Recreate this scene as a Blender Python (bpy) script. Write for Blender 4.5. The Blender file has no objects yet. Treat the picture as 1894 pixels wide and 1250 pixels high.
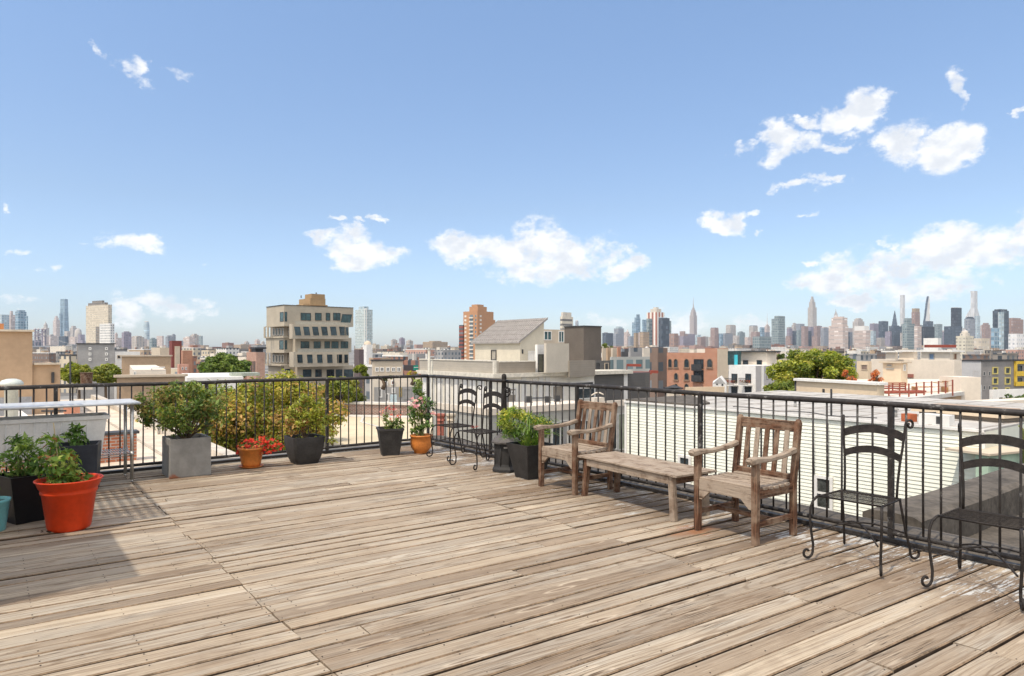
import bpy, math, random
import numpy as np
from mathutils import Vector, Matrix
rad = math.radians
rng = random.Random(7)
nr = np.random.RandomState(11)
sc = bpy.context.scene
COL = sc.collection
# ---------------------------------------------------------------- camera, light, sky
F, CX, HY, H = 1260.0, 947.0, 645.0, 1.5      # focal length in photo pixels, centre, horizon row, eye height
cam = bpy.data.cameras.new('camera')
cam.sensor_width = 36; cam.lens = F / 1894 * 36; cam.shift_y = 0.0106
cam.clip_start = 0.05; cam.clip_end = 30000
camo = bpy.data.objects.new('camera', cam); COL.objects.link(camo)
camo.location = (0, 0, H); camo.rotation_euler = (rad(90), 0, 0)
sc.camera = camo
SUN_EL = rad(60)
SH = Vector((0.68, 0.733))                     # horizontal direction shadows fall in
sun = bpy.data.lights.new('sun', 'SUN'); sun.energy = 2.9; sun.angle = rad(0.55); sun.color = (1.0, 0.90, 0.76)
suno = bpy.data.objects.new('sun', sun); COL.objects.link(suno)
d = Vector((SH.x * math.cos(SUN_EL), SH.y * math.cos(SUN_EL), -math.sin(SUN_EL)))
suno.rotation_euler = d.to_track_quat('-Z', 'Y').to_euler()
sc.view_settings.view_transform = 'Standard'; sc.view_settings.look = 'None'
sc.view_settings.exposure = 0.28; sc.view_settings.gamma = 1
sc.cycles.use_denoising = True
sc.cycles.max_bounces = 6; sc.cycles.volume_bounces = 0; sc.cycles.transparent_max_bounces = 8
sc.cycles.caustics_reflective = False; sc.cycles.caustics_refractive = False

def nd(t, typ, ins=None, **pr):
    n = t.nodes.new(typ)
    for k, v in pr.items(): setattr(n, k, v)
    for k, v in (ins or {}).items():
        s = n.inputs[k]
        if isinstance(v, bpy.types.NodeSocket): t.links.new(v, s)
        else: s.default_value = v
    return n
def mth(t, op, a, b=None, c=None, clamp=False):
    ins = {0: a}
    if b is not None: ins[1] = b
    if c is not None: ins[2] = c
    return nd(t, 'ShaderNodeMath', ins, operation=op, use_clamp=clamp).outputs[0]
def c4(c): return (c[0], c[1], c[2], 1.0)
def mixc(t, f, a, b, mode='MIX'):
    n = nd(t, 'ShaderNodeMix', None, data_type='RGBA', blend_type=mode)
    for i, v in ((0, f), (6, a), (7, b)):
        if isinstance(v, bpy.types.NodeSocket): t.links.new(v, n.inputs[i])
        else: n.inputs[i].default_value = c4(v) if i else v
    return n.outputs[2]
def sstep(t, v, a, b):
    return nd(t, 'ShaderNodeMapRange', {0: v, 1: a, 2: b, 3: 0.0, 4: 1.0}, interpolation_type='SMOOTHSTEP').outputs[0]

w = bpy.data.worlds.new('World'); sc.world = w; w.use_nodes = True
t = w.node_tree; t.nodes.clear()
sky = nd(t, 'ShaderNodeTexSky', None, sky_type='NISHITA', sun_disc=False, sun_elevation=SUN_EL,
         sun_rotation=rad(223), altitude=0, air_density=1.0, dust_density=0.6, ozone_density=1.2)
gen = nd(t, 'ShaderNodeTexCoord').outputs['Generated']
sp = nd(t, 'ShaderNodeSeparateXYZ', {0: gen})
az = mth(t, 'ARCTAN2', sp.outputs[0], sp.outputs[1]); el = mth(t, 'ARCSINE', sp.outputs[2])
# clouds: compass bearing and height above the horizon of each bank, half width, half height, strength
CL = [(1530,518,78,22,1),(1610,500,75,36,1),(1690,520,70,24,.9),(1750,470,80,42,1),(1830,460,70,40,1),(1900,440,60,40,1),(1580,547,48,12,.8),(1500,474,24,7,.6),(1665,450,14,24,.5),(1760,510,60,18,.6),(1858,518,14,12,.5),
 (1675,266,56,36,1),(1740,282,52,34,1),(1765,242,48,26,1),(1590,206,40,29,1),(1520,222,42,12,.8),(1438,258,40,32,.95),(1500,262,48,17,.95),(1555,270,32,9,.85),
 (1470,350,34,10,.8),(1500,334,24,10,.7),(1535,331,30,8,.7),(1370,271,24,8,.45),(1762,160,24,22,.8),(1884,190,16,9,.9),
 (1345,416,34,17,.9),(1388,400,16,7,.6),(1485,402,12,6,.5),(1420,431,12,8,.5),(875,448,62,24,1),(935,470,70,32,1),(1000,452,66,34,1),(985,500,60,20,.9),(1075,472,62,34,1),(1155,492,34,17,.95),
 (660,462,62,28,1),(700,462,52,16,.9),(590,438,34,10,.8),(620,413,16,6,.6),(690,397,16,6,.7),(662,410,14,7,.6),(665,428,14,9,.6),(620,488,26,8,.5),
 (258,452,60,16,.85),(318,567,58,22,.8),(222,592,38,26,.7),(400,577,30,8,.3),(232,120,26,24,.55),(250,150,20,14,.35),(345,138,40,12,.5),(192,95,14,16,.4),(100,495,26,12,.45),(8,376,12,10,.8),(30,562,34,9,.5),
 (1258,596,60,20,.6),(1400,604,56,14,.4),(1112,596,60,16,.4),(382,490,22,7,.35),(45,465,20,8,.25),(150,450,18,6,.2)]
vec = nd(t, 'ShaderNodeCombineXYZ', {0: az, 1: mth(t, 'MULTIPLY', el, 1.35), 2: 0.0}).outputs[0]
n1 = nd(t, 'ShaderNodeTexNoise', {'Vector': vec, 'Scale': 20.0, 'Detail': 7.0, 'Roughness': 0.62})
n2 = nd(t, 'ShaderNodeTexNoise', {'Vector': vec, 'Scale': 9.0, 'Detail': 4.0, 'Roughness': 0.5})
nw = nd(t, 'ShaderNodeTexNoise', {'Vector': vec, 'Scale': 13.0, 'Detail': 6.0, 'Roughness': 0.6})
ws = nd(t, 'ShaderNodeSeparateXYZ', {0: nw.outputs[1]})
azw = mth(t, 'MULTIPLY_ADD', mth(t, 'SUBTRACT', ws.outputs[0], .5), .15, az); elw = mth(t, 'MULTIPLY_ADD', mth(t, 'SUBTRACT', ws.outputs[1], .5), .075, el)
mx = None
for (px, py, hw, hh, s) in CL:
    a0 = math.atan((px - CX) / F); ca = math.cos(a0); e0 = math.atan((HY - py) / F * ca)
    wa = hw / F * ca * ca * 1.25; we = hh / F * ca * 1.35
    da = mth(t, 'MULTIPLY', mth(t, 'SUBTRACT', azw, a0), 1 / wa); de = mth(t, 'MULTIPLY', mth(t, 'SUBTRACT', elw, e0), 1 / we)
    q = mth(t, 'ADD', mth(t, 'MULTIPLY', da, da), mth(t, 'MULTIPLY', de, de))
    m = mth(t, 'SUBTRACT', s, q)
    mx = m if mx is None else mth(t, 'MAXIMUM', mx, m)
# added bright cloud overhead and behind, outside the view, to fill the shadows
rest = mth(t, 'MAXIMUM', sstep(t, el, .62, .85), mth(t, 'MULTIPLY', sstep(t, sp.outputs[1], .05, -.25), sstep(t, el, .02, .2)))
n3 = nd(t, 'ShaderNodeTexNoise', {'Vector': gen, 'Scale': 2.6, 'Detail': 6.0, 'Roughness': 0.55})
mx = mth(t, 'MAXIMUM', mx, mth(t, 'SUBTRACT', mth(t, 'MULTIPLY', rest, mth(t, 'MULTIPLY_ADD', n3.outputs[0], 6.0, -1.6)), .9))
mx = mth(t, 'MAXIMUM', mx, -1.0)
nz = mth(t, 'MULTIPLY', mth(t, 'SUBTRACT', n1.outputs[0], 0.5), 2.6)
nf = nd(t, 'ShaderNodeTexNoise', {'Vector': vec, 'Scale': 75.0, 'Detail': 5.0, 'Roughness': 0.6})
nz2 = mth(t, 'MULTIPLY', mth(t, 'SUBTRACT', nf.outputs[0], 0.5), 1.0)
dens = mth(t, 'ADD', mth(t, 'ADD', mx, nz), nz2)
cf = mth(t, 'MULTIPLY', mth(t, 'POWER', sstep(t, dens, -0.15, 0.85), 1.25), 0.96)
up = nd(t, 'ShaderNodeMapRange', {0: el, 1: 0.0, 2: 0.2, 3: 0.0, 4: 1.0}).outputs[0]; up2 = nd(t, 'ShaderNodeMapRange', {0: el, 1: 0.2, 2: 0.5, 3: 0.0, 4: 1.0}).outputs[0]
tint = mixc(t, up2, mixc(t, up, (1.50, 1.64, 2.02), (1.72, 1.72, 1.80)), (2.12, 2.2, 2.26))
skyc = mixc(t, 1.0, sky.outputs[0], tint, 'MULTIPLY')
ng = nd(t, 'ShaderNodeTexNoise', {'Vector': vec, 'Scale': 30.0, 'Detail': 4.0, 'Roughness': 0.5})
inner = mth(t, 'MULTIPLY', sstep(t, mth(t, 'ADD', mx, mth(t, 'MULTIPLY', nz, 0.4)), 0.1, .8), sstep(t, ng.outputs[0], .40, .62))
low = nd(t, 'ShaderNodeMapRange', {0: el, 1: 0.05, 2: 0.22, 3: 1.0, 4: 0.0}).outputs[0]
clc = mixc(t, low, mixc(t, inner, (11.6, 11.6, 11.6), (9.0, 9.35, 9.9)), mixc(t, inner, (13.0, 13.0, 12.8), (9.9, 10.2, 10.7)))
clc = mixc(t, sstep(t, rest, .05, .6), clc, (22.0, 20.5, 18.5))  # the added unseen cloud is brighter and warmer, for more fill light
skyc = mixc(t, cf, skyc, clc)
bg = nd(t, 'ShaderNodeBackground', {0: skyc, 1: 0.08})
nd(t, 'ShaderNodeOutputWorld', {0: bg.outputs[0]})

# ---------------------------------------------------------------- helpers
U = Vector((-0.609, 0.793)); V = Vector((0.793, 0.609))     # street grid: away-left, away-right
def zof(py, Y): return H - (py - HY) / F * Y
def at(px, py, Y): return Vector(((px - CX) / F * Y, Y, zof(py, Y)))
def gnd(px, py, z=0.0):
    Y = (H - z) * F / (py - HY); return Vector(((px - CX) / F * Y, Y))
def P2(px, Y): return Vector(((px - CX) / F * Y, Y))
def hit(P, dr, px):
    k = (px - CX) / F; return (k * P.y - P.x) / (dr.x - k * dr.y)
WL = {}
class MB:
    def __init__(s): s.v = []; s.f = []; s.uv = []; s.c = []; s.m = []; s.sm = []
    def face(s, pts, uv=None, col=(1, 1, 1), mi=0, smooth=False):
        b = len(s.v); s.v.extend([tuple(p) for p in pts]); n = len(pts)
        s.f.append(tuple(range(b, b + n))); s.uv.append(uv or [(p[0], p[1]) for p in pts]); s.c.append(col); s.m.append(mi); s.sm.append(smooth)
    def prism(s, poly, z0, z1, col=(1, 1, 1), mi=0, bottom=True, zt=None):
        n = len(poly)
        a = sum(poly[i][0] * poly[(i + 1) % n][1] - poly[(i + 1) % n][0] * poly[i][1] for i in range(n))
        if a < 0: poly = poly[::-1]; zt = zt[::-1] if zt else None
        zt = zt or [z1] * n; u = 0.0
        for i in range(n):
            p, q = poly[i], poly[(i + 1) % n]; L = math.hypot(q[0] - p[0], q[1] - p[1]); j = (i + 1) % n
            s.face([(p[0], p[1], z0), (q[0], q[1], z0), (q[0], q[1], zt[j]), (p[0], p[1], zt[i])], [(u, z0), (u + L, z0), (u + L, zt[j]), (u, zt[i])], col, mi); u += L
        s.face([(p[0], p[1], zt[i]) for i, p in enumerate(poly)], None, col, mi)
        if bottom: s.face([(p[0], p[1], z0) for p in poly[::-1]], None, col, mi)
    def box(s, c, sx, sy, sz, rot=0.0, col=(1, 1, 1), mi=0, M=None):   # c = centre of the base
        ca, sa = math.cos(rot), math.sin(rot)
        poly = [(c[0] + x * ca - y * sa, c[1] + x * sa + y * ca) for x, y in ((-sx/2, -sy/2), (sx/2, -sy/2), (sx/2, sy/2), (-sx/2, sy/2))]
        s.prism(poly, c[2], c[2] + sz, col, mi)
    def bar(s, a, b, w, h, up=(0, 0, 1), col=(1, 1, 1), mi=0, w2=None, h2=None, bev=0.0):       # rectangular bar from a to b, w across, h along up
        a = Vector(a); b = Vector(b); dr = (b - a).normalized(); x = dr.cross(Vector(up)).normalized(); y = x.cross(dr).normalized()
        w2 = w if w2 is None else w2; h2 = h if h2 is None else h2; L = (b - a).length
        def ring(c, w, h):
            if bev: k = bev; prof = [(-w/2+k, -h/2), (w/2-k, -h/2), (w/2, -h/2+k), (w/2, h/2-k), (w/2-k, h/2), (-w/2+k, h/2), (-w/2, h/2-k), (-w/2, -h/2+k)]
            else: prof = [(-w/2, -h/2), (w/2, -h/2), (w/2, h/2), (-w/2, h/2)]
            return [c + x * p + y * q for p, q in prof]
        r0, r1 = ring(a, w, h), ring(b, w2, h2); n = len(r0); o = rng.random() * 9; acc = 0
        for i in range(n):
            j = (i + 1) % n; e = (r0[j] - r0[i]).length
            s.face([r0[j], r0[i], r1[i], r1[j]], [(o, acc + e), (o, acc), (o + L, acc), (o + L, acc + e)], col, mi); acc += e
        s.face(r0, [(o, q * .02) for q in range(n)], col, mi); s.face(r1[::-1], [(o, q * .02) for q in range(n)], col, mi)
    def tube(s, pts, r, seg=8, col=(1, 1, 1), mi=0, caps=True):
        pts = [Vector(p) for p in pts]; n = len(pts); rr = r if isinstance(r, (list, tuple)) else [r] * n
        T = [(pts[min(i + 1, n - 1)] - pts[max(i - 1, 0)]).normalized() for i in range(n)]
        x = T[0].orthogonal().normalized(); rings = []; L = 0
        for i in range(n):
            x = (x - T[i] * x.dot(T[i])).normalized(); y = T[i].cross(x)
            if i: L += (pts[i] - pts[i-1]).length
            rings.append(([pts[i] + (x * math.cos(2*math.pi*k/seg) + y * math.sin(2*math.pi*k/seg)) * rr[i] for k in range(seg)], L))
        for (r0, l0), (r1, l1) in zip(rings, rings[1:]):
            for k in range(seg):
                j = (k + 1) % seg
                s.face([r0[k], r0[j], r1[j], r1[k]], [(l0, k/seg*.2), (l0, (k+1)/seg*.2), (l1, (k+1)/seg*.2), (l1, k/seg*.2)], col, mi, True)
        if caps: s.face(rings[0][0][::-1], None, col, mi); s.face(rings[-1][0], None, col, mi)
    def lathe(s, prof, c=(0, 0, 0), seg=32, col=(1, 1, 1), mi=0, rot=0.0, smooth=True):
        for (r0, z0), (r1, z1) in zip(prof, prof[1:]):
            for k in range(seg):
                a, b = rot + 2*math.pi*k/seg, rot + 2*math.pi*(k+1)/seg
                q = [(c[0]+r0*math.cos(a), c[1]+r0*math.sin(a), c[2]+z0), (c[0]+r0*math.cos(b), c[1]+r0*math.sin(b), c[2]+z0), (c[0]+r1*math.cos(b), c[1]+r1*math.sin(b), c[2]+z1), (c[0]+r1*math.cos(a), c[1]+r1*math.sin(a), c[2]+z1)]
                if r0 == 0: q = [q[0], q[2], q[3]]
                elif r1 == 0: q = q[:3]
                s.face(q, [(a * .3 + p[2] * .01, p[2]) for p in q], col, mi, smooth)
def wloc(o): return WL.get(o.name, Vector((0, 0, 0))) if o else Vector((0, 0, 0))
def tag(o, label=None, cat=None, group=None, kind=None):
    for k, v in (('label', label), ('category', cat), ('group', group), ('kind', kind)):
        if v: o[k] = v
    return o
def thing(name, label, cat, loc=(0, 0, 0), group=None):
    o = bpy.data.objects.new(name, None); COL.objects.link(o); o.location = loc; o.empty_display_size = .2
    WL[o.name] = Vector(loc); return tag(o, label, cat, group)
def obj(name, mb, mats, parent=None, loc=None, weld=False):
    if not isinstance(mats, (list, tuple)): mats = [mats]
    L = Vector(loc) if loc is not None else wloc(parent)
    me = bpy.data.meshes.new(name)
    me.from_pydata([(x - L.x, y - L.y, z - L.z) for x, y, z in mb.v], [], mb.f)
    ul = me.uv_layers.new(name='UVMap'); ul.data.foreach_set('uv', [c for f in mb.uv for p in f for c in (p[0], p[1])])
    ca = me.color_attributes.new('col', 'FLOAT_COLOR', 'CORNER')
    ca.data.foreach_set('color', [c for f, q in zip(mb.f, mb.c) for _ in f for c in (q[0], q[1], q[2], 1.0)])
    me.polygons.foreach_set('material_index', mb.m); me.polygons.foreach_set('use_smooth', mb.sm)
    for m in mats: me.materials.append(m)
    if any(mb.sm):
        import bmesh
        bm = bmesh.new(); bm.from_mesh(me); bmesh.ops.remove_doubles(bm, verts=bm.verts, dist=1e-5); bm.to_mesh(me); bm.free()
    o = bpy.data.objects.new(name, me); COL.objects.link(o)
    if parent: o.parent = parent
    if loc is not None and not parent: o.location = L
    WL[o.name] = L
    return o
def dup(root, loc, rotz=None, label=None, name=None):
    r = root.copy(); COL.objects.link(r); r.location = loc; WL[r.name] = Vector(loc)
    if rotz is not None: r.rotation_euler = (0, 0, rotz)
    if label: r['label'] = label
    for ch in list(root.children):
        c = ch.copy(); COL.objects.link(c); c.parent = r
        for g in list(ch.children):
            e = g.copy(); COL.objects.link(e); e.parent = c
    return r

# ---------------------------------------------------------------- materials
def newmat(name):
    m = bpy.data.materials.new(name); m.use_nodes = True; t = m.node_tree
    return m, t, t.nodes['Principled BSDF']
def pos(t): return nd(t, 'ShaderNodeNewGeometry').outputs['Position']
def noise(t, vec, sc_, det=4, rough=.55): return nd(t, 'ShaderNodeTexNoise', {'Vector': vec, 'Scale': sc_, 'Detail': float(det), 'Roughness': rough}).outputs[0]
def bump(t, b, h, dist=.01, st=.5):
    n = nd(t, 'ShaderNodeBump', {'Height': h, 'Distance': dist, 'Strength': st}); t.links.new(n.outputs[0], b.inputs['Normal'])
def plain(name, col, rough=.8, var=.12, scale=3.0, metal=0.0, bmp=0.0, bscale=40.0, stain=0.0, spec=.3, vert=False):
    m, t, b = newmat(name); p = pos(t)
    if vert: p = nd(t, 'ShaderNodeVectorMath', {0: p, 1: (1, 1, .12)}, operation='MULTIPLY').outputs[0]
    n = noise(t, p, scale, 5, .6); n2 = noise(t, p, scale * 7, 3)
    f = mth(t, 'ADD', mth(t, 'MULTIPLY', n, .65), mth(t, 'MULTIPLY', n2, .35))
    lo = [c * (1 - var * 1.6) for c in col]; hi = [min(c * (1 + var * 1.6), .95) for c in col]
    c = mixc(t, sstep(t, f, .3, .7), lo, hi)
    if stain: c = mixc(t, mth(t, 'MULTIPLY', sstep(t, noise(t, p, scale * .6, 6, .7), .52, .7), stain), c, [x * .45 for x in col])
    t.links.new(c, b.inputs['Base Color']); b.inputs['Roughness'].default_value = rough; b.inputs['Metallic'].default_value = metal
    b.inputs['Specular IOR Level'].default_value = spec
    if bmp: bump(t, b, noise(t, pos(t), bscale, 4), .01, bmp)
    return m
def facade(name, wall, glass=(.10, .13, .16), pu=3.0, pv=3.2, wu=.45, wv=.5, roof=(.42, .40, .38), var=.1, lines=0.0, rg=.35, bl=.0, spec=.5):
    m, t, b = newmat(name)
    uv = nd(t, 'ShaderNodeUVMap').outputs[0]; s = nd(t, 'ShaderNodeSeparateXYZ', {0: uv}); u, v = s.outputs[0], s.outputs[1]
    nz = nd(t, 'ShaderNodeSeparateXYZ', {0: nd(t, 'ShaderNodeNewGeometry').outputs['Normal']}).outputs[2]
    side = mth(t, 'LESS_THAN', mth(t, 'ABSOLUTE', nz), .5)
    a = mth(t, 'MULTIPLY', u, 1/pu); c = mth(t, 'MULTIPLY', v, 1/pv)
    win = mth(t, 'MULTIPLY', mth(t, 'LESS_THAN', mth(t, 'ABSOLUTE', mth(t, 'SUBTRACT', mth(t, 'FRACT', a), .5)), wu/2), mth(t, 'LESS_THAN', mth(t, 'ABSOLUTE', mth(t, 'SUBTRACT', mth(t, 'FRACT', c), .5)), wv/2))
    win = mth(t, 'MULTIPLY', win, side)
    wn = nd(t, 'ShaderNodeTexWhiteNoise', {'Vector': nd(t, 'ShaderNodeCombineXYZ', {0: mth(t, 'FLOOR', a), 1: mth(t, 'FLOOR', c), 2: 0.0}).outputs[0]}, noise_dimensions='3D').outputs[0]
    gl = mixc(t, mth(t, 'MULTIPLY', mth(t, 'POWER', wn, 3.0), .8), glass, [min(1, g * 2.2 + .12) for g in glass])
    p = pos(t); n = noise(t, p, .25, 6, .65)
    wc = mixc(t, sstep(t, n, .3, .7), [x * (1 - var) for x in wall], [min(.92, x * (1 + var)) for x in wall])
    if lines: wc = mixc(t, mth(t, 'MULTIPLY', mth(t, 'LESS_THAN', mth(t, 'FRACT', mth(t, 'MULTIPLY', v, 1/lines)), .14), .45), wc, [x * .4 for x in wall])
    rc = mixc(t, sstep(t, noise(t, p, .4, 5, .6), .35, .65), [x * .8 for x in roof], [min(.9, x * 1.2) for x in roof])
    col = mixc(t, side, rc, wc); col = mixc(t, win, col, gl)
    t.links.new(col, b.inputs['Base Color'])
    t.links.new(mth(t, 'SUBTRACT', .85, mth(t, 'MULTIPLY', win, .85 - rg)), b.inputs['Roughness']); b.inputs['Specular IOR Level'].default_value = spec
    return m
def brick(name, c1, c2, mortar=(.42, .38, .34), bw=.22, bh=.075, ms=.012, roof=(.3, .29, .28)):
    m, t, b = newmat(name); uv = nd(t, 'ShaderNodeUVMap').outputs[0]
    br = nd(t, 'ShaderNodeTexBrick', {'Vector': uv, 'Color1': c4(c1), 'Color2': c4(c2), 'Mortar': c4(mortar), 'Scale': 1.0, 'Mortar Size': ms, 'Brick Width': bw, 'Row Height': bh, 'Bias': 0.0})
    nz = nd(t, 'ShaderNodeSeparateXYZ', {0: nd(t, 'ShaderNodeNewGeometry').outputs['Normal']}).outputs[2]
    c = mixc(t, mth(t, 'MULTIPLY', sstep(t, noise(t, pos(t), 1.2, 6, .65), .4, .7), .35), br.outputs[0], [x * .55 for x in c1])
    c = mixc(t, mth(t, 'GREATER_THAN', nz, .5), c, roof)
    t.links.new(c, b.inputs['Base Color']); b.inputs['Roughness'].default_value = .88
    bump(t, b, br.outputs[1], -.006, .5); return m
def wood(name, dark, mid, grey, grey_amt=.5, sc_=1.0):
    m, t, b = newmat(name); uv = nd(t, 'ShaderNodeUVMap').outputs[0]
    s = nd(t, 'ShaderNodeSeparateXYZ', {0: uv}); g = nd(t, 'ShaderNodeCombineXYZ', {0: mth(t, 'MULTIPLY', s.outputs[0], 3.0 * sc_), 1: mth(t, 'MULTIPLY', s.outputs[1], 70.0 * sc_), 2: 0.0}).outputs[0]
    n = noise(t, g, 1.0, 6, .7); n2 = noise(t, pos(t), 7.0, 5, .65)
    c = mixc(t, sstep(t, n, .42, .58), dark, mid); c = mixc(t, mth(t, 'MULTIPLY', sstep(t, n2, .5 - grey_amt * .35, .75 - grey_amt * .3), .85), c, grey)
    c = mixc(t, mth(t, 'MULTIPLY', sstep(t, n, .60, .72), .7), c, [min(.9, x * 1.35) for x in grey])
    c = mixc(t, mth(t, 'MULTIPLY', sstep(t, n, .42, .36), .8), c, [x * .5 for x in dark])
    t.links.new(c, b.inputs['Base Color']); b.inputs['Roughness'].default_value = .82; b.inputs['Specular IOR Level'].default_value = .2
    bump(t, b, n, .006, .9); return m
def leafmat(name, trans=.3):
    m, t, b = newmat(name); at_ = nd(t, 'ShaderNodeVertexColor', None, layer_name='col').outputs[0]
    t.links.new(at_, b.inputs['Base Color']); b.inputs['Roughness'].default_value = .5; b.inputs['Specular IOR Level'].default_value = .35
    tr = nd(t, 'ShaderNodeBsdfTranslucent', {0: mixc(t, 1.0, at_, (1.5, 1.6, .7), 'MULTIPLY')})
    mx = nd(t, 'ShaderNodeMixShader', {0: trans, 1: b.outputs[0], 2: tr.outputs[0]})
    t.links.new(mx.outputs[0], t.nodes['Material Output'].inputs[0]); return m
LEAF = leafmat('leaf'); PETAL = leafmat('petal', .25)
BARK = plain('bark', (.13, .09, .06), .9, .3, 12, bmp=.4); SOIL = plain('soil', (.035, .026, .018), .95, .4, 60, bmp=.8, bscale=90)
STEM = plain('green_stem', (.14, .15, .05), .7, .3, 20)
IRON = plain('black_iron', (.022, .018, .016), .62, .35, 25, bmp=.25, bscale=120, spec=.25)
def railpaint():
    m, t, b = newmat('worn_rail_paint'); p = pos(t); n = noise(t, p, 16, 6, .7); n2 = noise(t, p, 45, 5, .7)
    c = mixc(t, sstep(t, n, .3, .7), (.020, .017, .016), (.042, .037, .034)); c = mixc(t, mth(t, 'MULTIPLY', sstep(t, n, .58, .66), .75), c, (.20, .19, .18)); c = mixc(t, mth(t, 'MULTIPLY', sstep(t, n2, .64, .70), .8), c, (.13, .05, .025))
    t.links.new(c, b.inputs['Base Color']); b.inputs['Roughness'].default_value = .52; b.inputs['Specular IOR Level'].default_value = .32; bump(t, b, n2, .003, .5); return m
RAILM = railpaint()
BITUM = plain('bitumen', (.105, .09, .074), .9, .3, 2.5, bmp=.7, bscale=14, stain=.5)
GLASSD = plain('dark_glass', (.035, .05, .06), .08, .4, .8, spec=.6)
GLASSB = plain('blue_green_glass', (.03, .07, .075), .1, .4, .8, spec=.6)
WHITE = plain('white_paint', (.74, .72, .68), .7, .06, 1.0, stain=.08)
TRIMD = plain('dark_trim', (.05, .05, .052), .6, .2, 3)
STEEL = plain('stainless_steel', (.55, .54, .52), .32, .1, 6, metal=.8)
ZINC = plain('brushed_worktop_steel', (.66, .66, .65), .38, .06, 8, metal=.35)
TEAK_R = wood('weathered_teak_brown', (.055, .026, .015), (.17, .085, .05), (.26, .185, .13), .30)
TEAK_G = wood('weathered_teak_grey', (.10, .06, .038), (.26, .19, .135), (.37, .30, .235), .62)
BLKPL = plain('dark_plastic_planter', (.034, .032, .031), .6, .22, 7, bmp=.15, bscale=120, spec=.3)
TERRA = plain('orange_plastic_pot', (.58, .20, .045), .45, .14, 6, spec=.3, stain=.2)
REDPOT = plain('red_orange_plastic_pot', (.60, .048, .008), .42, .09, 4, spec=.3, stain=.12)
CONC = plain('grey_concrete', (.235, .225, .21), .85, .14, 5, bmp=.25, bscale=90, stain=.15, vert=True)
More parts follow.
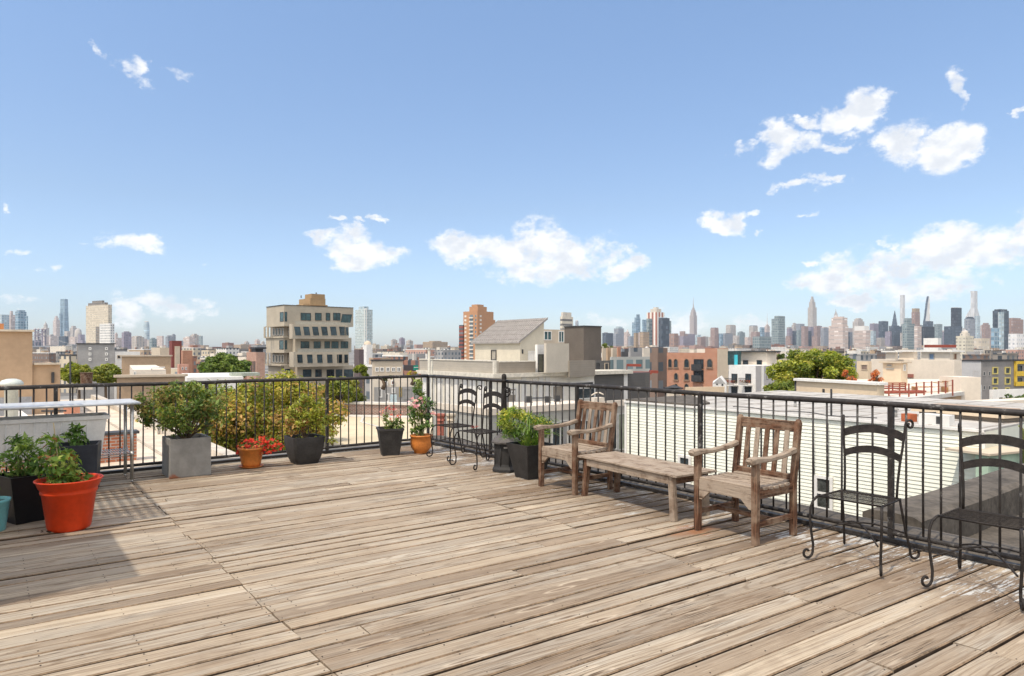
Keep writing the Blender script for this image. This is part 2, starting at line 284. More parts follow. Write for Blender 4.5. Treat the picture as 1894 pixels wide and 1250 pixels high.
# ---------------------------------------------------------------- the roof deck
CN = Vector((-1.33, 10.8))                         # corner where the two railings meet
def DP(s, t_, z=0.0):
    q = CN + V * s - U * (t_ + .0087 * t_ * (s + 4)); return (q.x, q.y, z)
def deckmat():
    m, t, b = newmat('weathered_deck_boards')
    uv = nd(t, 'ShaderNodeUVMap').outputs[0]; s = nd(t, 'ShaderNodeSeparateXYZ', {0: uv}); u, v = s.outputs[0], s.outputs[1]
    cs = nd(t, 'ShaderNodeSeparateColor', {0: nd(t, 'ShaderNodeVertexColor', None, layer_name='col').outputs[0]})
    tone, rn, fl = cs.outputs[0], cs.outputs[1], cs.outputs[2]; o = mth(t, 'MULTIPLY', rn, 57.0)
    def cv(a, c): return nd(t, 'ShaderNodeCombineXYZ', {0: mth(t, 'MULTIPLY', u, a), 1: mth(t, 'MULTIPLY', v, c), 2: o}).outputs[0]
    g1 = noise(t, cv(1.3, 120.0), 1.0, 7, .72); g2 = noise(t, cv(5.0, 180.0), 1.0, 4, .6); lo = noise(t, cv(1.1, 7.0), 1.0, 5, .6)
    g3 = noise(t, cv(.8, 34.0), 1.0, 6, .7)
    wv = nd(t, 'ShaderNodeTexNoise', {'Vector': cv(.55, 7.0), 'Scale': 1.0, 'Detail': 1.5, 'Roughness': .4}).outputs[0]
    rings = mth(t, 'ABSOLUTE', mth(t, 'SUBTRACT', mth(t, 'FRACT', mth(t, 'MULTIPLY', wv, 17.0)), .5))      # cathedral grain
    kn = nd(t, 'ShaderNodeTexVoronoi', {'Vector': cv(1.25, 7.5), 'Scale': 1.0, 'Randomness': 1.0}, distance='EUCLIDEAN').outputs[0]
    col = mixc(t, tone, (.23, .168, .115), (.55, .455, .335))
    grey = mixc(t, tone, (.25, .21, .165), (.54, .485, .40))
    col = mixc(t, mth(t, 'ADD', mth(t, 'MULTIPLY', sstep(t, lo, .42, .64), .7), mth(t, 'MULTIPLY', rn, .3), None, True), col, grey)
    col = mixc(t, mth(t, 'MULTIPLY', sstep(t, g1, .52, .34), .7), col, (.135, .085, .05))
    col = mixc(t, mth(t, 'MULTIPLY', sstep(t, g2, .54, .72), .40), col, (.66, .56, .43))
    col = mixc(t, mth(t, 'MULTIPLY', sstep(t, g3, .48, .38), .36), col, (.17, .115, .07)); col = mixc(t, mth(t, 'MULTIPLY', sstep(t, g3, .58, .68), .25), col, (.68, .58, .44))
    rr = mth(t, 'MULTIPLY', sstep(t, rings, .30, .48), mth(t, 'MULTIPLY', mth(t, 'GREATER_THAN', rn, .38), .50))
    col = mixc(t, rr, col, (.17, .115, .07))
    col = mixc(t, mth(t, 'MULTIPLY', sstep(t, kn, .11, .04), .8), col, (.12, .07, .04))
    col = mixc(t, mth(t, 'MULTIPLY', mth(t, 'MULTIPLY', sstep(t, kn, .20, .15), sstep(t, kn, .11, .15)), .5), col, (.6, .5, .38))
    # splits along the grain
    cr = noise(t, cv(.9, 55.0), 1.0, 2, .5); crk = mth(t, 'MULTIPLY', sstep(t, mth(t, 'ABSOLUTE', mth(t, 'SUBTRACT', cr, .5)), .014, .004), sstep(t, noise(t, cv(1.4, 4.0), 1.0, 2), .5, .62))
    col = mixc(t, mth(t, 'MULTIPLY', crk, .85), col, (.045, .03, .02))
    p = pos(t); ps = nd(t, 'ShaderNodeSeparateXYZ', {0: p})
    # damp and dirt patches
    col = mixc(t, mth(t, 'MULTIPLY', sstep(t, noise(t, p, 1.1, 6, .68), .50, .72), .45), col, (.17, .115, .075))
    col = mixc(t, mth(t, 'MULTIPLY', sstep(t, noise(t, p, 26.0, 3, .6), .66, .74), .5), col, (.10, .07, .05))
    # rust stain between bench and chair
    dx = mth(t, 'SUBTRACT', ps.outputs[0], 1.50); dy = mth(t, 'SUBTRACT', ps.outputs[1], 5.62)
    a_ = mth(t, 'ADD', mth(t, 'MULTIPLY', dx, .8), mth(t, 'MULTIPLY', dy, .6)); b_ = mth(t, 'SUBTRACT', mth(t, 'MULTIPLY', dy, .8), mth(t, 'MULTIPLY', dx, .6))
    q = mth(t, 'ADD', mth(t, 'MULTIPLY', mth(t, 'MULTIPLY', a_, a_), 9.0), mth(t, 'MULTIPLY', mth(t, 'MULTIPLY', b_, b_), 26.0))
    rust = sstep(t, mth(t, 'ADD', q, mth(t, 'MULTIPLY', noise(t, p, 6.0, 5, .65), 2.2)), 2.0, .9)
    col = mixc(t, mth(t, 'MULTIPLY', rust, .75), col, (.36, .12, .03))
    # flaking pale paint, thickest along the right railing
    zone = sstep(t, mth(t, 'ADD', mth(t, 'MULTIPLY', ps.outputs[0], .793), mth(t, 'MULTIPLY', ps.outputs[1], .609)), 3.9, 5.3)
    col = mixc(t, mth(t, 'MULTIPLY', mth(t, 'MULTIPLY', zone, sstep(t, noise(t, cv(1.5, 12.0), 1.0, 5, .65), .34, .56)), .62), col, (.15, .093, .055))
    fn = mth(t, 'ADD', mth(t, 'MULTIPLY', noise(t, cv(4.0, 46.0), 1.0, 6, .75), .6), mth(t, 'MULTIPLY', noise(t, p, 2.3, 4, .6), .4))
    thr = mth(t, 'SUBTRACT', .665, mth(t, 'ADD', mth(t, 'MULTIPLY', zone, .135), mth(t, 'MULTIPLY', fl, .035)))
    fk = sstep(t, mth(t, 'SUBTRACT', fn, thr), 0.0, .02)
    col = mixc(t, mth(t, 'MULTIPLY', fk, .8), col, (.58, .58, .56))
    t.links.new(col, b.inputs['Base Color']); b.inputs['Roughness'].default_value = .8; b.inputs['Specular IOR Level'].default_value = .22
    hgt = mth(t, 'ADD', mth(t, 'ADD', g1, mth(t, 'MULTIPLY', g2, .4)), mth(t, 'SUBTRACT', mth(t, 'MULTIPLY', fk, .3), mth(t, 'MULTIPLY', crk, 1.2)))
    bump(t, b, hgt, .006, .75); return m
mb = MB(); tt = 0.02; W0 = .1345
k = 0; mbn = MB()
while tt < 12.5:
    wd = W0 + rng.uniform(-.002, .002); gap = rng.choice([.006, .008, .009, .011, .015])
    joints = [-11.5]
    if rng.random() < .8: joints.append(-7.0 + rng.uniform(-.015, .015))
    joints.append(-4.25 + rng.uniform(-.012, .012)) if rng.random() < .9 else joints.append(-4.25 + rng.uniform(-.9, 1.0))
    if rng.random() < .62: joints.append(-1.62 + rng.uniform(-.015, .015))
    elif rng.random() < .7: joints.append(-1.62 + rng.uniform(-1.1, 1.0))
    joints = sorted(joints) + [.07 + rng.uniform(-.01, .01)]
    for s0, s1 in zip(joints, joints[1:]):
        if s1 - s0 < .15: continue
        s0 += .0035; s1 -= .0035
        tone = min(1, max(0, rng.gauss(.54, .15) if rng.random() < .84 else rng.gauss(.2, .12))); rn = rng.random(); fl = rng.random() ** 2
        n = max(2, int((s1 - s0) / .35)); z0 = rng.uniform(-.004, .003); tl = rng.uniform(-.0035, .0035); cup = rng.uniform(-.002, .003); ph = rng.random() * 6; am = rng.uniform(0, .005); lift = rng.uniform(-.004, .006) if rng.random() < .3 else 0
        off = rng.random() * 40; e = .006
        prof = [(0, -.032, 0), (0, z0 - e - tl, .001), (e * 1.2, z0 - tl, .006), (wd * .5, z0 + cup * -1, wd * .5), (wd - e, z0 + tl, wd - .006), (wd, z0 + tl - e, wd - .001), (wd, -.032, wd)]
        rows = []
        for i in range(n + 1):
            s_ = s0 + (s1 - s0) * i / n; bow = am * math.sin(s_ * 1.3 + ph) if 0 < i < n else am * math.sin(s_ * 1.3 + ph)
            dz = .0022 * math.sin(s_ * 2.1 + ph * 2) + lift * (i / n) ** 3
            rows.append([(DP(s_, tt + a + bow, b + (dz if b > -.03 else 0)), (s_ + off, c_ + k * .37)) for a, b, c_ in prof])
        for r0, r1 in zip(rows, rows[1:]):
            for j in range(len(prof) - 1):
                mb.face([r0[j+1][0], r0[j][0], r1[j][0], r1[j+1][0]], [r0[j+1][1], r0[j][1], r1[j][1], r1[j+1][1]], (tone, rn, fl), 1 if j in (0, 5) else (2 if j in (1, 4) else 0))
        for r, sg in ((rows[0], 1), (rows[-1], -1)):
            mb.face([q[0] for q in (r if sg > 0 else r[::-1])], [q[1] for q in (r if sg > 0 else r[::-1])], (tone * .4, rn, 0), 0)
        # nail heads where boards cross the joists
        js = math.ceil(s0 / .41) * .41
        for sx in [s0 + .02] + [js + .41 * i for i in range(40) if js + .41 * i < s1 - .05] + [s1 - .02]:
            for ta in (.028, wd - .028):
                if rng.random() < .8: mbn.box(DP(sx, tt + ta, z0 - .0012), .006, .006, .0022, rng.random())
    tt += wd + gap; k += 1
dk = tag(obj('wooden_deck', mb, [deckmat(), plain('gap_shade_and_dirt_sides', (.06, .038, .024), .9, .3, 6), plain('gap_shade_edge', (.20, .14, .09), .9, .35, 7, stain=.4)]), kind='structure')  # board sides and chamfers coloured dark to paint in the gap shadows
tag(obj('nail_heads', mbn, plain('rusted_nails', (.05, .035, .028), .6, .3, 20), dk))
mb = MB(); jm = plain('joist_timber', (.05, .038, .028), .9, .3, 5)
sj = -11.48
while sj < .1:
    a = DP(sj, -.02); b = DP(sj, 12.4); mb.bar((a[0], a[1], -.105), (b[0], b[1], -.105), .045, .14); sj += .41
tag(obj('deck_joists', mb, jm), kind='structure')
mb = MB(); mb.prism([DP(-12, -.9)[:2], DP(.55, -.9)[:2], DP(.55, 13)[:2], DP(-12, 13)[:2]], -15.0, -.18)
tag(obj('roof_under_deck', mb, BITUM), kind='structure')
# parapet of our own building, covered in roofing felt, just outside the railings
def parapet(mb, a, b, w, z0, z1, n=26):
    a, b = Vector(a), Vector(b); dr = (b - a).normalized(); nn = Vector((-dr.y, dr.x)); L = (b - a).length
    rows = []
    for i in range(n + 1):
        c = a + dr * L * i / n; j = rng.uniform(-.012, .012)
        rows.append([(c + nn * (x * w / 2), z) for x, z in ((1, z0), (1.0, z1 - .03 + j), (.75, z1 + j), (0, z1 + .012 + j), (-.75, z1 + j), (-1.0, z1 - .03 + j), (-1, z0))])
    for r0, r1 in zip(rows, rows[1:]):
        for j in range(6):
            q = [(r0[j][0].x, r0[j][0].y, r0[j][1]), (r0[j+1][0].x, r0[j+1][0].y, r0[j+1][1]), (r1[j+1][0].x, r1[j+1][0].y, r1[j+1][1]), (r1[j][0].x, r1[j][0].y, r1[j][1])]
            mb.face(q, [(p[0], p[1]) for p in q])
    for r in (rows[0], rows[-1]): mb.face([(p.x, p.y, z) for p, z in r])
lf = DP; def2 = lambda s, t_: CN + V * s - U * t_
mb = MB()
parapet(mb, def2(-12, -.40), def2(.75, -.40), .42, -.18, -.02)
tag(obj('parapet', mb, plain('felt_parapet', (.16, .15, .135), .9, .25, 3, bmp=.6, bscale=18, stain=.4), loc=(*def2(-5, -.4), -.18)), 'grey felt covered kerb running outside the left railing', 'parapet')
mb = MB()
parapet(mb, def2(.47, -.7), def2(.47, 12.5), .55, -.18, .0)
tag(obj('parapet', mb, BITUM, loc=(*def2(.5, 5), -.18)), 'dark bitumen kerb running outside the right railing under the pale siding wall', 'parapet')
# neighbouring tar roof and its parapet at the right
PR = Vector((3.57, 6.16))                          # foot of the ridge next to the railing
mb = MB(); q0 = PR - V * .35; rp = [q0, q0 + V * 13, q0 + V * 13 + (-U) * 9, q0 - U * 9]
mb.prism(rp, -15, -.30)
tr = thing('tar_roof_building', 'low building with a dark tar roof and ridge beyond the railing at lower right', 'building', (*PR, -15))
obj('roof', mb, BITUM, tr)
mb = MB(); parapet(mb, PR - V * .2 + U * .05, PR + V * 13 + U * .05, .5, -.4, .03, 20)
for i in range(3): mb.tube([(*(PR + V * (1.5 + .3 * a) - U * (.5 + i * .8 + .12 * math.sin(a + i))), -.285) for a in range(9)], .012, 6)
obj('parapet', mb, BITUM, tr)

# ---------------------------------------------------------------- railings
ZT = 1.068
def railing(name, label, P0, dr, L, posts, first, step=.122):
    r = thing(name, label, 'railing', (*P0, 0), 'railings round the deck')
    a = P0; b = P0 + dr * L
    mb = MB(); n = 24
    mb.tube([(*(a + dr * L * i / n), ZT + .004 * math.sin(i * .9)) for i in range(n + 1)], .0235, 12); obj('top_rail', mb, RAILM, r)
    mb = MB(); mb.tube([(*(a + dr * L * i / n), .085 + .003 * math.sin(i * .7)) for i in range(n + 1)], .019, 10); obj('bottom_rail', mb, RAILM, r)
    mb = MB(); mb.bar((*(a + dr * .02 + Vector((-dr.y, dr.x)) * .0), .025), (*(b), .025), .05, .035, bev=.004); obj('base_plate', mb, RAILM, r)
    for p in posts:
        c = P0 + dr * p; mb = MB(); mb.bar((*c, .0), (*c, ZT - .01), .040, .040, up=(dr.x, dr.y, 0), bev=.004)
        mb.box((*c, 0), .11, .11, .008, math.atan2(dr.y, dr.x)); obj('post', mb, RAILM, r)
    x = first; k = 0
    while x < L - .02 and k < 99:
        if min(abs(x - p) for p in posts) > .045:
            c = P0 + dr * (x + rng.uniform(-.004, .004)); mb = MB()
            mb.tube([(*c, .085), (*(c + dr * rng.uniform(-.003, .003)), .5), (*c, ZT - .01)], .0085, 8); obj('baluster', mb, RAILM, r); k += 1
        x += step
    return r
def alongpx(P0, dr, px): return hit(P0, dr, px)
pl = [0.0] + [alongpx(CN, -V, p) for p in (605, 382, 103)] ; pl.append(pl[-1] + (pl[-1] - pl[-2]))
railing('metal_railing', 'black metal railing along the left side behind the potted plants', CN, -V, pl[-1] + .6, pl, .12)
prr = [alongpx(CN, -U, p) for p in (904, 1063, 1289, 1638)]; prr.append(prr[-1] + 1.7)
railing('metal_railing', 'black metal railing along the right side behind the chairs and bench', CN - U * .04, -U, 10.5, prr, .1)
# capped post standing proud of the right railing
pc = CN - U * (alongpx(CN, -U, 940) + .0) - V * .07
mb = MB(); mb.lathe([(0, 0), (.062, 0), (.062, .03), (.052, .05), (.047, .5), (.036, .95), (.031, 1.06), (.036, 1.065), (.036, 1.085), (.030, 1.09), (.033, 1.105), (.033, 1.14), (.026, 1.158), (.012, 1.168), (0, 1.17)], (*pc, 0), 20)
fp = thing('capped_post', 'tall tapered black post with a domed cap rising above the right railing', 'post', (*pc, 0))
obj('shaft', mb, IRON, fp)
mb = MB(); mb.tube([(*(pc + Vector((.03, 0))), .99), (*(pc + Vector((.075, 0))), .97), (*(pc + Vector((.085, -.01))), .92), (*(pc + Vector((.06, 0))), .87), (*(pc + Vector((.035, 0))), .86)], .009, 8); obj('hook', mb, IRON, fp)

# ---------------------------------------------------------------- wooden armchairs
def arm_chair():
    r = thing('wooden_armchair', 'x', 'armchair', (0, 0, 0), 'wooden armchairs by the right railing')
    X, Yf, Yb = .275, -.25, .25
    for sx in (-1, 1):
        mb = MB(); mb.bar((sx*X, Yf, 0), (sx*X, Yf, .625), .048, .052, up=(0, 1, 0), bev=.005, w2=.05); obj('leg', mb, TEAK_R, r)
        mb = MB(); q = [(sx*X, Yb, 0), (sx*X, Yb, .42), (sx*X, Yb + .075, .90)]
        mb.bar(q[0], q[1], .046, .05, up=(0, 1, 0), bev=.005); mb.bar((q[1][0], q[1][1], q[1][2] - .003), q[2], .046, .05, up=(0, 1, 0), bev=.005)
        mb.bar((q[2][0], q[2][1], .898), (q[2][0], q[2][1] + .005, .925), .046, .05, up=(0, 1, 0), w2=.026, h2=.028, bev=.004); obj('rear_leg', mb, TEAK_R, r)
        mb = MB(); pts = [(-.335, .632, .050, .034), (-.325, .640, .062, .05), (-.27, .647, .068, .052), (-.20, .645, .060, .042), (-.08, .640, .054, .036), (.06, .648, .050, .038), (.18, .665, .050, .042), (.265, .682, .050, .044)]
        for p, q in zip(pts, pts[1:]): mb.bar((sx*X, p[0], p[1]), (sx*X, q[0] + .001, q[1]), p[2], p[3], w2=q[2], h2=q[3], bev=.009)
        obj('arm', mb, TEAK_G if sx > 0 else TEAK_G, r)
        mb = MB(); mb.bar((sx*X, Yf + .024, .385), (sx*X, Yb - .024, .385), .03, .075, bev=.003); obj('side_rail', mb, TEAK_R, r)
        mb = MB(); mb.bar((sx*X, Yf + .024, .155), (sx*X, Yb - .024, .155), .026, .042, bev=.003); obj('stretcher', mb, TEAK_R, r)
    mb = MB()                                       # front rail with curved brackets under its ends
    n = 20; xs = [-.25 + .5 * i / n for i in range(n + 1)]
    def lowz(x):
        a = abs(x)
        return .335 if a < .155 else (.335 - .055 * math.sin((a - .155) / .065 * math.pi / 2) if a < .22 else .262)
    for x0, x1 in zip(xs, xs[1:]):
        for (y, fl) in ((Yf - .014, 1), (Yf + .012, 0)):
            q = [(x0, y, lowz(x0)), (x1, y, lowz(x1)), (x1, y, .425), (x0, y, .425)]; mb.face(q if fl else q[::-1], [(p[0], p[2]) for p in (q if fl else q[::-1])])
        mb.face([(x0, Yf - .014, lowz(x0)), (x0, Yf + .012, lowz(x0)), (x1, Yf + .012, lowz(x1)), (x1, Yf - .014, lowz(x1))], [(x0, 0), (x0, .03), (x1, .03), (x1, 0)])
        mb.face([(x0, Yf - .014, .425), (x1, Yf - .014, .425), (x1, Yf + .012, .425), (x0, Yf + .012, .425)], [(x0, 0), (x1, 0), (x1, .03), (x0, .03)])
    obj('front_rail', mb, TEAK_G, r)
    mb = MB()
    for i in range(7):
        y = -.228 + i * .074; z = .432 - .012 * math.sin(i / 6 * math.pi) - (.002 if i % 2 else 0)
        mb.bar((-.298 if 0 < i < 6 else -.25, y, z), (.298 if 0 < i < 6 else .25, y, z), .053, .02, bev=.004)
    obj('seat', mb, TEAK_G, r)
    def yb(z): return Yb + .075 * (z - .42) / .48
    mb = MB(); mb.bar((-.255, yb(.875), .865), (.255, yb(.875), .865), .026, .088, bev=.006); obj('top_rail', mb, TEAK_R, r)
    mb = MB(); mb.bar((-.255, yb(.47), .46), (.255, yb(.47), .46), .026, .05, bev=.004); obj('lower_back_rail', mb, TEAK_R, r)
    for i in range(5):
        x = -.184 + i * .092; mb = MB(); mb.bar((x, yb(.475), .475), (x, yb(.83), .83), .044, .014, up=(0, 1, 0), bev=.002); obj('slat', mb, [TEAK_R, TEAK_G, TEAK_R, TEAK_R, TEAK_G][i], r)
    mb = MB(); mb.bar((-.25, -.0, .155), (.25, -.0, .155), .026, .036, bev=.003); obj('stretcher', mb, TEAK_R, r)
    return r
ac = arm_chair(); ac.location = (1.905, 5.575, 0); ac.rotation_euler = (0, 0, rad(-54.5)); WL[ac.name] = Vector(ac.location)
ac['label'] = 'weathered wooden armchair right of the low bench, nearest the camera'
dup(ac, (.685, 7.37, 0), rad(-53.5), 'reddish wooden armchair left of the low bench beside the tall black planter')
# ---------------------------------------------------------------- bench
bn = thing('wooden_bench', 'low weathered wooden table bench standing between the two wooden armchairs', 'bench', (0, 0, 0))
mb = MB()
for i in range(5): mb.bar((-.61, -.205 + i * .1025, .402 + rng.uniform(-.001, .001)), (.61, -.205 + i * .1025, .402), .098, .02, bev=.003)
for sx in (-1, 1): mb.bar((sx*.645, -.257, .402), (sx*.645, .257, .402), .067, .0205, bev=.003)
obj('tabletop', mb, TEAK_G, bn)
for sx in (-1, 1):
    for sy in (-1, 1):
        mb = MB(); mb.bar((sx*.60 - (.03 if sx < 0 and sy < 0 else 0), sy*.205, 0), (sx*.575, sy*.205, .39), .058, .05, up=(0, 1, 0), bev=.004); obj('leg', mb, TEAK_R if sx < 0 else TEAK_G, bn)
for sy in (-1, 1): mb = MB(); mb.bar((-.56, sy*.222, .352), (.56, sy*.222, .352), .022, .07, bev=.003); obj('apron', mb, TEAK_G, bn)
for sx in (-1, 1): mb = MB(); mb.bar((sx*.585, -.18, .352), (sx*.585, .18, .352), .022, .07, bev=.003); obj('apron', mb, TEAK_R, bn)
bn.location = (1.255, 6.545, 0); bn.rotation_euler = (0, 0, rad(-57.0))

# ---------------------------------------------------------------- wrought iron chairs
def spiral(o, e, r0, r1, turns, side=1, n=26):       # scroll leaving point o, curling in the upright plane of direction e
    e = Vector((e[0], e[1], 0)).normalized(); o = Vector(o); c = o + e * r0; out = []
    for i in range(1, n + 1):
        f = i / n; a = math.pi + side * 2 * math.pi * turns * f; r = r0 + (r1 - r0) * f
        out.append(c + e * (r * math.cos(a)) + Vector((0, 0, r * math.sin(a))))
    return out
def iron_chair():
    r = thing('iron_chair', 'x', 'chair', (0, 0, 0), 'black wrought iron chairs')
    T = .0088
    for sx in (-1, 1):
        p = [(sx*.215, -.155, .448), (sx*.220, -.178, .444), (sx*.232, -.208, .42), (sx*.240, -.228, .375), (sx*.242, -.235, .31), (sx*.236, -.228, .2), (sx*.228, -.216, .11), (sx*.230, -.219, .058)]
        p += spiral(p[-1], (sx*.4, -.92), .047, .013, .92)
        mb = MB(); mb.tube(p, T, 8); obj('leg', mb, IRON, r)
        p = [(sx*.20, .165, .448), (sx*.205, .19, .36), (sx*.215, .225, .22), (sx*.228, .262, .10), (sx*.230, .268, .058)]
        p += spiral(p[-1], (sx*.4, .92), .047, .013, .92)
        mb = MB(); mb.tube(p, T, 8); obj('leg', mb, IRON, r)
        p = [(sx*.180, .165, .445), (sx*.182, .175, .55), (sx*.190, .19, .68), (sx*.203, .205, .80), (sx*.212, .218, .92), (sx*.215, .224, .965)]
        p += spiral(p[-1], (sx*.4, .92), .038, .010, 1.15, -1)
        mb = MB(); mb.tube(p, T, 8); obj('back_upright', mb, IRON, r)
    mb = MB(); c = [(-.218, -.16), (.218, -.16), (.205, .165), (-.205, .165)]
    mb.tube([(x*(.96 if i in (0, 4) else 1), y, .448) for i, (x, y) in enumerate(c + [c[0]])], .0075, 8)
    for i in range(1, 9):
        y = -.16 + .325 * i / 9; mb.tube([(-.212, y, .45), (-.2, y, .452), (.2, y, .452), (.212, y, .45)], .0036, 6)
    obj('seat', mb, IRON, r)
    def yb(z): return .19 + (z - .68) * .125
    for z0, hh in ((.70, .052), (.845, .060)):
        mb = MB(); n = 16; rw = []
        xe = .196 if z0 < .8 else .207
        for i in range(n + 1):
            x = -xe + 2 * xe * i / n; ar = .045 * (1 - (x / xe) ** 2); bw = .012 * (1 - (x / xe) ** 2)
            rw.append([(x, yb(z0) + bw - .002, z0 + ar), (x, yb(z0) + bw + .003, z0 + ar), (x, yb(z0 + hh) + bw + .003, z0 + ar + hh), (x, yb(z0 + hh) + bw - .002, z0 + ar + hh)])
        for a, b in zip(rw, rw[1:]):
            for j in range(4): k2 = (j + 1) % 4; mb.face([a[j], b[j], b[k2], a[k2]])
        mb.face(rw[0]); mb.face(rw[-1][::-1]); obj('back_slat', mb, IRON, r)
    for sx in (-1, 1):
        mb = MB(); n = 14; P0 = Vector((-sx*.22, -.238, .2)); P1 = Vector((sx*.212, .22, .2))
        mb.tube([P0.lerp(P1, i / n) + Vector((0, 0, .07 * math.sin(math.pi * i / n) + (.004 * sx))) for i in range(n + 1)], .006, 6); obj('stretcher', mb, IRON, r)
    return r
ic = iron_chair(); ic.location = (2.455, 4.81, 0); ic.rotation_euler = (0, 0, rad(-50.5)); ic['label'] = 'black iron chair between the wooden armchair and the chair cut off at the right edge'
dup(ic, (2.945, 4.225, 0), rad(-51), 'black iron chair cut off by the right edge of the picture')
ib = iron_chair(); ib.location = (-.785, 9.355, 0); ib.rotation_euler = (0, 0, rad(-52)); ib['label'] = 'black iron chair in the far corner beside the round orange pot'
dup(ib, (-.405, 8.69, 0), rad(-51), 'black iron chair in the far corner nearest the lantern shaped bin')
# dry red leaf on a seat
mb = MB()
for i in range(14):
    a = rng.random() * 6.28; c = Vector((-.50 + .07 * math.cos(a) * rng.random(), 8.93 + .05 * math.sin(a) * rng.random(), .462 + .02 * rng.random()))
    mb.face([c, c + Vector((.03, .01, .006)), c + Vector((.045, .03, .012)), c + Vector((.01, .03, .002))], None, (.35, .06, .03))
tag(obj('dry_leaf', mb, PETAL, loc=(-.5, 8.93, .458)), 'curled dry red leaf lying on the seat of a far iron chair', 'leaf')
# ---------------------------------------------------------------- lantern-shaped bin
bp = (-.085, 8.40)
bi = thing('outdoor_bin', 'black eight sided bin with a sloping lantern lid behind the tall black planter', 'bin', (*bp, 0))
mb = MB(); mb.lathe([(0, .0), (.165, .0), (.165, .03), (.145, .06), (.135, .09), (.135, .33), (.142, .345)], (*bp, 0), 8, smooth=False, rot=rad(22)); 
for i in range(8):
    a = rad(22) + i * math.pi / 4; mb.tube([(bp[0] + .136*math.cos(a), bp[1] + .136*math.sin(a), .06), (bp[0] + .137*math.cos(a), bp[1] + .137*math.sin(a), .34)], .007, 5)
obj('body', mb, BLKPL, bi)
mb = MB(); mb.lathe([(.142, .345), (.178, .345), (.178, .365), (.075, .455), (.065, .458), (.065, .47), (0, .472)], (*bp, 0), 8, smooth=False, rot=rad(22)); obj('lid', mb, plain('worn_dark_lid', (.10, .09, .085), .6, .2, 8), bi)
mb = MB(); mb.box((bp[0] + .02, bp[1] - .128, .29), .07, .012, .018, 0.1); obj('vent', mb, STEEL, bi)
# ---------------------------------------------------------------- plants
def leaves(name, parent, n, cents, radii, size, cols, upbias=.6, shell=.45, mat=None, loc=None, asp=.5, fold=.25, wts=None, droop=0.0):
    cents = np.array(cents, float); radii = np.array(radii, float); cols = np.array(cols, float)
    if radii.ndim == 1: radii = np.repeat(radii[:, None], 3, 1)
    wt = (radii[:, 0] * radii[:, 1] * radii[:, 2]) ** .75 if wts is None else np.array(wts, float); wt /= wt.sum()
    ci = nr.choice(len(cents), n, p=wt); dr_ = nr.normal(size=(n, 3)); dr_ /= np.linalg.norm(dr_, axis=1)[:, None]
    rr = nr.uniform(shell, 1.0, n) ** .6 * nr.uniform(.82, 1.08, n); p = cents[ci] + dr_ * radii[ci] * rr[:, None]
    nm = dr_ * .55 + nr.normal(size=(n, 3)) * .55 + np.array([0, 0, upbias]); nm /= np.linalg.norm(nm, axis=1)[:, None]
    tg = np.cross(nm, nr.normal(size=(n, 3))); tg[:, 2] -= droop; tg -= nm * (tg * nm).sum(1)[:, None]; tg /= np.linalg.norm(tg, axis=1)[:, None]; bt = np.cross(nm, tg)
    sz = size * (.5 + nr.gamma(3.0, .17, n))[:, None]; h = sz * asp
    v = np.stack([p - tg * sz * .5, p + bt * h * .5 + nm * h * fold + tg * sz * .05, p + tg * sz * .5, p - bt * h * .5 + nm * h * fold + tg * sz * .05], 1)
    L = np.array(loc if loc is not None else wloc(parent)); v = v.reshape(-1, 3) - L
    me = bpy.data.meshes.new(name); me.vertices.add(n * 4); me.vertices.foreach_set('co', v.ravel())
    me.loops.add(n * 4); me.loops.foreach_set('vertex_index', np.arange(n * 4, dtype=np.int32)); me.polygons.add(n)
    me.polygons.foreach_set('loop_start', np.arange(0, n * 4, 4, dtype=np.int32)); me.polygons.foreach_set('loop_total', np.full(n, 4, dtype=np.int32))
    clump = nr.randint(0, len(cols), len(cents)); pick = np.where(nr.rand(n) < .55, clump[ci], nr.randint(0, len(cols), n))
    c = cols[pick] * 1.18 * nr.uniform(.65, 1.5, n)[:, None]; c4_ = np.ones((n, 4, 4)); c4_[:, :, :3] = c[:, None, :]
    ca = me.color_attributes.new('col', 'FLOAT_COLOR', 'CORNER'); ca.data.foreach_set('color', c4_.ravel())
    me.update(); me.validate(); me.materials.append(mat or LEAF)
    o = bpy.data.objects.new(name, me); COL.objects.link(o)
    if parent: o.parent = parent
    WL[o.name] = Vector(L); return o
def clumps(c, R, n, r0, r1, flat=.85, inner=.35):
    cs, rs = [], []
    for i in range(n):
        d_ = nr.normal(size=3); d_ /= np.linalg.norm(d_); k_ = nr.uniform(inner, 1.0) ** .5; r = nr.uniform(r0, r1)
        cs.append([c[j] + d_[j] * max(R[j] - r * .8, .01) * k_ for j in range(3)]); rs.append([r, r, r * flat])
    return cs, rs
def tree(label, c, R, base_z, n, size, cols, ncl=26, trunk_r=.2, rc=(.22, .42), group=None, name='tree'):
    tr_ = thing(name, label, 'tree', (c[0], c[1], base_z), group); m_ = min(R)
    cs, rs = clumps(c, R, ncl, m_ * rc[0], m_ * rc[1]); mb = MB()
    zb = c[2] - R[2] * .5
    mb.tube([(c[0], c[1], base_z), (c[0] + .15, c[1], (base_z + zb) / 2), (c[0], c[1], zb)], [trunk_r, trunk_r * .8, trunk_r * .6], 8)
    for q in cs[:14]: mb.tube([(c[0], c[1], zb - .1), ((c[0] + q[0]) / 2 + rng.uniform(-.2, .2), (c[1] + q[1]) / 2, (zb + q[2]) / 2 + .1), tuple(q)], [trunk_r * .4, trunk_r * .2, trunk_r * .06], 5, caps=False)
    obj('trunk', mb, BARK, tr_)
    leaves('crown', tr_, n, cs, rs, size, cols, shell=.35); return tr_
G1 = [(.10, .13, .025), (.13, .16, .03), (.07, .10, .02), (.17, .18, .035)]
GDK = [(.06, .10, .02), (.09, .14, .03), (.12, .17, .04), (.17, .20, .05)]
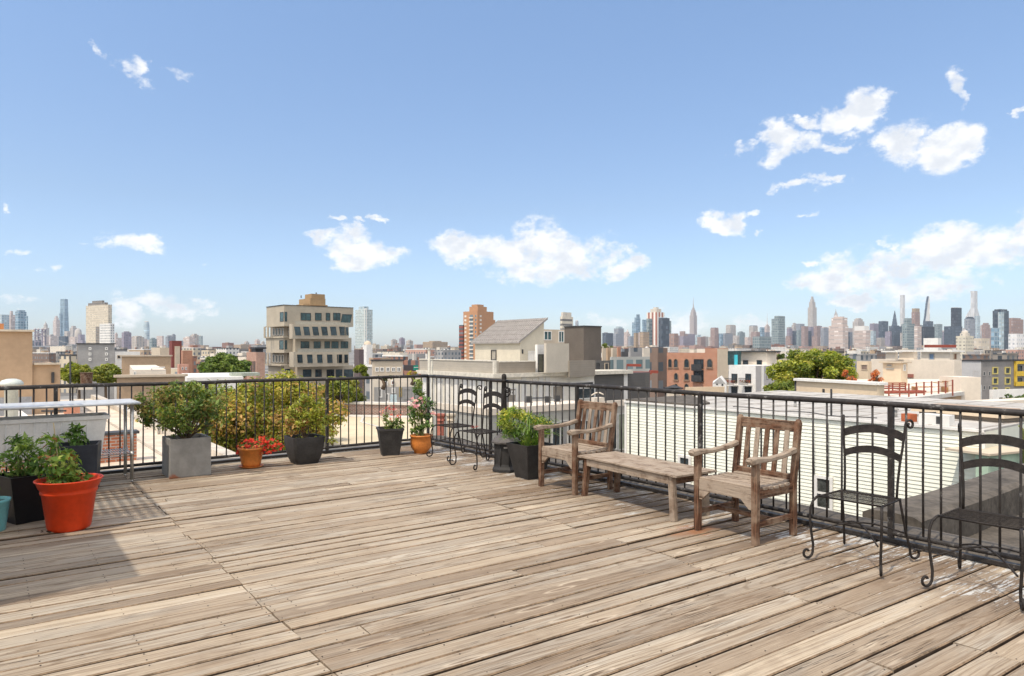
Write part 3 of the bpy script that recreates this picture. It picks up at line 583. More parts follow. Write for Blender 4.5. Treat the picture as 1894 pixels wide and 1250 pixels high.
GYE = [(.24, .23, .03), (.19, .20, .03), (.30, .25, .035), (.14, .16, .025), (.34, .22, .05)]
def sqpot(r, loc, wt, wb, h, rot, mat, th=.022, soil=.04, rim=0.0, name='pot', bulge=0.0):
    def ring(w, z, rd=.0):
        q = w / 2; o = []
        for a, b in ((-1, -1), (1, -1), (1, 1), (-1, 1)): 
            x, y = a * q, b * q; o.append((loc[0] + x*math.cos(rot) - y*math.sin(rot), loc[1] + x*math.sin(rot) + y*math.cos(rot), loc[2] + z))
        return o
    def rr(w, z, k=.035):
        q = w / 2; o = []
        for a, b, a0 in ((1, 1, 0), (-1, 1, 90), (-1, -1, 180), (1, -1, 270)):
            for st in range(4):
                an = rad(a0 + 30 * st); x = a * (q - k) + k * math.cos(an); y = b * (q - k) + k * math.sin(an)
                o.append((loc[0] + x*math.cos(rot) - y*math.sin(rot), loc[1] + x*math.sin(rot) + y*math.cos(rot), loc[2] + z))
        return o
    k = .008 if bulge == 0 else .04
    ws = [(wb, 0), (wb + .004, .012)] + [(wb + (wt - wb) * (f if not bulge else math.sin(f * math.pi / 2) ** .8), h * f) for f in (.2, .4, .6, .8, 1.0)]
    if rim: ws = ws[:-1] + [(wt - .004, h - rim), (wt + .012, h - rim), (wt + .012, h)]
    mb = MB(); R_ = [rr(a, b, k) for a, b in ws] + [rr(ws[-1][0] - 2 * th, h, k * .8), rr(ws[-1][0] - 2 * th - .01, h - soil - .01, k * .8)]
    mb.face(R_[0][::-1])
    for a, b in zip(R_, R_[1:]):
        for i in range(16): j = (i + 1) % 16; mb.face([a[i], a[j], b[j], b[i]], [(i * .03, a[i][2]), (i * .03 + .03, a[j][2]), (i * .03 + .03, b[j][2]), (i * .03, b[i][2])])
    obj(name, mb, mat, r)
    mb = MB(); q = rr(wt - 2 * th - .005, h - soil, k * .8); n = len(q); c = (loc[0], loc[1], loc[2] + h - soil + .012)
    for i in range(n): mb.face([q[i], q[(i + 1) % n], c])
    obj('soil', mb, SOIL, r)
def rndpot(r, loc, prof, mat, soil_r, soil_z, seg=40):
    mb = MB(); mb.lathe(prof, loc, seg); obj('pot', mb, mat, r)
    mb = MB(); mb.lathe([(soil_r, soil_z), (soil_r * .5, soil_z + .008), (0, soil_z + .012)], loc, 20); obj('soil', mb, SOIL, r)
def stems(r, base, tips, r0=.006, mat=None, name='stem', wob=.03):
    mb = MB()
    for q in tips:
        b_ = Vector(base) + Vector((rng.uniform(-.03, .03), rng.uniform(-.03, .03), 0)); q = Vector(q)
        m1 = b_.lerp(q, .35) + Vector((rng.uniform(-wob, wob), rng.uniform(-wob, wob), .02)); m2 = b_.lerp(q, .7) + Vector((rng.uniform(-wob, wob), rng.uniform(-wob, wob), .01))
        mb.tube([b_, m1, m2, q], [r0, r0 * .8, r0 * .6, r0 * .35], 6, caps=False)
    return obj(name, mb, mat or BARK, r)
def flowers(r, pts, size, cols, pet=5, name='blossoms'):
    mb = MB()
    for p in pts:
        c = rng.choice(cols); d_ = Vector((rng.uniform(-.5, .5), rng.uniform(-1, 0), rng.uniform(.1, 1))).normalized(); x = d_.orthogonal().normalized(); y = d_.cross(x); o = rng.random() * 6
        s_ = size * rng.uniform(.7, 1.2)
        for k_ in range(pet):
            a = o + 2 * math.pi * k_ / pet; e = x * math.cos(a) + y * math.sin(a); f = x * math.cos(a + 1.57) + y * math.sin(a + 1.57); p = Vector(p)
            mb.face([p, p + e * s_ * .55 + f * s_ * .3 + d_ * s_ * .2, p + e * s_ + d_ * s_ * .25, p + e * s_ * .55 - f * s_ * .3 + d_ * s_ * .2], None, tuple(x_ * rng.uniform(.8, 1.15) for x_ in c))
    return obj(name, mb, PETAL, r)
TH = math.atan2(V.y, V.x)
def behind(px, py, dy): return P2(px, gnd(px, py).y + dy)
# grey concrete planter with the big dark bush
c = Vector((-3.946, 7.855)) + V * .225 + U * .225
r = thing('potted_shrub', 'big dark green bush in a square grey concrete planter stained with rust', 'potted plant', (*c, 0))
def rustconc():
    m, t, b = newmat('rust_stained_concrete'); p = pos(t); n = noise(t, p, 5, 6, .65); s = nd(t, 'ShaderNodeSeparateXYZ', {0: p})
    col = mixc(t, sstep(t, n, .3, .7), (.20, .19, .175), (.29, .28, .26))
    dx = mth(t, 'SUBTRACT', s.outputs[0], -3.92); q = mth(t, 'ADD', mth(t, 'MULTIPLY', mth(t, 'MULTIPLY', dx, dx), 160.0), mth(t, 'MULTIPLY', s.outputs[2], 18.0))
    k_ = sstep(t, mth(t, 'ADD', q, mth(t, 'MULTIPLY', noise(t, p, 14, 5, .7), 2.4)), 2.3, 1.2)
    col = mixc(t, mth(t, 'MULTIPLY', k_, .85), col, (.26, .075, .025))
    t.links.new(col, b.inputs['Base Color']); b.inputs['Roughness'].default_value = .85; bump(t, b, noise(t, p, 90, 4), .004, .4); return m
sqpot(r, (*c, 0), .45, .45, .45, TH, rustconc(), th=.028, soil=.05)
cc = at(333, 752, 8.1); cs, rs = clumps(cc, (.58, .5, .34), 44, .07, .15, inner=.25)
cs += [list(at(x, y, 8.1 + rng.uniform(-.25, .25))) for x, y in ((262, 735), (285, 722), (325, 712), (355, 715), (385, 728), (405, 748), (410, 775), (270, 765), (300, 785), (345, 792), (380, 790), (330, 800), (250, 750), (415, 738))]; rs += [[.10, .10, .075]] * 14
leaves('foliage', r, 5200, cs, rs, .042, GDK + [(.16, .12, .03)], shell=.1)
stems(r, (c.x, c.y, .42), cs[:22] + cs[-8:], .009)
# dark rounded planter with yellow-green bush
c = gnd(570, 859) + V * .02 + U * .19
r = thing('potted_shrub', 'yellow green bush in a rounded dark grey square planter beside the red flowers', 'potted plant', (*c, 0))
sqpot(r, (*c, 0), .42, .29, .35, TH, BLKPL, th=.02, bulge=1)
cc = at(572, 768, c.y); cs, rs = clumps(cc, (.30, .3, .27), 30, .05, .11, inner=.2)
cs += [list(at(x, y, c.y + rng.uniform(-.1, .1))) for x, y in ((560, 735), (595, 745), (612, 770), (618, 800), (615, 815), (535, 780), (540, 800), (555, 812), (590, 812), (530, 760))]; rs += [[.07, .07, .06]] * 10
leaves('foliage', r, 3600, cs, rs, .036, [(.22, .24, .03), (.17, .20, .03), (.28, .28, .05), (.10, .13, .025), (.25, .12, .04)], shell=.1)
stems(r, (c.x, c.y, .33), cs[:14], .006)
# orange pot of red flowers
c = gnd(470, 866) + V * .0 + U * .12
r = thing('potted_flowers', 'bright red flowers spilling over a small orange pot on a saucer', 'potted plant', (*c, 0))
rndpot(r, (*c, 0), [(0, .012), (.105, .012), (.118, .05), (.15, .225), (.162, .228), (.162, .255), (.148, .255), (.142, .22)], TERRA, .144, .225)
mb = MB(); mb.lathe([(0, 0), (.12, 0), (.155, .022), (.15, .022), (.12, .008), (0, .008)], (*c, 0), 32); obj('saucer', mb, TERRA, r)
cs = [list(at(x, y, c.y + rng.uniform(-.12, .1))) for x, y in ((450, 825), (462, 820), (478, 816), (492, 815), (505, 820), (512, 828), (486, 826), (468, 830), (498, 832), (478, 836), (449, 838))]; rs = [[.07, .07, .045]] * 11
leaves('foliage', r, 420, cs, rs, .035, [(.08, .13, .03), (.14, .18, .04)], shell=.1)
fl = []
for i in range(330):
    q = cs[rng.randrange(11)]; v_ = nr.normal(size=3); v_ /= np.linalg.norm(v_); fl.append((q[0] + v_[0]*.075, q[1] + v_[1]*.075, q[2] + v_[2]*.05 + .005))
flowers(r, fl, .020, [(.62, .018, .012), (.75, .04, .02), (.5, .01, .01), (.7, .10, .03)])
# dark square pot with pink-red flowers near the corner
c = gnd(730, 843) + U * .14 + V * .0
r = thing('potted_flowers', 'sparse red and pink flowers in a tapered dark square pot near the corner', 'potted plant', (*c, 0))
sqpot(r, (*c, 0), .345, .235, .385, TH - .35, BLKPL, th=.018, rim=.03)
cs = [list(at(x, y, c.y + rng.uniform(-.06, .06))) for x, y in ((712, 772), (722, 782), (735, 778), (730, 788), (742, 786), (716, 790))]
leaves('foliage', r, 260, cs, [[.06, .06, .06]] * 6, .045, GDK + [(.12, .16, .04)], shell=.1)
tips = [at(x, y, c.y + rng.uniform(-.05, .05)) for x, y in ((708, 762), (716, 752), (724, 758), (733, 754), (742, 764), (704, 768), (728, 770), (738, 772), (722, 778))]
stems(r, (c.x, c.y, .35), tips + [Vector(q) for q in cs], .004, STEM)
flowers(r, [p + Vector((rng.uniform(-.04, .04), 0, rng.uniform(-.03, .03))) for p in tips for _ in range(3)], .022, [(.45, .05, .04), (.7, .35, .32), (.75, .16, .10)])
# round orange pot with tall pink-flowering plant
c = gnd(775, 839) + U * .06 + V * .07
r = thing('potted_flowers', 'tall leafy plant with pink blossoms in a round orange pot in the far corner', 'potted plant', (*c, 0))
rndpot(r, (*c, 0), [(0, 0), (.105, 0), (.105, .03), (.12, .045), (.148, .09), (.155, .16), (.152, .235), (.162, .24), (.162, .262), (.145, .262), (.14, .22)], TERRA, .142, .235)
cs = [list(at(x, y, c.y + rng.uniform(-.08, .08))) for x, y in ((774, 708), (770, 720), (778, 728), (772, 742), (766, 755), (784, 752), (776, 768), (765, 778), (790, 770), (780, 788), (768, 796), (790, 786), (797, 748), (762, 765), (785, 740))]
leaves('foliage', r, 1000, cs, [[.09, .09, .075]] * len(cs), .05, [(.045, .09, .025), (.07, .13, .03), (.10, .17, .045), (.16, .2, .05)], shell=.1)
stems(r, (c.x, c.y, .23), cs, .006, STEM)
fp_ = [at(x, y, c.y - .1) for x, y in ((762, 738), (768, 741), (778, 737), (784, 742), (758, 745), (775, 750), (768, 752), (802, 766), (799, 762), (763, 748), (782, 745))]
flowers(r, [p + Vector((rng.uniform(-.02, .02), 0, rng.uniform(-.02, .02))) for p in fp_ for _ in range(3)], .032, [(.80, .50, .50), (.85, .68, .65), (.72, .30, .36)])
# tall black planter with grassy green plant
c0 = Vector((.19, 7.78)); c = c0 + U * .13 + V * .12
r = thing('potted_grass', 'bushy bright green grassy plant in a tall tapered black planter beside the wooden armchair', 'potted plant', (*c, 0))
sqpot(r, (*c, 0), .40, .24, .40, TH, BLKPL, th=.02, soil=.05)
cs = [list(at(x, y, c.y + rng.uniform(-.1, .1))) for x, y in ((935, 768), (950, 762), (965, 768), (980, 775), (995, 782), (1008, 785), (945, 785), (965, 790), (985, 798), (1005, 800), (955, 805), (975, 815), (990, 812), (930, 782), (940, 800))]
leaves('foliage', r, 3000, cs, [[.10, .10, .08]] * len(cs), .055, [(.13, .22, .03), (.20, .28, .035), (.08, .15, .025), (.05, .10, .02), (.28, .32, .06)], asp=.16, upbias=.1, shell=.05)
leaves('yellow_tips', r, 500, [q for q in cs[:6]], [[.11, .11, .07]] * 6, .022, [(.42, .36, .05), (.36, .34, .05)], shell=.5, asp=.8)
mb = MB()
for i in range(60):
    a = rng.random() * 6.28; L_ = rng.uniform(.14, .34); b_ = Vector((c.x + .08 * math.cos(a), c.y + .08 * math.sin(a), .36)); o_ = Vector((math.cos(a), math.sin(a), 0))
    hz = rng.uniform(.12, .38); sd = Vector((-o_.y, o_.x, 0)) * .004; p_ = [b_, b_ + o_ * L_ * .4 + Vector((0, 0, hz * .7)), b_ + o_ * L_ * .8 + Vector((0, 0, hz)), b_ + o_ * L_ * 1.1 + Vector((0, 0, hz * .8))]
    for q0_, q1_ in zip(p_, p_[1:]): mb.face([q0_ - sd, q0_ + sd, q1_ + sd, q1_ - sd], None, (.13, .22, .035))
obj('blades', mb, LEAF, r)
# ---- left group
# orange-red pot
c = behind(128, 986, .15)
r = thing('potted_plant', 'small leafy shrub in a big bright red orange plastic pot at left', 'potted plant', (*c, 0))
rndpot(r, (*c, 0), [(0, 0), (.147, 0), (.154, .012), (.160, .03), (.196, .30), (.204, .305), (.208, .318), (.204, .328), (.211, .348), (.218, .352), (.236, .402), (.246, .408), (.248, .418), (.238, .420), (.228, .412), (.212, .37)], REDPOT, .212, .36, 64)
cs = [list(at(x, y, c.y + rng.uniform(-.12, .12))) for x, y in ((100, 835), (112, 850), (125, 858), (105, 868), (90, 870), (130, 875), (145, 880), (118, 885), (100, 888), (82, 850), (125, 845), (140, 893), (95, 812), (110, 872))]
leaves('foliage', r, 560, cs, [[.10, .10, .07]] * len(cs), .062, [(.12, .20, .03), (.08, .15, .03), (.17, .26, .05), (.24, .28, .06), (.30, .12, .05)], shell=.1, asp=.42, droop=.4)
stems(r, (c.x, c.y, .35), cs, .006, STEM, wob=.05)
mb = MB(); mb.tube([(c.x - .03, c.y, .34), at(107, 850, c.y), at(99, 782, c.y)], .004, 6); obj('stake', mb, plain('bamboo_cane', (.42, .33, .18), .6), r)
mb = MB(); q_ = gnd(82, 987)
for i in range(9):
    p_ = Vector((q_.x + rng.uniform(-.09, .07), q_.y + rng.uniform(-.03, .03), .004 + rng.random() * .008)); a_ = rng.random() * 6.28; u_ = Vector((math.cos(a_), math.sin(a_), .2)) * .03; v_ = Vector((-math.sin(a_), math.cos(a_), .3)) * .012
    mb.face([p_, p_ + u_ * .5 + v_, p_ + u_, p_ + u_ * .5 - v_], None, (.06, .035, .02))
tag(obj('leaf_litter', mb, PETAL, loc=(q_.x, q_.y, 0)), 'small dark leaf litter on the deck at the foot of the red orange pot', 'leaf litter')
# tall black pot
c = behind(50, 970, .17)
r = thing('potted_plant', 'tall leafy plant in a tall tapered black pot behind the red orange pot', 'potted plant', (*c, 0))
sqpot(r, (*c, 0), .40, .27, .41, TH + .35, plain('gloss_black_planter', (.012, .012, .013), .35, .2, 5), th=.02, soil=.03)
cs = [list(at(x, y, c.y + rng.uniform(-.12, .12))) for x, y in ((35, 815), (45, 828), (25, 835), (55, 845), (35, 855), (20, 865), (50, 868), (70, 862), (30, 880), (12, 850), (65, 848), (80, 838), (15, 885), (55, 822), (75, 875), (60, 890))]
leaves('foliage', r, 620, cs, [[.10, .10, .075]] * len(cs), .075, [(.09, .16, .03), (.13, .21, .045), (.06, .12, .025), (.18, .24, .06)], shell=.1, asp=.28, upbias=.3, droop=.5)
stems(r, (c.x, c.y, .38), cs, .006, STEM, wob=.05)
# blue-black planter with small plant
c = P2(144, 7.2)
r = thing('potted_plant', 'small sapling in a blue black square planter in front of the long white trough', 'potted plant', (*c, 0))
sqpot(r, (*c, 0), .40, .36, .50, TH - .2, plain('blue_black_planter', (.030, .034, .044), .5, .15, 6), th=.022, soil=.04)
cs = [list(at(x, y, c.y + rng.uniform(-.06, .06))) for x, y in ((140, 790), (132, 800), (148, 800), (140, 808), (125, 806), (155, 812), (136, 818), (150, 820))]
leaves('foliage', r, 190, cs, [[.06, .06, .045]] * len(cs), .07, [(.08, .15, .03), (.12, .19, .045), (.05, .10, .02)], shell=.1, asp=.35)
stems(r, (c.x, c.y, .47), cs, .004, STEM)
# teal pot at the edge
c = behind(-14, 988, .1)
r = thing('potted_plant', 'pale teal pot cut off by the left edge of the picture', 'potted plant', (*c, 0))
rndpot(r, (*c, 0), [(0, 0), (.085, 0), (.09, .01), (.118, .235), (.124, .24), (.126, .262), (.116, .262), (.11, .23)], plain('teal_glaze', (.16, .42, .44), .3, .1, 5), .11, .235)
leaves('foliage', r, 60, [(c.x - .02, c.y, .33)], [[.07, .07, .07]], .05, GDK, shell=.1); stems(r, (c.x, c.y, .23), [(c.x, c.y, .33), (c.x - .03, c.y, .36)], .004, STEM)
# steel worktable with wire shelf, and the trough on it
e = Vector((-4.28, 7.67)); L_, D_ = 1.75, .60
wt_ = thing('work_table', 'long steel work table with a wire shelf against the left railing', 'table', (*e, 0))
def tp(a, b, z): q = e - V * a + U * b; return (q.x, q.y, z)
mb = MB(); mb.prism([tp(-.07, -.06, 0)[:2], tp(L_, -.06, 0)[:2], tp(L_, D_, 0)[:2], tp(-.07, D_, 0)[:2]], .877, .903)
mb.tube([tp(-.07, -.06, .889), tp(L_, -.06, .889)], .0135, 10); mb.tube([tp(-.07, -.06, .889), tp(-.07, D_, .889)], .0135, 10); obj('tabletop', mb, ZINC, wt_)
for a in (0.0, L_ - .08):
    for b in (0.0, .46):
        mb = MB(); mb.tube([tp(a, b, .03), tp(a, b, .875)], .019, 12); mb.tube([tp(a, b, 0), tp(a, b, .03)], .012, 8); mb.tube([tp(a, b, .30), tp(a, b, .345)], .024, 12); obj('leg', mb, STEEL, wt_)
mb = MB()
for b in (0, .46): mb.tube([tp(0, b, .325), tp(L_ - .08, b, .325)], .006, 6); mb.tube([tp(0, b, .30), tp(L_ - .08, b, .30)], .005, 6)
for i in range(64):
    a = i * (L_ - .08) / 63; mb.tube([tp(a, 0, .328), tp(a, .46, .328)], .004, 5, caps=False)
for a in (0, L_ - .08): mb.tube([tp(a, 0, .325), tp(a, .46, .325)], .006, 6)
obj('wire_shelf', mb, STEEL, wt_)
tb = thing('planting_trough', 'long white plastic trough standing on the wire shelf of the steel table', 'trough', tp(.7, .25, .335))
mb = MB()
def trr(a0, a1, b0, b1, z): return [tp(a0, b0, z), tp(a0, b1, z), tp(a1, b1, z), tp(a1, b0, z)]
lv = [trr(.28, 1.46, .10, .40, .335), trr(.24, 1.50, .05, .45, .72), trr(.21, 1.53, .03, .47, .725), trr(.205, 1.535, .025, .475, .765), trr(.23, 1.51, .05, .45, .765), trr(.32, 1.44, .10, .40, .40)]
mb.face(lv[0]); mb.face(lv[-1])
for a, b in zip(lv, lv[1:]):
    for i in range(4): j = (i + 1) % 4; mb.face([a[j], a[i], b[i], b[j]])
for i in range(9):
    a = .42 + i * .12; mb.tube([tp(a + .01, .09, .36), tp(a, .048, .715)], .005, 5)
obj('tub', mb, plain('white_plastic', (.80, .78, .74), .45, .06, 6, stain=.08), tb)

# lattice canopy and stair bulkhead whose shade falls on the deck at left (they stand outside the frame)
LK = 2.4 / math.tan(SUN_EL)
k1 = Vector((-3.10, 6.10)) - SH * LK; k2 = Vector((-4.4, 7.85)) - SH * LK
pg = thing('pergola', 'white lattice canopy on posts at the left end of the deck', 'pergola', (*k1, 0))
mb = MB(); du = (k2 - k1); Lu = du.length; du.normalize()
for i in range(int(Lu / .085) + 1): a = k1 + du * min(i * .085, Lu); mb.bar((*a, 2.40), (*(a - V * 3.0), 2.40), .042, .01)
for i in range(36): a = k1 - V * (i * .085); mb.bar((*a, 2.411), (*(a + du * Lu), 2.411), .042, .01)
obj('lattice', mb, WHITE, pg)
for a, b in ((.35, .15), (.35, Lu - .15), (2.9, .15), (2.9, Lu - .15)): mb = MB(); q = k1 - V * a + du * b; mb.bar((*q, 0), (*q, 2.39), .08, .08, up=(1, 0, 0)); obj('post', mb, WHITE, pg)
LB = 3.0 / math.tan(SUN_EL); q2 = Vector((-2.52, 4.5)) - SH * LB; q1 = Vector((-3.35, 5.58)) - SH * LB
bk = thing('stair_bulkhead', 'pale stair house on the deck beside the lattice canopy', 'stair house', (*q2, 0))
mb = MB(); mb.prism([q2, q1, q1 - V * .22, q1 - V * .22 + U * .95, q1 - V * 2.6 + U * .95, q2 - V * 2.6], 0.0, 2.95); obj('wall', mb, plain('render_cream', (.55, .49, .40), .85, .1, 2), bk)
mb = MB(); mb.prism([q2 + (q2 - q1) * .03 + V * .05, q1 + (q1 - q2) * .03 + V * .05, q1 + (q1 - q2) * .03 - V * 2.65, q2 + (q2 - q1) * .03 - V * 2.65], 2.95, 3.0); obj('coping', mb, TRIMD, bk)
mb = MB(); q = q2.lerp(q1, .5) + V * .015; mb.bar((*q, .02), (*q, 2.05), .85, .04, up=(V.x, V.y, 0)); obj('door', mb, plain('green_door', (.05, .09, .06), .5), bk)
# ---------------------------------------------------------------- the city
gm, gt, gb = newmat('city_ground')
gc = mixc(gt, sstep(gt, noise(gt, pos(gt), .03, 6, .6), .4, .6), (.12, .115, .11), (.26, .25, .23)); gt.links.new(gc, gb.inputs['Base Color']); gb.inputs['Roughness'].default_value = .95
mb = MB(); mb.face([(-8900, -260, -15), (8900, -260, -15), (8900, 8900, -15), (-8900, 8900, -15)]); tag(obj('ground', mb, gm), kind='structure')
def fm(n, w, **k): return facade(n, w, **k)
M = dict(
 brick=fm('far_red_brick', (.30, .155, .11), glass=(.06, .07, .08), pu=2.6, pv=3.1, wu=.42, wv=.5), brown=fm('far_brown_brick', (.20, .14, .11), glass=(.07, .08, .09), pu=2.8),
 tan=fm('far_tan', (.43, .32, .22), glass=(.10, .10, .11), pu=3.2), cream=fm('far_cream', (.56, .48, .36), glass=(.11, .12, .13), pu=3.4),
 white=fm('far_white', (.68, .65, .60), glass=(.10, .12, .14), pu=3.0), grey=fm('far_grey', (.34, .33, .32), glass=(.07, .09, .11), pu=3.0), pink=fm('far_pink', (.50, .31, .25), glass=(.10, .10, .11)),
 pale=fm('far_pale_blank', (.62, .56, .47), pu=9, wu=.12, wv=.3), taupe=fm('far_taupe', (.26, .23, .20), glass=(.05, .06, .07)), dark=fm('far_dark', (.10, .095, .095), glass=(.2, .22, .24), pu=2.8))
T = dict(
 glass=fm('tower_glass', (.30, .38, .43), glass=(.12, .20, .26), pu=14, pv=12, wu=.75, wv=.7, rg=.25), gpale=fm('tower_pale_glass', (.46, .52, .53), glass=(.24, .32, .36), pu=12, pv=11, wu=.6, wv=.6, rg=.3),
 gdark=fm('tower_dark_glass', (.085, .10, .12), glass=(.035, .05, .07), pu=10, pv=13, wu=.7, wv=.6, rg=.3), black=fm('tower_black', (.045, .05, .06), glass=(.015, .02, .028), pu=8, pv=14, wu=.6, wv=.8, rg=.3),
 stone=fm('tower_stone', (.50, .44, .38), glass=(.26, .25, .25), pu=10, pv=9, wu=.4, wv=.75), beige=fm('tower_beige', (.58, .51, .41), glass=(.40, .36, .31), pu=6, pv=7, wu=.55, wv=.45),
 pinkb=fm('tower_pinkish', (.55, .45, .40), glass=(.42, .36, .33), pu=11, pv=10, wu=.95, wv=.35), brick=fm('tower_brick', (.34, .235, .20), glass=(.2, .17, .17), pu=9, pv=9, wu=.4, wv=.55),
 grey=fm('tower_grey', (.30, .31, .33), glass=(.14, .16, .19), pu=9, pv=10, wu=.45, wv=.6), green=fm('tower_green_glass', (.27, .31, .31), glass=(.13, .17, .18), pu=7, pv=9, wu=.6, wv=.6, rg=.25),
 purple=fm('tower_violet_grey', (.30, .26, .30), glass=(.17, .16, .20), pu=10, pv=9, wu=.45, wv=.5), white=fm('tower_white', (.74, .72, .70), glass=(.42, .44, .46), pu=5.5, pv=6, wu=.45, wv=.45), pale=fm('tower_pale_pencil', (.66, .64, .60), glass=(.42, .42, .43), pu=7, pv=40, wu=.5, wv=.9))
def cbox(x0, xc, x1, Y, r=None, dl=None, dr=None):
    """footprint from the pixel columns of its left edge, near corner and right edge, at distance Y"""
    k = (xc - CX) / F
    if r is None: r = 45 + 25 * k
    r = rad(r); u = Vector((-math.cos(r), math.sin(r))); v = Vector((math.sin(r), math.cos(r))); C = P2(xc, Y)
    tl = dl if dl is not None else max(hit(C, u, x0), .3); tr_ = dr if dr is not None else max(hit(C, v, x1), .3)
    return C, u, v, tl, tr_
def poly(b, il=0.0, ir=0.0, ol=0.0, orr=0.0):
    C, u, v, tl, tr_ = b; a = C + u * il + v * ir
    return [a, C + u * (tl - ol) + v * ir, C + u * (tl - ol) + v * (tr_ - orr), C + u * il + v * (tr_ - orr)]
def inset(b, fl0, fl1, fr0, fr1):                  # sub-footprint by fractions
    C, u, v, tl, tr_ = b; return [C + u * tl * a + v * tr_ * c for a, c in ((fl0, fr0), (fl1, fr0), (fl1, fr1), (fl0, fr1))]
def tower(name, label, x0, xc, x1, yt, Y, m, tiers=(), spire=None, group=None, dl=None, dr=None, cat='skyscraper', dep=None):
    if dep: dl = dep if xc <= x0 + .5 else None; dr = dep if xc >= x1 - .5 else None
    b = cbox(x0, xc, x1, Y, dl=dl, dr=dr); t_ = thing(name, label, cat, (*b[0], -15), group)
    mb = MB(); mb.prism(poly(b), -15, zof(yt, Y)); obj('shaft', mb, m, t_); zl = zof(yt, Y)
    for (a, y2, m2) in tiers:                       # a = inset fraction on each side or 4 fractions
        a4 = a if isinstance(a, tuple) else (a, 1 - a, a, 1 - a); mb = MB(); mb.prism(inset(b, *a4), zl - .5, zof(y2, Y)); obj('crown', mb, m2 or m, t_); zl = zof(y2, Y)
    if spire:
        y2, w_ = spire; c = inset(b, .5, .5, .5, .5)[0]; mb = MB(); zt = zof(y2, Y); r0 = w_ / 2 / F * Y
        mb.lathe([(r0, zl - 1), (r0 * .75, zl + (zt - zl) * .2), (r0 * .3, zl + (zt - zl) * .55), (r0 * .12, zt), (0, zt)], (*c, 0), 8); obj('spire', mb, m, t_)
    return t_
SK = 5600; S1 = 'far skyline towers'
glasst = T['glass']
# --- downtown cluster at left
tower('skyscraper', 'pale glass tower cut by the left edge above the tan wall', -14, 3, 17, 581.5, 3300, T['gpale'])
tower('skyscraper', 'pinkish slant topped tower second from the left edge of the skyline', 16, 20, 28, 582, 3400, T['pinkb'], tiers=[((0, .5, 0, .5), 575, None)])
tower('skyscraper', 'round shouldered blue glass tower above the orange brick bulkhead at left', 28, 34, 49, 576, 3200, T['glass'], tiers=[(.12, 573, None)], dep=None)
tower('skyscraper', 'lower glass slab against the right side of the round shouldered tower at left', 47, 50, 51.8, 584, 3210, T['glass'])
tower('skyscraper', 'white gothic stepped tower with a pointed roof behind the bridge tower', 78, 84, 91, 606, 4600, T['stone'], tiers=[(.2, 600, None)], spire=(594, 6))
tower('skyscraper', 'slim beige stone tower touching the tallest glass tower at left', 98, 104, 111, 592, 5200, T['pinkb'], tiers=[(.18, 587, None), (.32, 584, None)])
# tallest glass tower at left, tapering
Y = 5500; t_ = thing('skyscraper', 'tallest blue glass tower at left with tapering sides and notched top', 'skyscraper', (*P2(118, Y), -15))
mb = MB(); zb_, zt_ = -15, zof(553, Y); wb_ = 18 / F * Y / 2 * .8; c = P2(118.7, Y)
q0 = [c + Vector((math.cos(a), math.sin(a))) * wb_ * 1.2 for a in [rad(30 + 90 * i) for i in range(4)]]; q1 = [c + Vector((math.cos(a), math.sin(a))) * wb_ * .82 for a in [rad(45 + 90 * i) for i in range(4)]]
for i in range(4):
    j = (i + 1) % 4; mb.face([(*q0[i], -15), (*q0[j], -15), (*q1[i], zt_)], [(0, -15), (60, -15), (30, zt_)]); mb.face([(*q0[j], -15), (*q1[j], zt_ - (14 if i == 0 else 0)), (*q1[i], zt_)], [(60, -15), (60, zt_), (0, zt_)])
mb.face([(*p, zt_) for p in q1]); obj('shaft', mb, T['glass'], t_)
tower('skyscraper', 'low blue glass block against the left foot of the tallest glass tower', 109.5, 112, 116, 579, 5300, T['glass'])
tower('skyscraper', 'stepped grey block right of the tallest glass tower', 129, 135, 143, 606, 5200, T['stone'], tiers=[(.2, 602.5, None)])
Y = 4900; t_ = thing('skyscraper', 'pale tower with a rounded dome roof left of the big beige slab', 'skyscraper', (*P2(144, Y), -15))
mb = MB(); rr_ = 6 / F * Y; mb.lathe([(rr_, 0), (rr_, 140 - 20), (rr_ * .85, 150), (rr_ * .5, 160), (0, 165)], (*P2(144.5, Y), -15), 16); obj('shaft', mb, T['stone'], t_)
tower('skyscraper', 'dull violet block just left of the big beige slab', 144, 149, 157, 618.5, 4200, T['purple'])
for i, (a, b_, y) in enumerate(((92, 99, 618), (66, 76, 616), (119, 130, 612))): tower('skyscraper', ['small pale block between the gothic tower and the slim beige tower', 'whitish block seen through the legs of the bridge tower', 'warm stone block in front of the tallest glass tower'][i], a, (a+b_)/2, b_, y, 4400 - i * 100, T['stone'])
# suspension bridge tower
Y = 2600; bt = thing('bridge_tower', 'steel lattice bridge tower with pointed posts above the tan wall', 'bridge', (*P2(74, Y), -15))
for i, px in enumerate((65, 71, 78, 84)):
    c = P2(px, Y + (i % 2) * 12); mb = MB(); mb.bar((*c, -15), (*c, zof(609, Y)), 4, 4, up=(1, 0, 0)); mb.lathe([(5, zof(610, Y)), (5, zof(608.5, Y)), (0, zof(606, Y))], (*c, 0), 8); obj('leg', mb, T['purple'], bt)
mb = MB()
for (y0, y1) in ((613, 613), (622, 622), (613, 622), (622, 613), (632, 632)): mb.bar(at(65, y0, Y), at(84, y1, Y), 3, 3)
obj('bracing', mb, T['purple'], bt)
mb = MB(); mb.bar(at(30, 641, Y), at(160, 640, Y - 60), 8, 6); mb.tube([at(74 + i * 8, 612 + 26 * (1 - (1 - i / 10) ** 2), Y) for i in range(11)], .9, 5); mb.tube([at(74 - i * 6, 612 + 26 * (1 - (1 - i / 10) ** 2), Y) for i in range(11)], .9, 5); obj('deck', mb, T['grey'], bt)
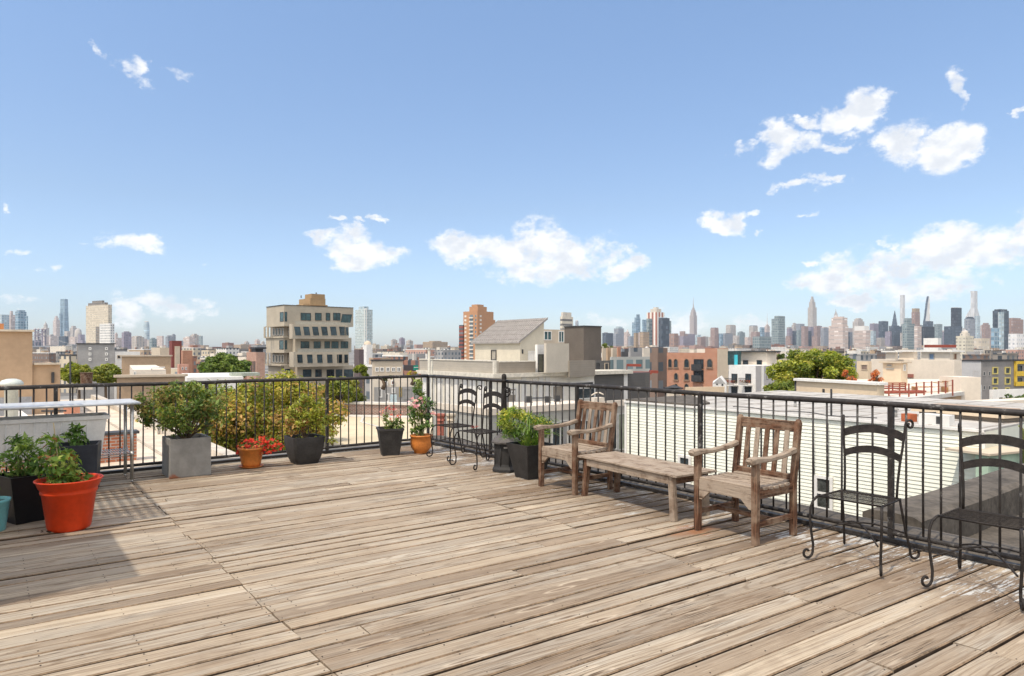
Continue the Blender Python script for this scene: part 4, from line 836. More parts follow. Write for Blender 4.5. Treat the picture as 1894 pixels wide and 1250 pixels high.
# big beige slab and its white companion
Y = 900; b = cbox(159, 200, 207, Y, dl=None); t_ = thing('apartment_tower', 'big beige slab tower with a grid of small windows at left', 'apartment tower', (*b[0], -15))
mb = MB(); mb.prism(poly(b), -15, zof(563, Y)); obj('wall', mb, facade('slab_beige', (.60, .53, .42), glass=(.33, .29, .24), pu=2.6, pv=2.9, wu=.5, wv=.42), t_)
mb = MB(); mb.prism(inset(b, .16, .92, .1, .9), zof(563, Y), zof(558.5, Y)); mb.prism(inset(b, .3, .75, .2, .8), zof(558.5, Y), zof(554.5, Y)); obj('roof_plant', mb, M['taupe'], t_)
Y = 780; b = cbox(184, 204, 211.5, Y); t_ = thing('apartment_tower', 'white gridded block standing in front of the big beige slab tower', 'apartment tower', (*b[0], -15))
mb = MB(); mb.prism(poly(b), -15, zof(598, Y)); obj('wall', mb, facade('white_grid', (.72, .70, .66), glass=(.18, .19, .20), pu=2.7, pv=3.0, wu=.5, wv=.5), t_)
mb = MB(); b2 = cbox(177, 184, 186, Y + 15); mb.prism(poly(b2), -15, zof(603, Y)); obj('stair_shaft', mb, M['taupe'], t_)
for a, m_, y, dd, lb in (((212, 214, 218), 'pinkb', 617, 2500, 'low pink tower just right of the white gridded block'), ((225, 229, 243), 'purple', 614.5, 2400, 'violet grey twin slab right of the white gridded block'), ((244, 252, 267), 'stone', 623, 2300, 'beige stepped block left of the rounded glass tower'), ((276, 281, 290), 'green', 626.5, 2200, 'small greenish glass block right of the rounded glass tower'), ((306, 311, 320), 'grey', 622, 2600, 'grey slab above the dark red rooftop box'), ((317, 320, 325), 'grey', 619.5, 2650, 'thin grey slab above the dark red rooftop box'), ((339, 350, 360), 'pinkb', 624, 2500, 'pinkish ziggurat block right of the dark red rooftop box'), ((352, 358, 367.5), 'stone', 619, 2700, 'pale twin block right of the pinkish ziggurat'), ((451, 455, 461), 'stone', 633, 2700, 'pale stepped tower between the green tree and the leaning concrete block'), ((471, 475, 481), 'pinkb', 629, 2600, 'slim pink tower just left of the leaning concrete block'), ((483, 486, 490), 'stone', 633, 2500, 'pale tower touching the left edge of the leaning concrete block')):
    tower('skyscraper', lb, *a, y, dd, T[m_], tiers=[(.2, y - 2, None)])
Y = 4700; t_ = thing('skyscraper', 'slender rounded silver glass tower between two bands of low blocks at left', 'skyscraper', (*P2(271, Y), -15)); rr_ = 5.0 / F * Y
mb = MB(); mb.lathe([(rr_, 0), (rr_, zof(604, Y) + 15), (rr_ * .9, zof(600, Y) + 15), (rr_ * .8, zof(597, Y) + 15), (rr_ * .6, zof(594, Y) + 15), (0, zof(594, Y) + 15)], (*P2(271, Y), -15), 12); obj('shaft', mb, T['gpale'], t_)
# lone glass tower
Y = 1500; b = cbox(657, 676, 689, Y); t_ = thing('apartment_tower', 'lone pale green glass tower right of the leaning concrete block', 'apartment tower', (*b[0], -15))
mb = MB(); mb.prism(poly(b), -15, zof(572, Y)); obj('wall', mb, facade('lone_tower_glass', (.55, .58, .55), glass=(.20, .28, .30), pu=4.5, pv=3.4, wu=.7, wv=.55, rg=.25), t_)
mb = MB(); mb.prism(inset(b, .25, .8, .2, .8), zof(572, Y), zof(566, Y)); obj('roof_plant', mb, T['gpale'], t_)
mb = MB(); C, u, v, tl, tr_ = b; q = C - (u + v).normalized() * 1.2; mb.prism([q + u * 3.5, q + v * 3.5, C + v * 4, C + u * 4], -15, zof(570, Y)); obj('corner_strip', mb, WHITE, t_)
for a, m_, y, dd, lb in (((723, 726, 735), 'stone', 628.5, 2300, 'first of three grey blocks on the horizon right of the lone glass tower'), ((738, 742, 749), 'purple', 625.5, 2400, 'tallest of the three grey blocks right of the lone glass tower'), ((751, 757, 764), 'stone', 630, 2200, 'last of the three grey blocks right of the lone glass tower'), ((782, 800, 828), 'tan', 632, 1500, 'wide tan block with roof plant left of the orange brick tower')):
    tower('apartment_tower', lb, *a, y, dd, (T.get(m_) or M[m_]), tiers=[(.25, y - 1.8, None)], cat='apartment tower')
# orange brick tower
Y = 520; b = cbox(857, 883, 916, Y, r=40); ob = thing('apartment_tower', 'orange brick apartment tower with white balconies and a sloping right side', 'apartment tower', (*b[0], -15))
C, u, v, tl, tr_ = b; OB = brick('orange_brick_far', (.54, .27, .13), (.46, .22, .11), mortar=(.45, .3, .2), bw=.6, bh=.25, ms=.03); zt_ = zof(575, Y)
mb = MB(); pl_ = poly(b); mb.prism(pl_, -15, zof(590, Y)); pl2 = [C, C + u * tl, C + u * tl + v * tr_ * .9, C + v * tr_ * .9]; mb.prism(pl2, zof(590, Y), zt_); obj('wall', mb, OB, ob)
mb = MB(); mb.prism(inset(b, .1, .7, .1, .6), zt_, zof(566, Y)); mb.prism(inset(b, .2, .6, .15, .5), zof(566, Y), zof(562, Y)); obj('roof_plant', mb, OB, ob)
b2 = cbox(849, 856, 859, Y + 8, r=40); mb = MB(); mb.prism(poly(b2), -15, zof(600, Y)); obj('side_wing', mb, facade('dark_red_wing', (.26, .08, .06), glass=(.05, .05, .055), pu=60, pv=3.05, wu=.98, wv=.5), ob)
OBG = plain('balcony_glass', (.16, .2, .22), .2, .3, .3); OBW = plain('balcony_white', (.66, .60, .52), .7, .1, .3)
nL = Vector((-v.x, -v.y)); nR = Vector((-u.x, -u.y))
for k_ in range(12):
    z = zt_ - 4.5 - k_ * 3.05
    mb = MB()
    for f in (.42,): q = C + u * tl * f - v * .7; mb.prism([q - u * tl * .14, q + u * tl * .14, q + u * tl * .14 + v * .65, q - u * tl * .14 + v * .65], z - 1.0, z)
    o_ = obj('balcony', mb, OBW, ob)
    mb = MB(); q = C + u * tl * .42 - v * .06; mb.prism([q - u * tl * .12, q + u * tl * .12, q + u * tl * .12 + v * .05, q - u * tl * .12 + v * .05], z + .05, z + 1.8); obj('window', mb, OBG, ob)
    for f, w_ in ((.85, .07), (.12, .05)):
        mb = MB(); q = C + u * tl * f - v * .06; mb.prism([q - u * tl * w_, q + u * tl * w_, q + u * tl * w_ + v * .05, q - u * tl * w_ + v * .05], z, z + 1.6); obj('window', mb, OBW if f > .5 else OBG, ob)
    if k_ < 10:
        mb = MB(); q = C + v * tr_ * .18 - u * .06; mb.prism([q - v * 1.1, q + v * 1.1, q + v * 1.1 + u * .05, q - v * 1.1 + u * .05], z, z + 1.5); obj('window', mb, OBW, ob)
# --- towers between brown tower and the spired one
tower('apartment_tower', 'beige tower with dark horizontal bands behind the shed roofed penthouse', 1036, 1040, 1060, 585, 700, facade('banded_beige', (.62, .56, .46), glass=(.10, .09, .08), pu=40, pv=4.8, wu=.9, wv=.45), tiers=[((.05, .9, .08, .85), 577, M['pale'])], cat='apartment tower')
Y = 3000; t_ = thing('skyscraper', 'tiny dome topped grey tower just right of the banded beige tower', 'skyscraper', (*P2(1067, Y), -15)); mb = MB(); rr_ = 3 / F * Y; mb.lathe([(rr_, 0), (rr_, zof(596, Y) + 15), (rr_ * .8, zof(593, Y) + 15), (0, zof(591.5, Y) + 15)], (*P2(1067, Y), -15), 12); obj('shaft', mb, T['grey'], t_)
tw = [
 ('dark slab at the left end of the midtown skyline beside the brown tower', 1135.5, 1144, 1154, 607, 4200, 'grey', [((.3, 1, .3, 1), 603.5, 'gpale')], None),
 ('pinkish tower with a pyramid roof left of the tan blocks', 1155, 1160, 1166, 617, 3900, 'pinkb', [(.2, 614, None)], (608, 5)),
 ('blue glass tower with a taller right half left of the red and white striped tower', 1169, 1176, 1184.5, 596, 4800, 'glass', [((0, .5, .1, 1), 587, None), ((.05, .35, .35, .9), 581, None)], None),
 ('pale blue glass slab touching the red and white striped tower', 1187.5, 1190, 1196, 591, 4700, 'glass', [], None),
 ('narrow tan block left of the wider tan block beneath the striped tower', 1172, 1176, 1181, 615.5, 1400, 'tan', [], None),
 ('wide tan block beneath the red and white striped tower', 1183, 1190, 1201, 613.5, 1350, 'tan', [], None),
 ('brown brick slab right of the dark glass slab', 1237.7, 1247, 1254.6, 616.5, 1700, 'brick', [], None),
 ('brown hump of blocks at the left foot of the spired skyscraper', 1257, 1264, 1276, 621, 3900, 'purple', [(.2, 617, 'brick')], None),
 ('brown brick block at the right foot of the spired skyscraper', 1289.5, 1296, 1305, 623, 3800, 'brick', [], None),
 ('dull red brick box tower alone right of the spired skyscraper', 1314, 1322, 1329, 606.5, 3600, 'brick', [(.08, 605.5, 'purple')], None),
 ('small teal block right of the dull red box tower', 1330, 1333, 1337.5, 617, 4000, 'glass', [], None),
 ('beige grey slab with tiny corner posts in midtown', 1342.5, 1351, 1361, 601.5, 4600, 'stone', [(.06, 600.5, None)], None),
 ('low teal stepped block left of the round cornered grey tower', 1364, 1369, 1378, 614.5, 4300, 'green', [(.25, 612.5, None)], None),
 ('round cornered grey white tower with a dark cap', 1385.5, 1393, 1401.6, 603, 4500, 'stone', [(.05, 601.5, 'grey')], None),
 ('small teal tower just left of the needle topped tower', 1405, 1409, 1414, 605, 4400, 'glass', [], None),
 ('wide low teal glass hall left of the mottled glass tower', 1392, 1405, 1426, 622, 2100, 'green', [], None),
 ('pink stepped tower with a thin needle beside the mottled glass tower', 1414, 1418, 1424, 603, 4700, 'pinkb', [(.2, 600, None)], (578, 1.6)),
 ('mottled green glass tower with a lower left shoulder', 1427, 1440, 1452, 589, 2600, 'green', [((0, .6, 0, 1), 584, None)], None),
 ('violet block right of the mottled glass tower', 1455, 1460, 1466, 607, 4200, 'purple', [], None),
 ('beige cap topped block in the clump left of the tapering tower', 1464, 1468, 1474, 601, 4500, 'stone', [(.2, 597, None)], None),
 ('blue grey wide block in the clump left of the tapering tower', 1472, 1480, 1488, 598.5, 4300, 'grey', [], None),
 ('brown brick tower in the clump left of the tapering tower', 1482, 1488, 1495, 603, 4000, 'brick', [], None),
 ('teal glass block in front of the clump left of the tapering tower', 1473, 1477, 1482, 610, 3000, 'green', [], None),
 ('red brown block at the right foot of the tapering tower', 1505, 1511, 1517, 603, 4100, 'brick', [], None),
 ('pale grey block between the tapering tower and the big pinkish block', 1518, 1524, 1533, 606, 4000, 'grey', [(.1, 604.5, 'pinkb')], None),
 ('navy blue slab at the right side of the big pinkish block', 1562, 1566, 1571.5, 614.5, 2200, 'gdark', [], None),
 ('grey rounded block behind and right of the big pinkish block', 1577, 1587, 1598.5, 594, 4400, 'stone', [(.12, 590, None), (.25, 588, None)], None),
 ('dark violet slab right of the white capped block', 1608.6, 1616, 1625, 598, 4100, 'purple', [], None),
 ('darkest blue slab right of the white capped block', 1625, 1633, 1643, 593.5, 4000, 'gdark', [], None),
 ('dark clump block beneath the needle pointed tower', 1644, 1654, 1668, 603, 3800, 'gdark', [(.2, 601.5, None)], None),
 ('dark green glass tower with a stepped top right of the pencil thin tower', 1669, 1678, 1692, 598, 2300, 'green', [((0, .7, 0, .6), 588, None)], None),
 ('brown capped brick tower between the two slenderest towers', 1686, 1693, 1701.6, 577, 2900, 'brick', [(.04, 570, 'tan')], None),
 ('pale gridded slab right of the dark green glass tower', 1691, 1697, 1704.5, 603, 2200, 'pinkb', [], None),
 ('dark blue slab behind the leaning blade tower', 1707.5, 1716, 1726, 593.5, 3900, 'gdark', [], None),
 ('black windowed block beneath the leaning blade tower', 1704, 1715, 1728.6, 604, 2700, 'black', [], None),
 ('grey green glass slab left of the black slab tower', 1727, 1735, 1743, 599, 3700, 'green', [], None),
 ('black slab tower with a flat top and straight sides', 1758.7, 1768, 1778.8, 569, 3300, 'black', [(.02, 568.3, 'stone')], None),
 ('wide dark blue block at the foot of the black slab tower', 1746, 1762, 1780, 603, 3200, 'gdark', [], None),
 ('dark round topped tower in front of the tall pale tower at right', 1783.5, 1793, 1804, 589, 2600, 'grey', [(.1, 587, 'gdark'), (.2, 585.5, 'gdark')], None),
 ('grey glass slab at the right side of the tall pale tower', 1803, 1808, 1813, 584, 3600, 'gpale', [], None),
 ('pink brick stepped block left of the big dark tower at the right edge', 1815.6, 1822, 1831, 600, 3400, 'brick', [(.15, 597, None)], None),
 ('big dark glass tower with a pale strip near the right edge', 1836, 1850, 1866, 574, 2000, 'gdark', [(.1, 571.4, 'black')], None),
 ('blue grey glass slab in front of the big dark tower near the right edge', 1833, 1839, 1848, 606, 1900, 'glass', [], None),
 ('brick tower with white balconies at the right edge', 1861, 1873, 1893, 590, 2100, 'brick', [(.15, 587.5, None)], None),
 ('grey and white striped block in front of the brick tower at the right edge', 1865, 1881, 1897, 617, 1000, 'white', [], None),
 ('cream block right of the cream domed block', 1800, 1815, 1831, 625.5, 900, 'beige', [], None)]
for lb, a, c_, e_, y, Y, m_, tr3, spi in tw:
    tower('skyscraper', lb, a, c_, e_, y, Y, T.get(m_) or M[m_], tiers=[(q[0], q[1], (T.get(q[2]) or M.get(q[2])) if q[2] else None) for q in tr3], spire=spi)
# pale strip of the dark tower
C = P2(1848, 1990); t_ = tower('skyscraper', 'narrow pale grey glass slab standing against the big dark tower near the right edge', 1846, 1851, 1857, 577, 1960, T['gpale'])
# red and white striped tower
Y = 1900; b = cbox(1196, 1215, 1229, Y); st = thing('apartment_tower', 'red and white striped brick tower with a raised white crown', 'apartment tower', (*b[0], -15))
SB = facade('striped_brick', (.38, .15, .10), glass=(.80, .72, .62), pu=13, pv=900, wu=.5, wv=1.0)
mb = MB(); mb.prism(poly(b), -15, zof(577, Y)); obj('wall', mb, SB, st)
mb = MB(); mb.prism(inset(b, .1, .7, .1, .7), zof(577, Y), zof(570.5, Y)); mb.prism(inset(b, .2, .5, .2, .5), zof(570.5, Y), zof(567.5, Y)); obj('crown', mb, M['pale'], st)
tower('apartment_tower', 'green glass slab against the left of the red and white striped tower', 1195.5, 1200, 1207, 589, 1850, T['green'], cat='apartment tower')
tower('apartment_tower', 'dark grey glass slab with a pale left side right of the striped tower', 1218, 1225, 1238.5, 587.5, 1800, T['gdark'], tiers=[((.4, 1, 0, .8), 586.5, T['gpale'])], cat='apartment tower')
tower('apartment_tower', 'low teal wing at the right side of the dark grey glass slab', 1234, 1238, 1241.5, 593, 1850, T['green'], cat='apartment tower')
# spired skyscraper
Y = 5300; b = cbox(1275.5, 1283, 1289.3, Y); es = thing('skyscraper', 'famous tall stone skyscraper with a rounded crown and needle spire', 'skyscraper', (*b[0], -15)); es['label'] = 'tall grey stone skyscraper with a rounded crown and long needle spire'
EM = facade('pale_limestone', (.47, .40, .37), glass=(.30, .27, .26), pu=9, pv=500, wu=.4, wv=1.0)
mb = MB(); mb.prism(poly(b), -15, zof(583, Y)); obj('shaft', mb, EM, es)
mb = MB(); mb.prism(inset(b, .1, .9, .1, .9), zof(583, Y), zof(577, Y)); mb.prism(inset(b, .2, .8, .2, .8), zof(577, Y), zof(572.5, Y)); mb.prism(inset(b, .33, .67, .33, .67), zof(572.5, Y), zof(569, Y)); obj('crown', mb, EM, es)
c = inset(b, .5, .5, .5, .5)[0]; mb = MB(); mb.lathe([(6, zof(569, Y)), (4.5, zof(565, Y)), (2.6, zof(561, Y)), (1.6, zof(555, Y)), (.7, zof(549, Y)), (0, zof(548, Y))], (*c, 0), 8); obj('spire', mb, EM, es)
# tapering tower
Y = 5200; b = cbox(1494, 1503, 1510.6, Y); t_ = thing('skyscraper', 'tall grey tapering tower with stepped shoulders and blunt point', 'skyscraper', (*b[0], -15)); mb = MB(); mb.prism(poly(b), -15, zof(568, Y)); obj('shaft', mb, T['stone'], t_)
mb = MB(); mb.prism(inset(b, .14, .86, .14, .86), zof(568, Y), zof(558, Y)); mb.prism(inset(b, .26, .74, .26, .74), zof(558, Y), zof(553, Y)); mb.prism(inset(b, .36, .64, .36, .64), zof(553, Y), zof(547.5, Y)); obj('crown', mb, T['stone'], t_)
# spiky art deco tower
Y = 5300; t_ = thing('skyscraper', 'pointed art deco spire peeping over the big pinkish block', 'skyscraper', (*P2(1546, Y), -15)); mb = MB(); c = P2(1546, Y)
r0 = 5 / F * Y; mb.lathe([(r0, 0), (r0, zof(588, Y) + 15), (r0 * .75, zof(584, Y) + 15), (r0 * .4, zof(579, Y) + 15), (r0 * .12, zof(575, Y) + 15), (0, zof(570, Y) + 15)], (*c, -15), 8, smooth=False); obj('shaft', mb, T['stone'], t_)
# big pinkish block
Y = 1700; b = cbox(1532.6, 1559, 1569, Y); t_ = thing('apartment_tower', 'big pinkish grey stepped block with flat bands in the midtown row', 'apartment tower', (*b[0], -15)); mb = MB(); mb.prism(poly(b), -15, zof(602, Y)); obj('wall', mb, T['pinkb'], t_)
mb = MB(); mb.prism(inset(b, .04, .82, .06, .94), zof(602, Y), zof(587, Y)); mb.prism(inset(b, .2, .7, .2, .8), zof(587, Y), zof(585, Y)); obj('upper_block', mb, T['pinkb'], t_)
Y = 1750; b = cbox(1579.5, 1601, 1610, Y); t_ = thing('apartment_tower', 'white capped beige block right of the big pinkish block', 'apartment tower', (*b[0], -15)); mb = MB(); mb.prism(poly(b), -15, zof(611, Y)); obj('wall', mb, T['pinkb'], t_)
mb = MB(); mb.prism(inset(b, .1, .98, .03, .97), zof(611, Y), zof(602.6, Y)); obj('cap', mb, WHITE, t_)
# needle-pointed tower, pencil tower, blade tower, flared pale tower
Y = 5000; c = P2(1655, Y); t_ = thing('skyscraper', 'dark needle pointed tower left of the pencil thin tower', 'skyscraper', (*c, -15)); r0 = 5 / F * Y; mb = MB(); mb.lathe([(r0, 0), (r0, zof(602, Y) + 15), (r0 * .5, zof(585, Y) + 15), (r0 * .2, zof(577, Y) + 15), (0, zof(573.5, Y) + 15)], (*c, -15), 5, smooth=False); obj('shaft', mb, T['gdark'], t_)
tower('skyscraper', 'pencil thin square tower, tallest left of the leaning blade tower', 1664.7, 1669.5, 1673.7, 545, 5300, T['pale'])
Y = 5400; t_ = thing('skyscraper', 'slender blade tower with a curved left edge rising to a point', 'skyscraper', (*P2(1716, Y), -15)); mb = MB()
lv = [(1711, 1720.5, 645), (1711, 1720.5, 597), (1713, 1720.2, 585), (1714.5, 1720, 572), (1716, 1719.8, 560), (1717.3, 1719.4, 552), (1718.2, 1718.9, 547.5)]
for (a0, a1, y0), (b0, b1, y1) in zip(lv, lv[1:]):
    q0 = [at(a0, y0, Y), at(a1, y0, Y), at(a1, y0, Y) + Vector((0, 28, 0)), at(a0, y0, Y) + Vector((0, 28, 0))]; q1 = [at(b0, y1, Y), at(b1, y1, Y), at(b1, y1, Y) + Vector((0, 28, 0)), at(b0, y1, Y) + Vector((0, 28, 0))]
    for i in range(4): j = (i + 1) % 4; mb.face([q0[i], q0[j], q1[j], q1[i]], [(i * 10, q0[i].z), (i * 10 + 10, q0[j].z), (i * 10 + 10, q1[j].z), (i * 10, q1[i].z)], mi=1 if i == 3 else 0)
obj('shaft', mb, [T['pale'], T['gdark']], t_)
Y = 5300; t_ = thing('skyscraper', 'tall pale banded tower with flared feet, tallest near the right edge', 'skyscraper', (*P2(1801, Y), -15)); mb = MB()
b = cbox(1795, 1802, 1808, Y); mb.prism(poly(b), zof(584, Y), zof(537.6, Y)); b2 = cbox(1786, 1801, 1812, Y); mb2 = poly(b2); top = poly(b)
for i in range(4): j = (i + 1) % 4; mb.face([(*mb2[i], zof(584, Y)), (*mb2[j], zof(584, Y)), (*top[j], zof(570, Y)), (*top[i], zof(570, Y))][::-1])
mb.prism(poly(b2), -15, zof(584, Y)); obj('shaft', mb, T['pale'], t_)
# cream domed block
Y = 620; b = cbox(1768, 1786, 1801, Y); t_ = thing('apartment_tower', 'cream block with balconies and a round domed top at right', 'apartment tower', (*b[0], -15)); mb = MB(); mb.prism(poly(b), -15, zof(621, Y)); obj('wall', mb, facade('cream_balconies', (.62, .57, .46), glass=(.26, .24, .20), pu=3.4, pv=3.1, wu=.5, wv=.4), t_)
c = inset(b, .5, .5, .5, .5)[0]; mb = MB(); mb.prism(inset(b, .2, .75, .2, .75), zof(621, Y), zof(616, Y)); mb.lathe([(2.6, zof(616, Y)), (2.7, zof(613, Y)), (2.0, zof(611, Y)), (.8, zof(609.5, Y)), (0, zof(608, Y))], (*c, 0), 16); obj('dome', mb, M['pale'], t_)

# ---- low-rise blocks between here and the skyline, each its own building
LM = [(-20, 'the left edge'), (85, 'the white gothic tower'), (183, 'the beige slab tower'), (271, 'the slender silver tower'), (410, 'the round green tree'), (570, 'the leaning concrete block'), (673, 'the lone glass tower'), (743, 'the three grey blocks'), (885, 'the orange brick tower'), (985, 'the shed roofed penthouse'), (1078, 'the square brown tower'), (1212, 'the striped brick tower'), (1282, 'the needle spired skyscraper'), (1351, 'the plain grey slab'), (1440, 'the mottled glass tower'), (1502, 'the tapering tower'), (1555, 'the big pinkish block'), (1600, 'the white capped block'), (1669, 'the pencil thin tower'), (1716, 'the blade tower'), (1768, 'the black slab tower'), (1850, 'the big dark tower')]
ORD = ['nearest', 'second', 'third', 'fourth', 'fifth', 'sixth', 'seventh', 'eighth', 'ninth', 'tenth', 'eleventh', 'twelfth']
CN_ = dict(brick='red brick', brown='brown brick', tan='tan', cream='cream', white='white', grey='grey', pink='pink', pale='pale blank', taupe='taupe', dark='charcoal', stone='pale stone', pinkb='pinkish', purple='violet grey', green='greenish glass', gdark='dark glass', gpale='pale glass')
def row(rname, Y0, Y1, w0, w1, y0, y1, gap, keys, ranges, det=0, tallp=.08):
    its = []
    for (xa, xb) in ranges:
        x = xa
        while x < xb - w0 * .5:
            w_ = min(rng.uniform(w0, w1), xb - x + 3); its.append((x, w_, rng.uniform(Y0, Y1), rng.choice(keys))); x += w_ + rng.uniform(-1, gap)
    if keys == ['T']: its = [(a_, b_, c_, rng.choice(['stone', 'pinkb', 'brick', 'grey', 'purple', 'green', 'stone', 'pinkb', 'gdark', 'gpale'])) for a_, b_, c_, _ in its]
    cnt = {}
    its.sort()
    lab = {}
    for i, it in enumerate(its):
        xm = it[0] + it[1] / 2; k_ = min(range(len(LM)), key=lambda j: abs(LM[j][0] - xm)); lab.setdefault((k_, xm >= LM[k_][0], it[3]), []).append((abs(LM[k_][0] - xm), i))
    txt = {}
    for (k_, rt, key), L in lab.items():
        L.sort()
        for n_, (_, i) in enumerate(L): txt[i] = f"{CN_[key]} low block, {rname} rooftop row, {ORD[n_]} {'right' if rt else 'left'} of {LM[k_][1]}" if len(L) > 1 else f"only {CN_[key]} low block, {rname} rooftop row, just {'right' if rt else 'left'} of {LM[k_][1]}"
    for i, (x, w_, Y, key) in enumerate(its):
        yt = rng.uniform(y0, y1) - (rng.uniform(1, 4) if rng.random() < tallp else 0)
        b = cbox(x, x + w_ * rng.uniform(.15, .8), x + w_, Y); lb = txt[i]
        t_ = thing('apartment_building', lb, 'building', (*b[0], -15), f'low blocks of the {rname} rooftop row')
        z = zof(yt, Y); mb = MB(); mb.prism(poly(b), -15, z); obj('wall', mb, M.get(key) if keys != ['T'] else T[key], t_); C, u, v, tl, tr_ = b; ws = min(tl, tr_)
        if det:
            if ws > 3:
                mb = MB(); e_ = .25; c2 = M['pale'] if rng.random() < .5 else M['grey']
                for q0, q1 in ((C, C + u * tl), (C, C + v * tr_)): mb.bar((*q0, z + .2), (*q1, z + .2), .3, .5)
                obj('cornice', mb, [WHITE, TRIMD, M[key]][rng.randrange(3)], t_)
            if rng.random() < .7:
                f0, f1 = rng.uniform(.05, .5), rng.uniform(.05, .5); mb = MB(); mb.prism([C + u * (tl * f0) + v * (tr_ * f1), C + u * (tl * f0 + 3) + v * (tr_ * f1), C + u * (tl * f0 + 3) + v * (tr_ * f1 + 3.5), C + u * (tl * f0) + v * (tr_ * f1 + 3.5)], z, z + rng.uniform(1.2, 2.4)); obj('roof_bulkhead', mb, M[rng.choice(['pale', 'tan', 'grey', 'white', 'brick'])], t_)
            for q in range(rng.randrange(1, 6)):
                mb = MB(); c_ = C + u * tl * rng.uniform(.1, .9) + v * tr_ * rng.uniform(.1, .9); mb.box((*c_, z), *(rng.choice([(.7, .9), (.35, .35), (1.4, .8), (.2, .2)])), rng.uniform(.6, 1.9), .3); obj('chimney', mb, M[rng.choice(['brick', 'white', 'tan'])], t_)
            if rng.random() < .10:
                mb = MB(); c_ = C + u * tl * .5 + v * tr_ * .5; mb.lathe([(1.1, z + 1.0), (1.1, z + 3.2), (0, z + 3.9)], (*c_, 0), 10)
                for a in range(4): mb.bar((c_.x + math.cos(a * 1.57) * .8, c_.y + math.sin(a * 1.57) * .8, z), (c_.x + math.cos(a * 1.57) * .8, c_.y + math.sin(a * 1.57) * .8, z + 1.05), .15, .15, up=(1, 0, 0))
                obj('water_tank', mb, M['brown'], t_)
        elif rng.random() < .5:
            mb = MB(); f0, f1 = rng.uniform(.1, .5), rng.uniform(.1, .5); mb.prism(inset(b, f0, f0 + .35, f1, f1 + .35), z, z + rng.uniform(1.5, 4)); obj('roof_bulkhead', mb, M[rng.choice(['pale', 'tan', 'grey', 'brick'])], t_)
KS = ['brick', 'brown', 'tan', 'cream', 'white', 'grey', 'pink', 'pale', 'taupe', 'cream', 'pale', 'white']
row('farthest', 2100, 2900, 16, 32, 636.5, 641.5, 2, ['brick', 'brown', 'tan', 'cream', 'grey', 'pink', 'taupe'], [(-10, 490), (655, 860), (1112, 1905)])
row('hazy', 3600, 4700, 9, 20, 611, 626, 1, ['T'], [(1114, 1192), (1238, 1895)], tallp=.1)
row('tall hazy', 4400, 5000, 8, 17, 601, 614, 3, ['T'], [(1455, 1530), (1565, 1790), (1812, 1840)], tallp=.15)
row('hazy west', 3300, 4200, 10, 20, 620, 630, 3, ['T'], [(58, 158), (213, 300), (330, 372)], tallp=.1)
row('distant', 950, 1400, 20, 42, 641, 646.5, 4, KS, [(-10, 490), (655, 850), (1112, 1905)], tallp=.12)
row('middle', 430, 640, 26, 54, 646, 653, 5, KS, [(60, 490), (655, 850), (1112, 1235), (1330, 1905)], det=1, tallp=.15)
row('nearer', 220, 320, 36, 66, 654, 664, 8, KS, [(110, 490), (655, 800), (1112, 1235), (1430, 1620), (1780, 1905)], det=1, tallp=.15)
row('near', 130, 175, 50, 92, 668, 684, 8, ['cream', 'white', 'pale', 'tan', 'brick', 'pale', 'cream', 'grey'], [(190, 490), (655, 800)], det=1)
# ---------------------------------------------------------------- nearer buildings
def onwall(P, dr, xa, ya, xb, yb):
    a, b = hit(P, dr, xa), hit(P, dr, xb); Yw = (P + dr * (a + b) / 2).y; return a, b, zof(yb, Yw), zof(ya, Yw)
def wbox(parent, P, dr, nn, xa, ya, xb, yb, frame, glass, name='window', depth=.06, fw=.08, mull=0, arch=False, sill=False, slant=0.0):
    """a window on the wall line P + dr: frame standing proud, pane set inside it"""
    a, b, z0, z1 = onwall(P, dr, xa, ya, xb, yb)
    if b < a: a, b = b, a
    def q(s, z, o): p = P + dr * s + nn * o; return (p.x, p.y, z)
    def outline(e, o):
        A, B, Z0, Z1 = a + e, b - e, z0 + e, z1 - e
        if arch:
            r_ = (B - A) / 2; c_ = (A + B) / 2; zc = Z1 - r_; return [q(A, Z0, o), q(B, Z0, o)] + [q(c_ + r_ * math.cos(math.pi * i / 10), zc + r_ * math.sin(math.pi * i / 10), o) for i in range(11)]
        return [q(A + slant, Z0, o), q(B + slant, Z0, o), q(B, Z1, o), q(A, Z1, o)]
    mb = MB(); O, I, Ob = outline(0, depth), outline(fw, depth), outline(0, -.02); Ib = outline(fw, .004)
    n = len(O)
    for i in range(n):
        j = (i + 1) % n; mb.face([O[i], O[j], I[j], I[i]]); mb.face([Ob[i], Ob[j], O[j], O[i]]); mb.face([I[i], I[j], Ib[j], Ib[i]])
    for k_ in range(mull):
        s = a + (b - a) * (k_ + 1) / (mull + 1); mb.bar(q(s, z0, depth * .5), q(s, z1, depth * .5), fw * .8, depth * .8, up=(nn.x, nn.y, 0))
    if sill: mb.bar(q(a - .1, z0 - .06, depth), q(b + .1, z0 - .06, depth), .12, .12)
    w_ = obj(name, mb, frame, parent)
    mb = MB(); mb.face(outline(fw * .9, .012)); obj('pane', mb, glass, w_); return w_
def build(name, label, cat, x0, xc, x1, yt, Y, m, r=52.5, dl=None, dr=None, zb=-15, wall='wall', group=None):
    b = cbox(x0, xc, x1, Y, r, dl, dr); t_ = thing(name, label, cat, (*b[0], zb), group); mb = MB(); mb.prism(poly(b), zb, zof(yt, Y)); obj(wall, mb, m, t_); t_['b'] = 0; del t_['b']
    return t_, b
def faces(b):
    C, u, v, tl, tr_ = b; return (C, u, Vector((-v.x, -v.y))), (C, v, Vector((-u.x, -u.y)))
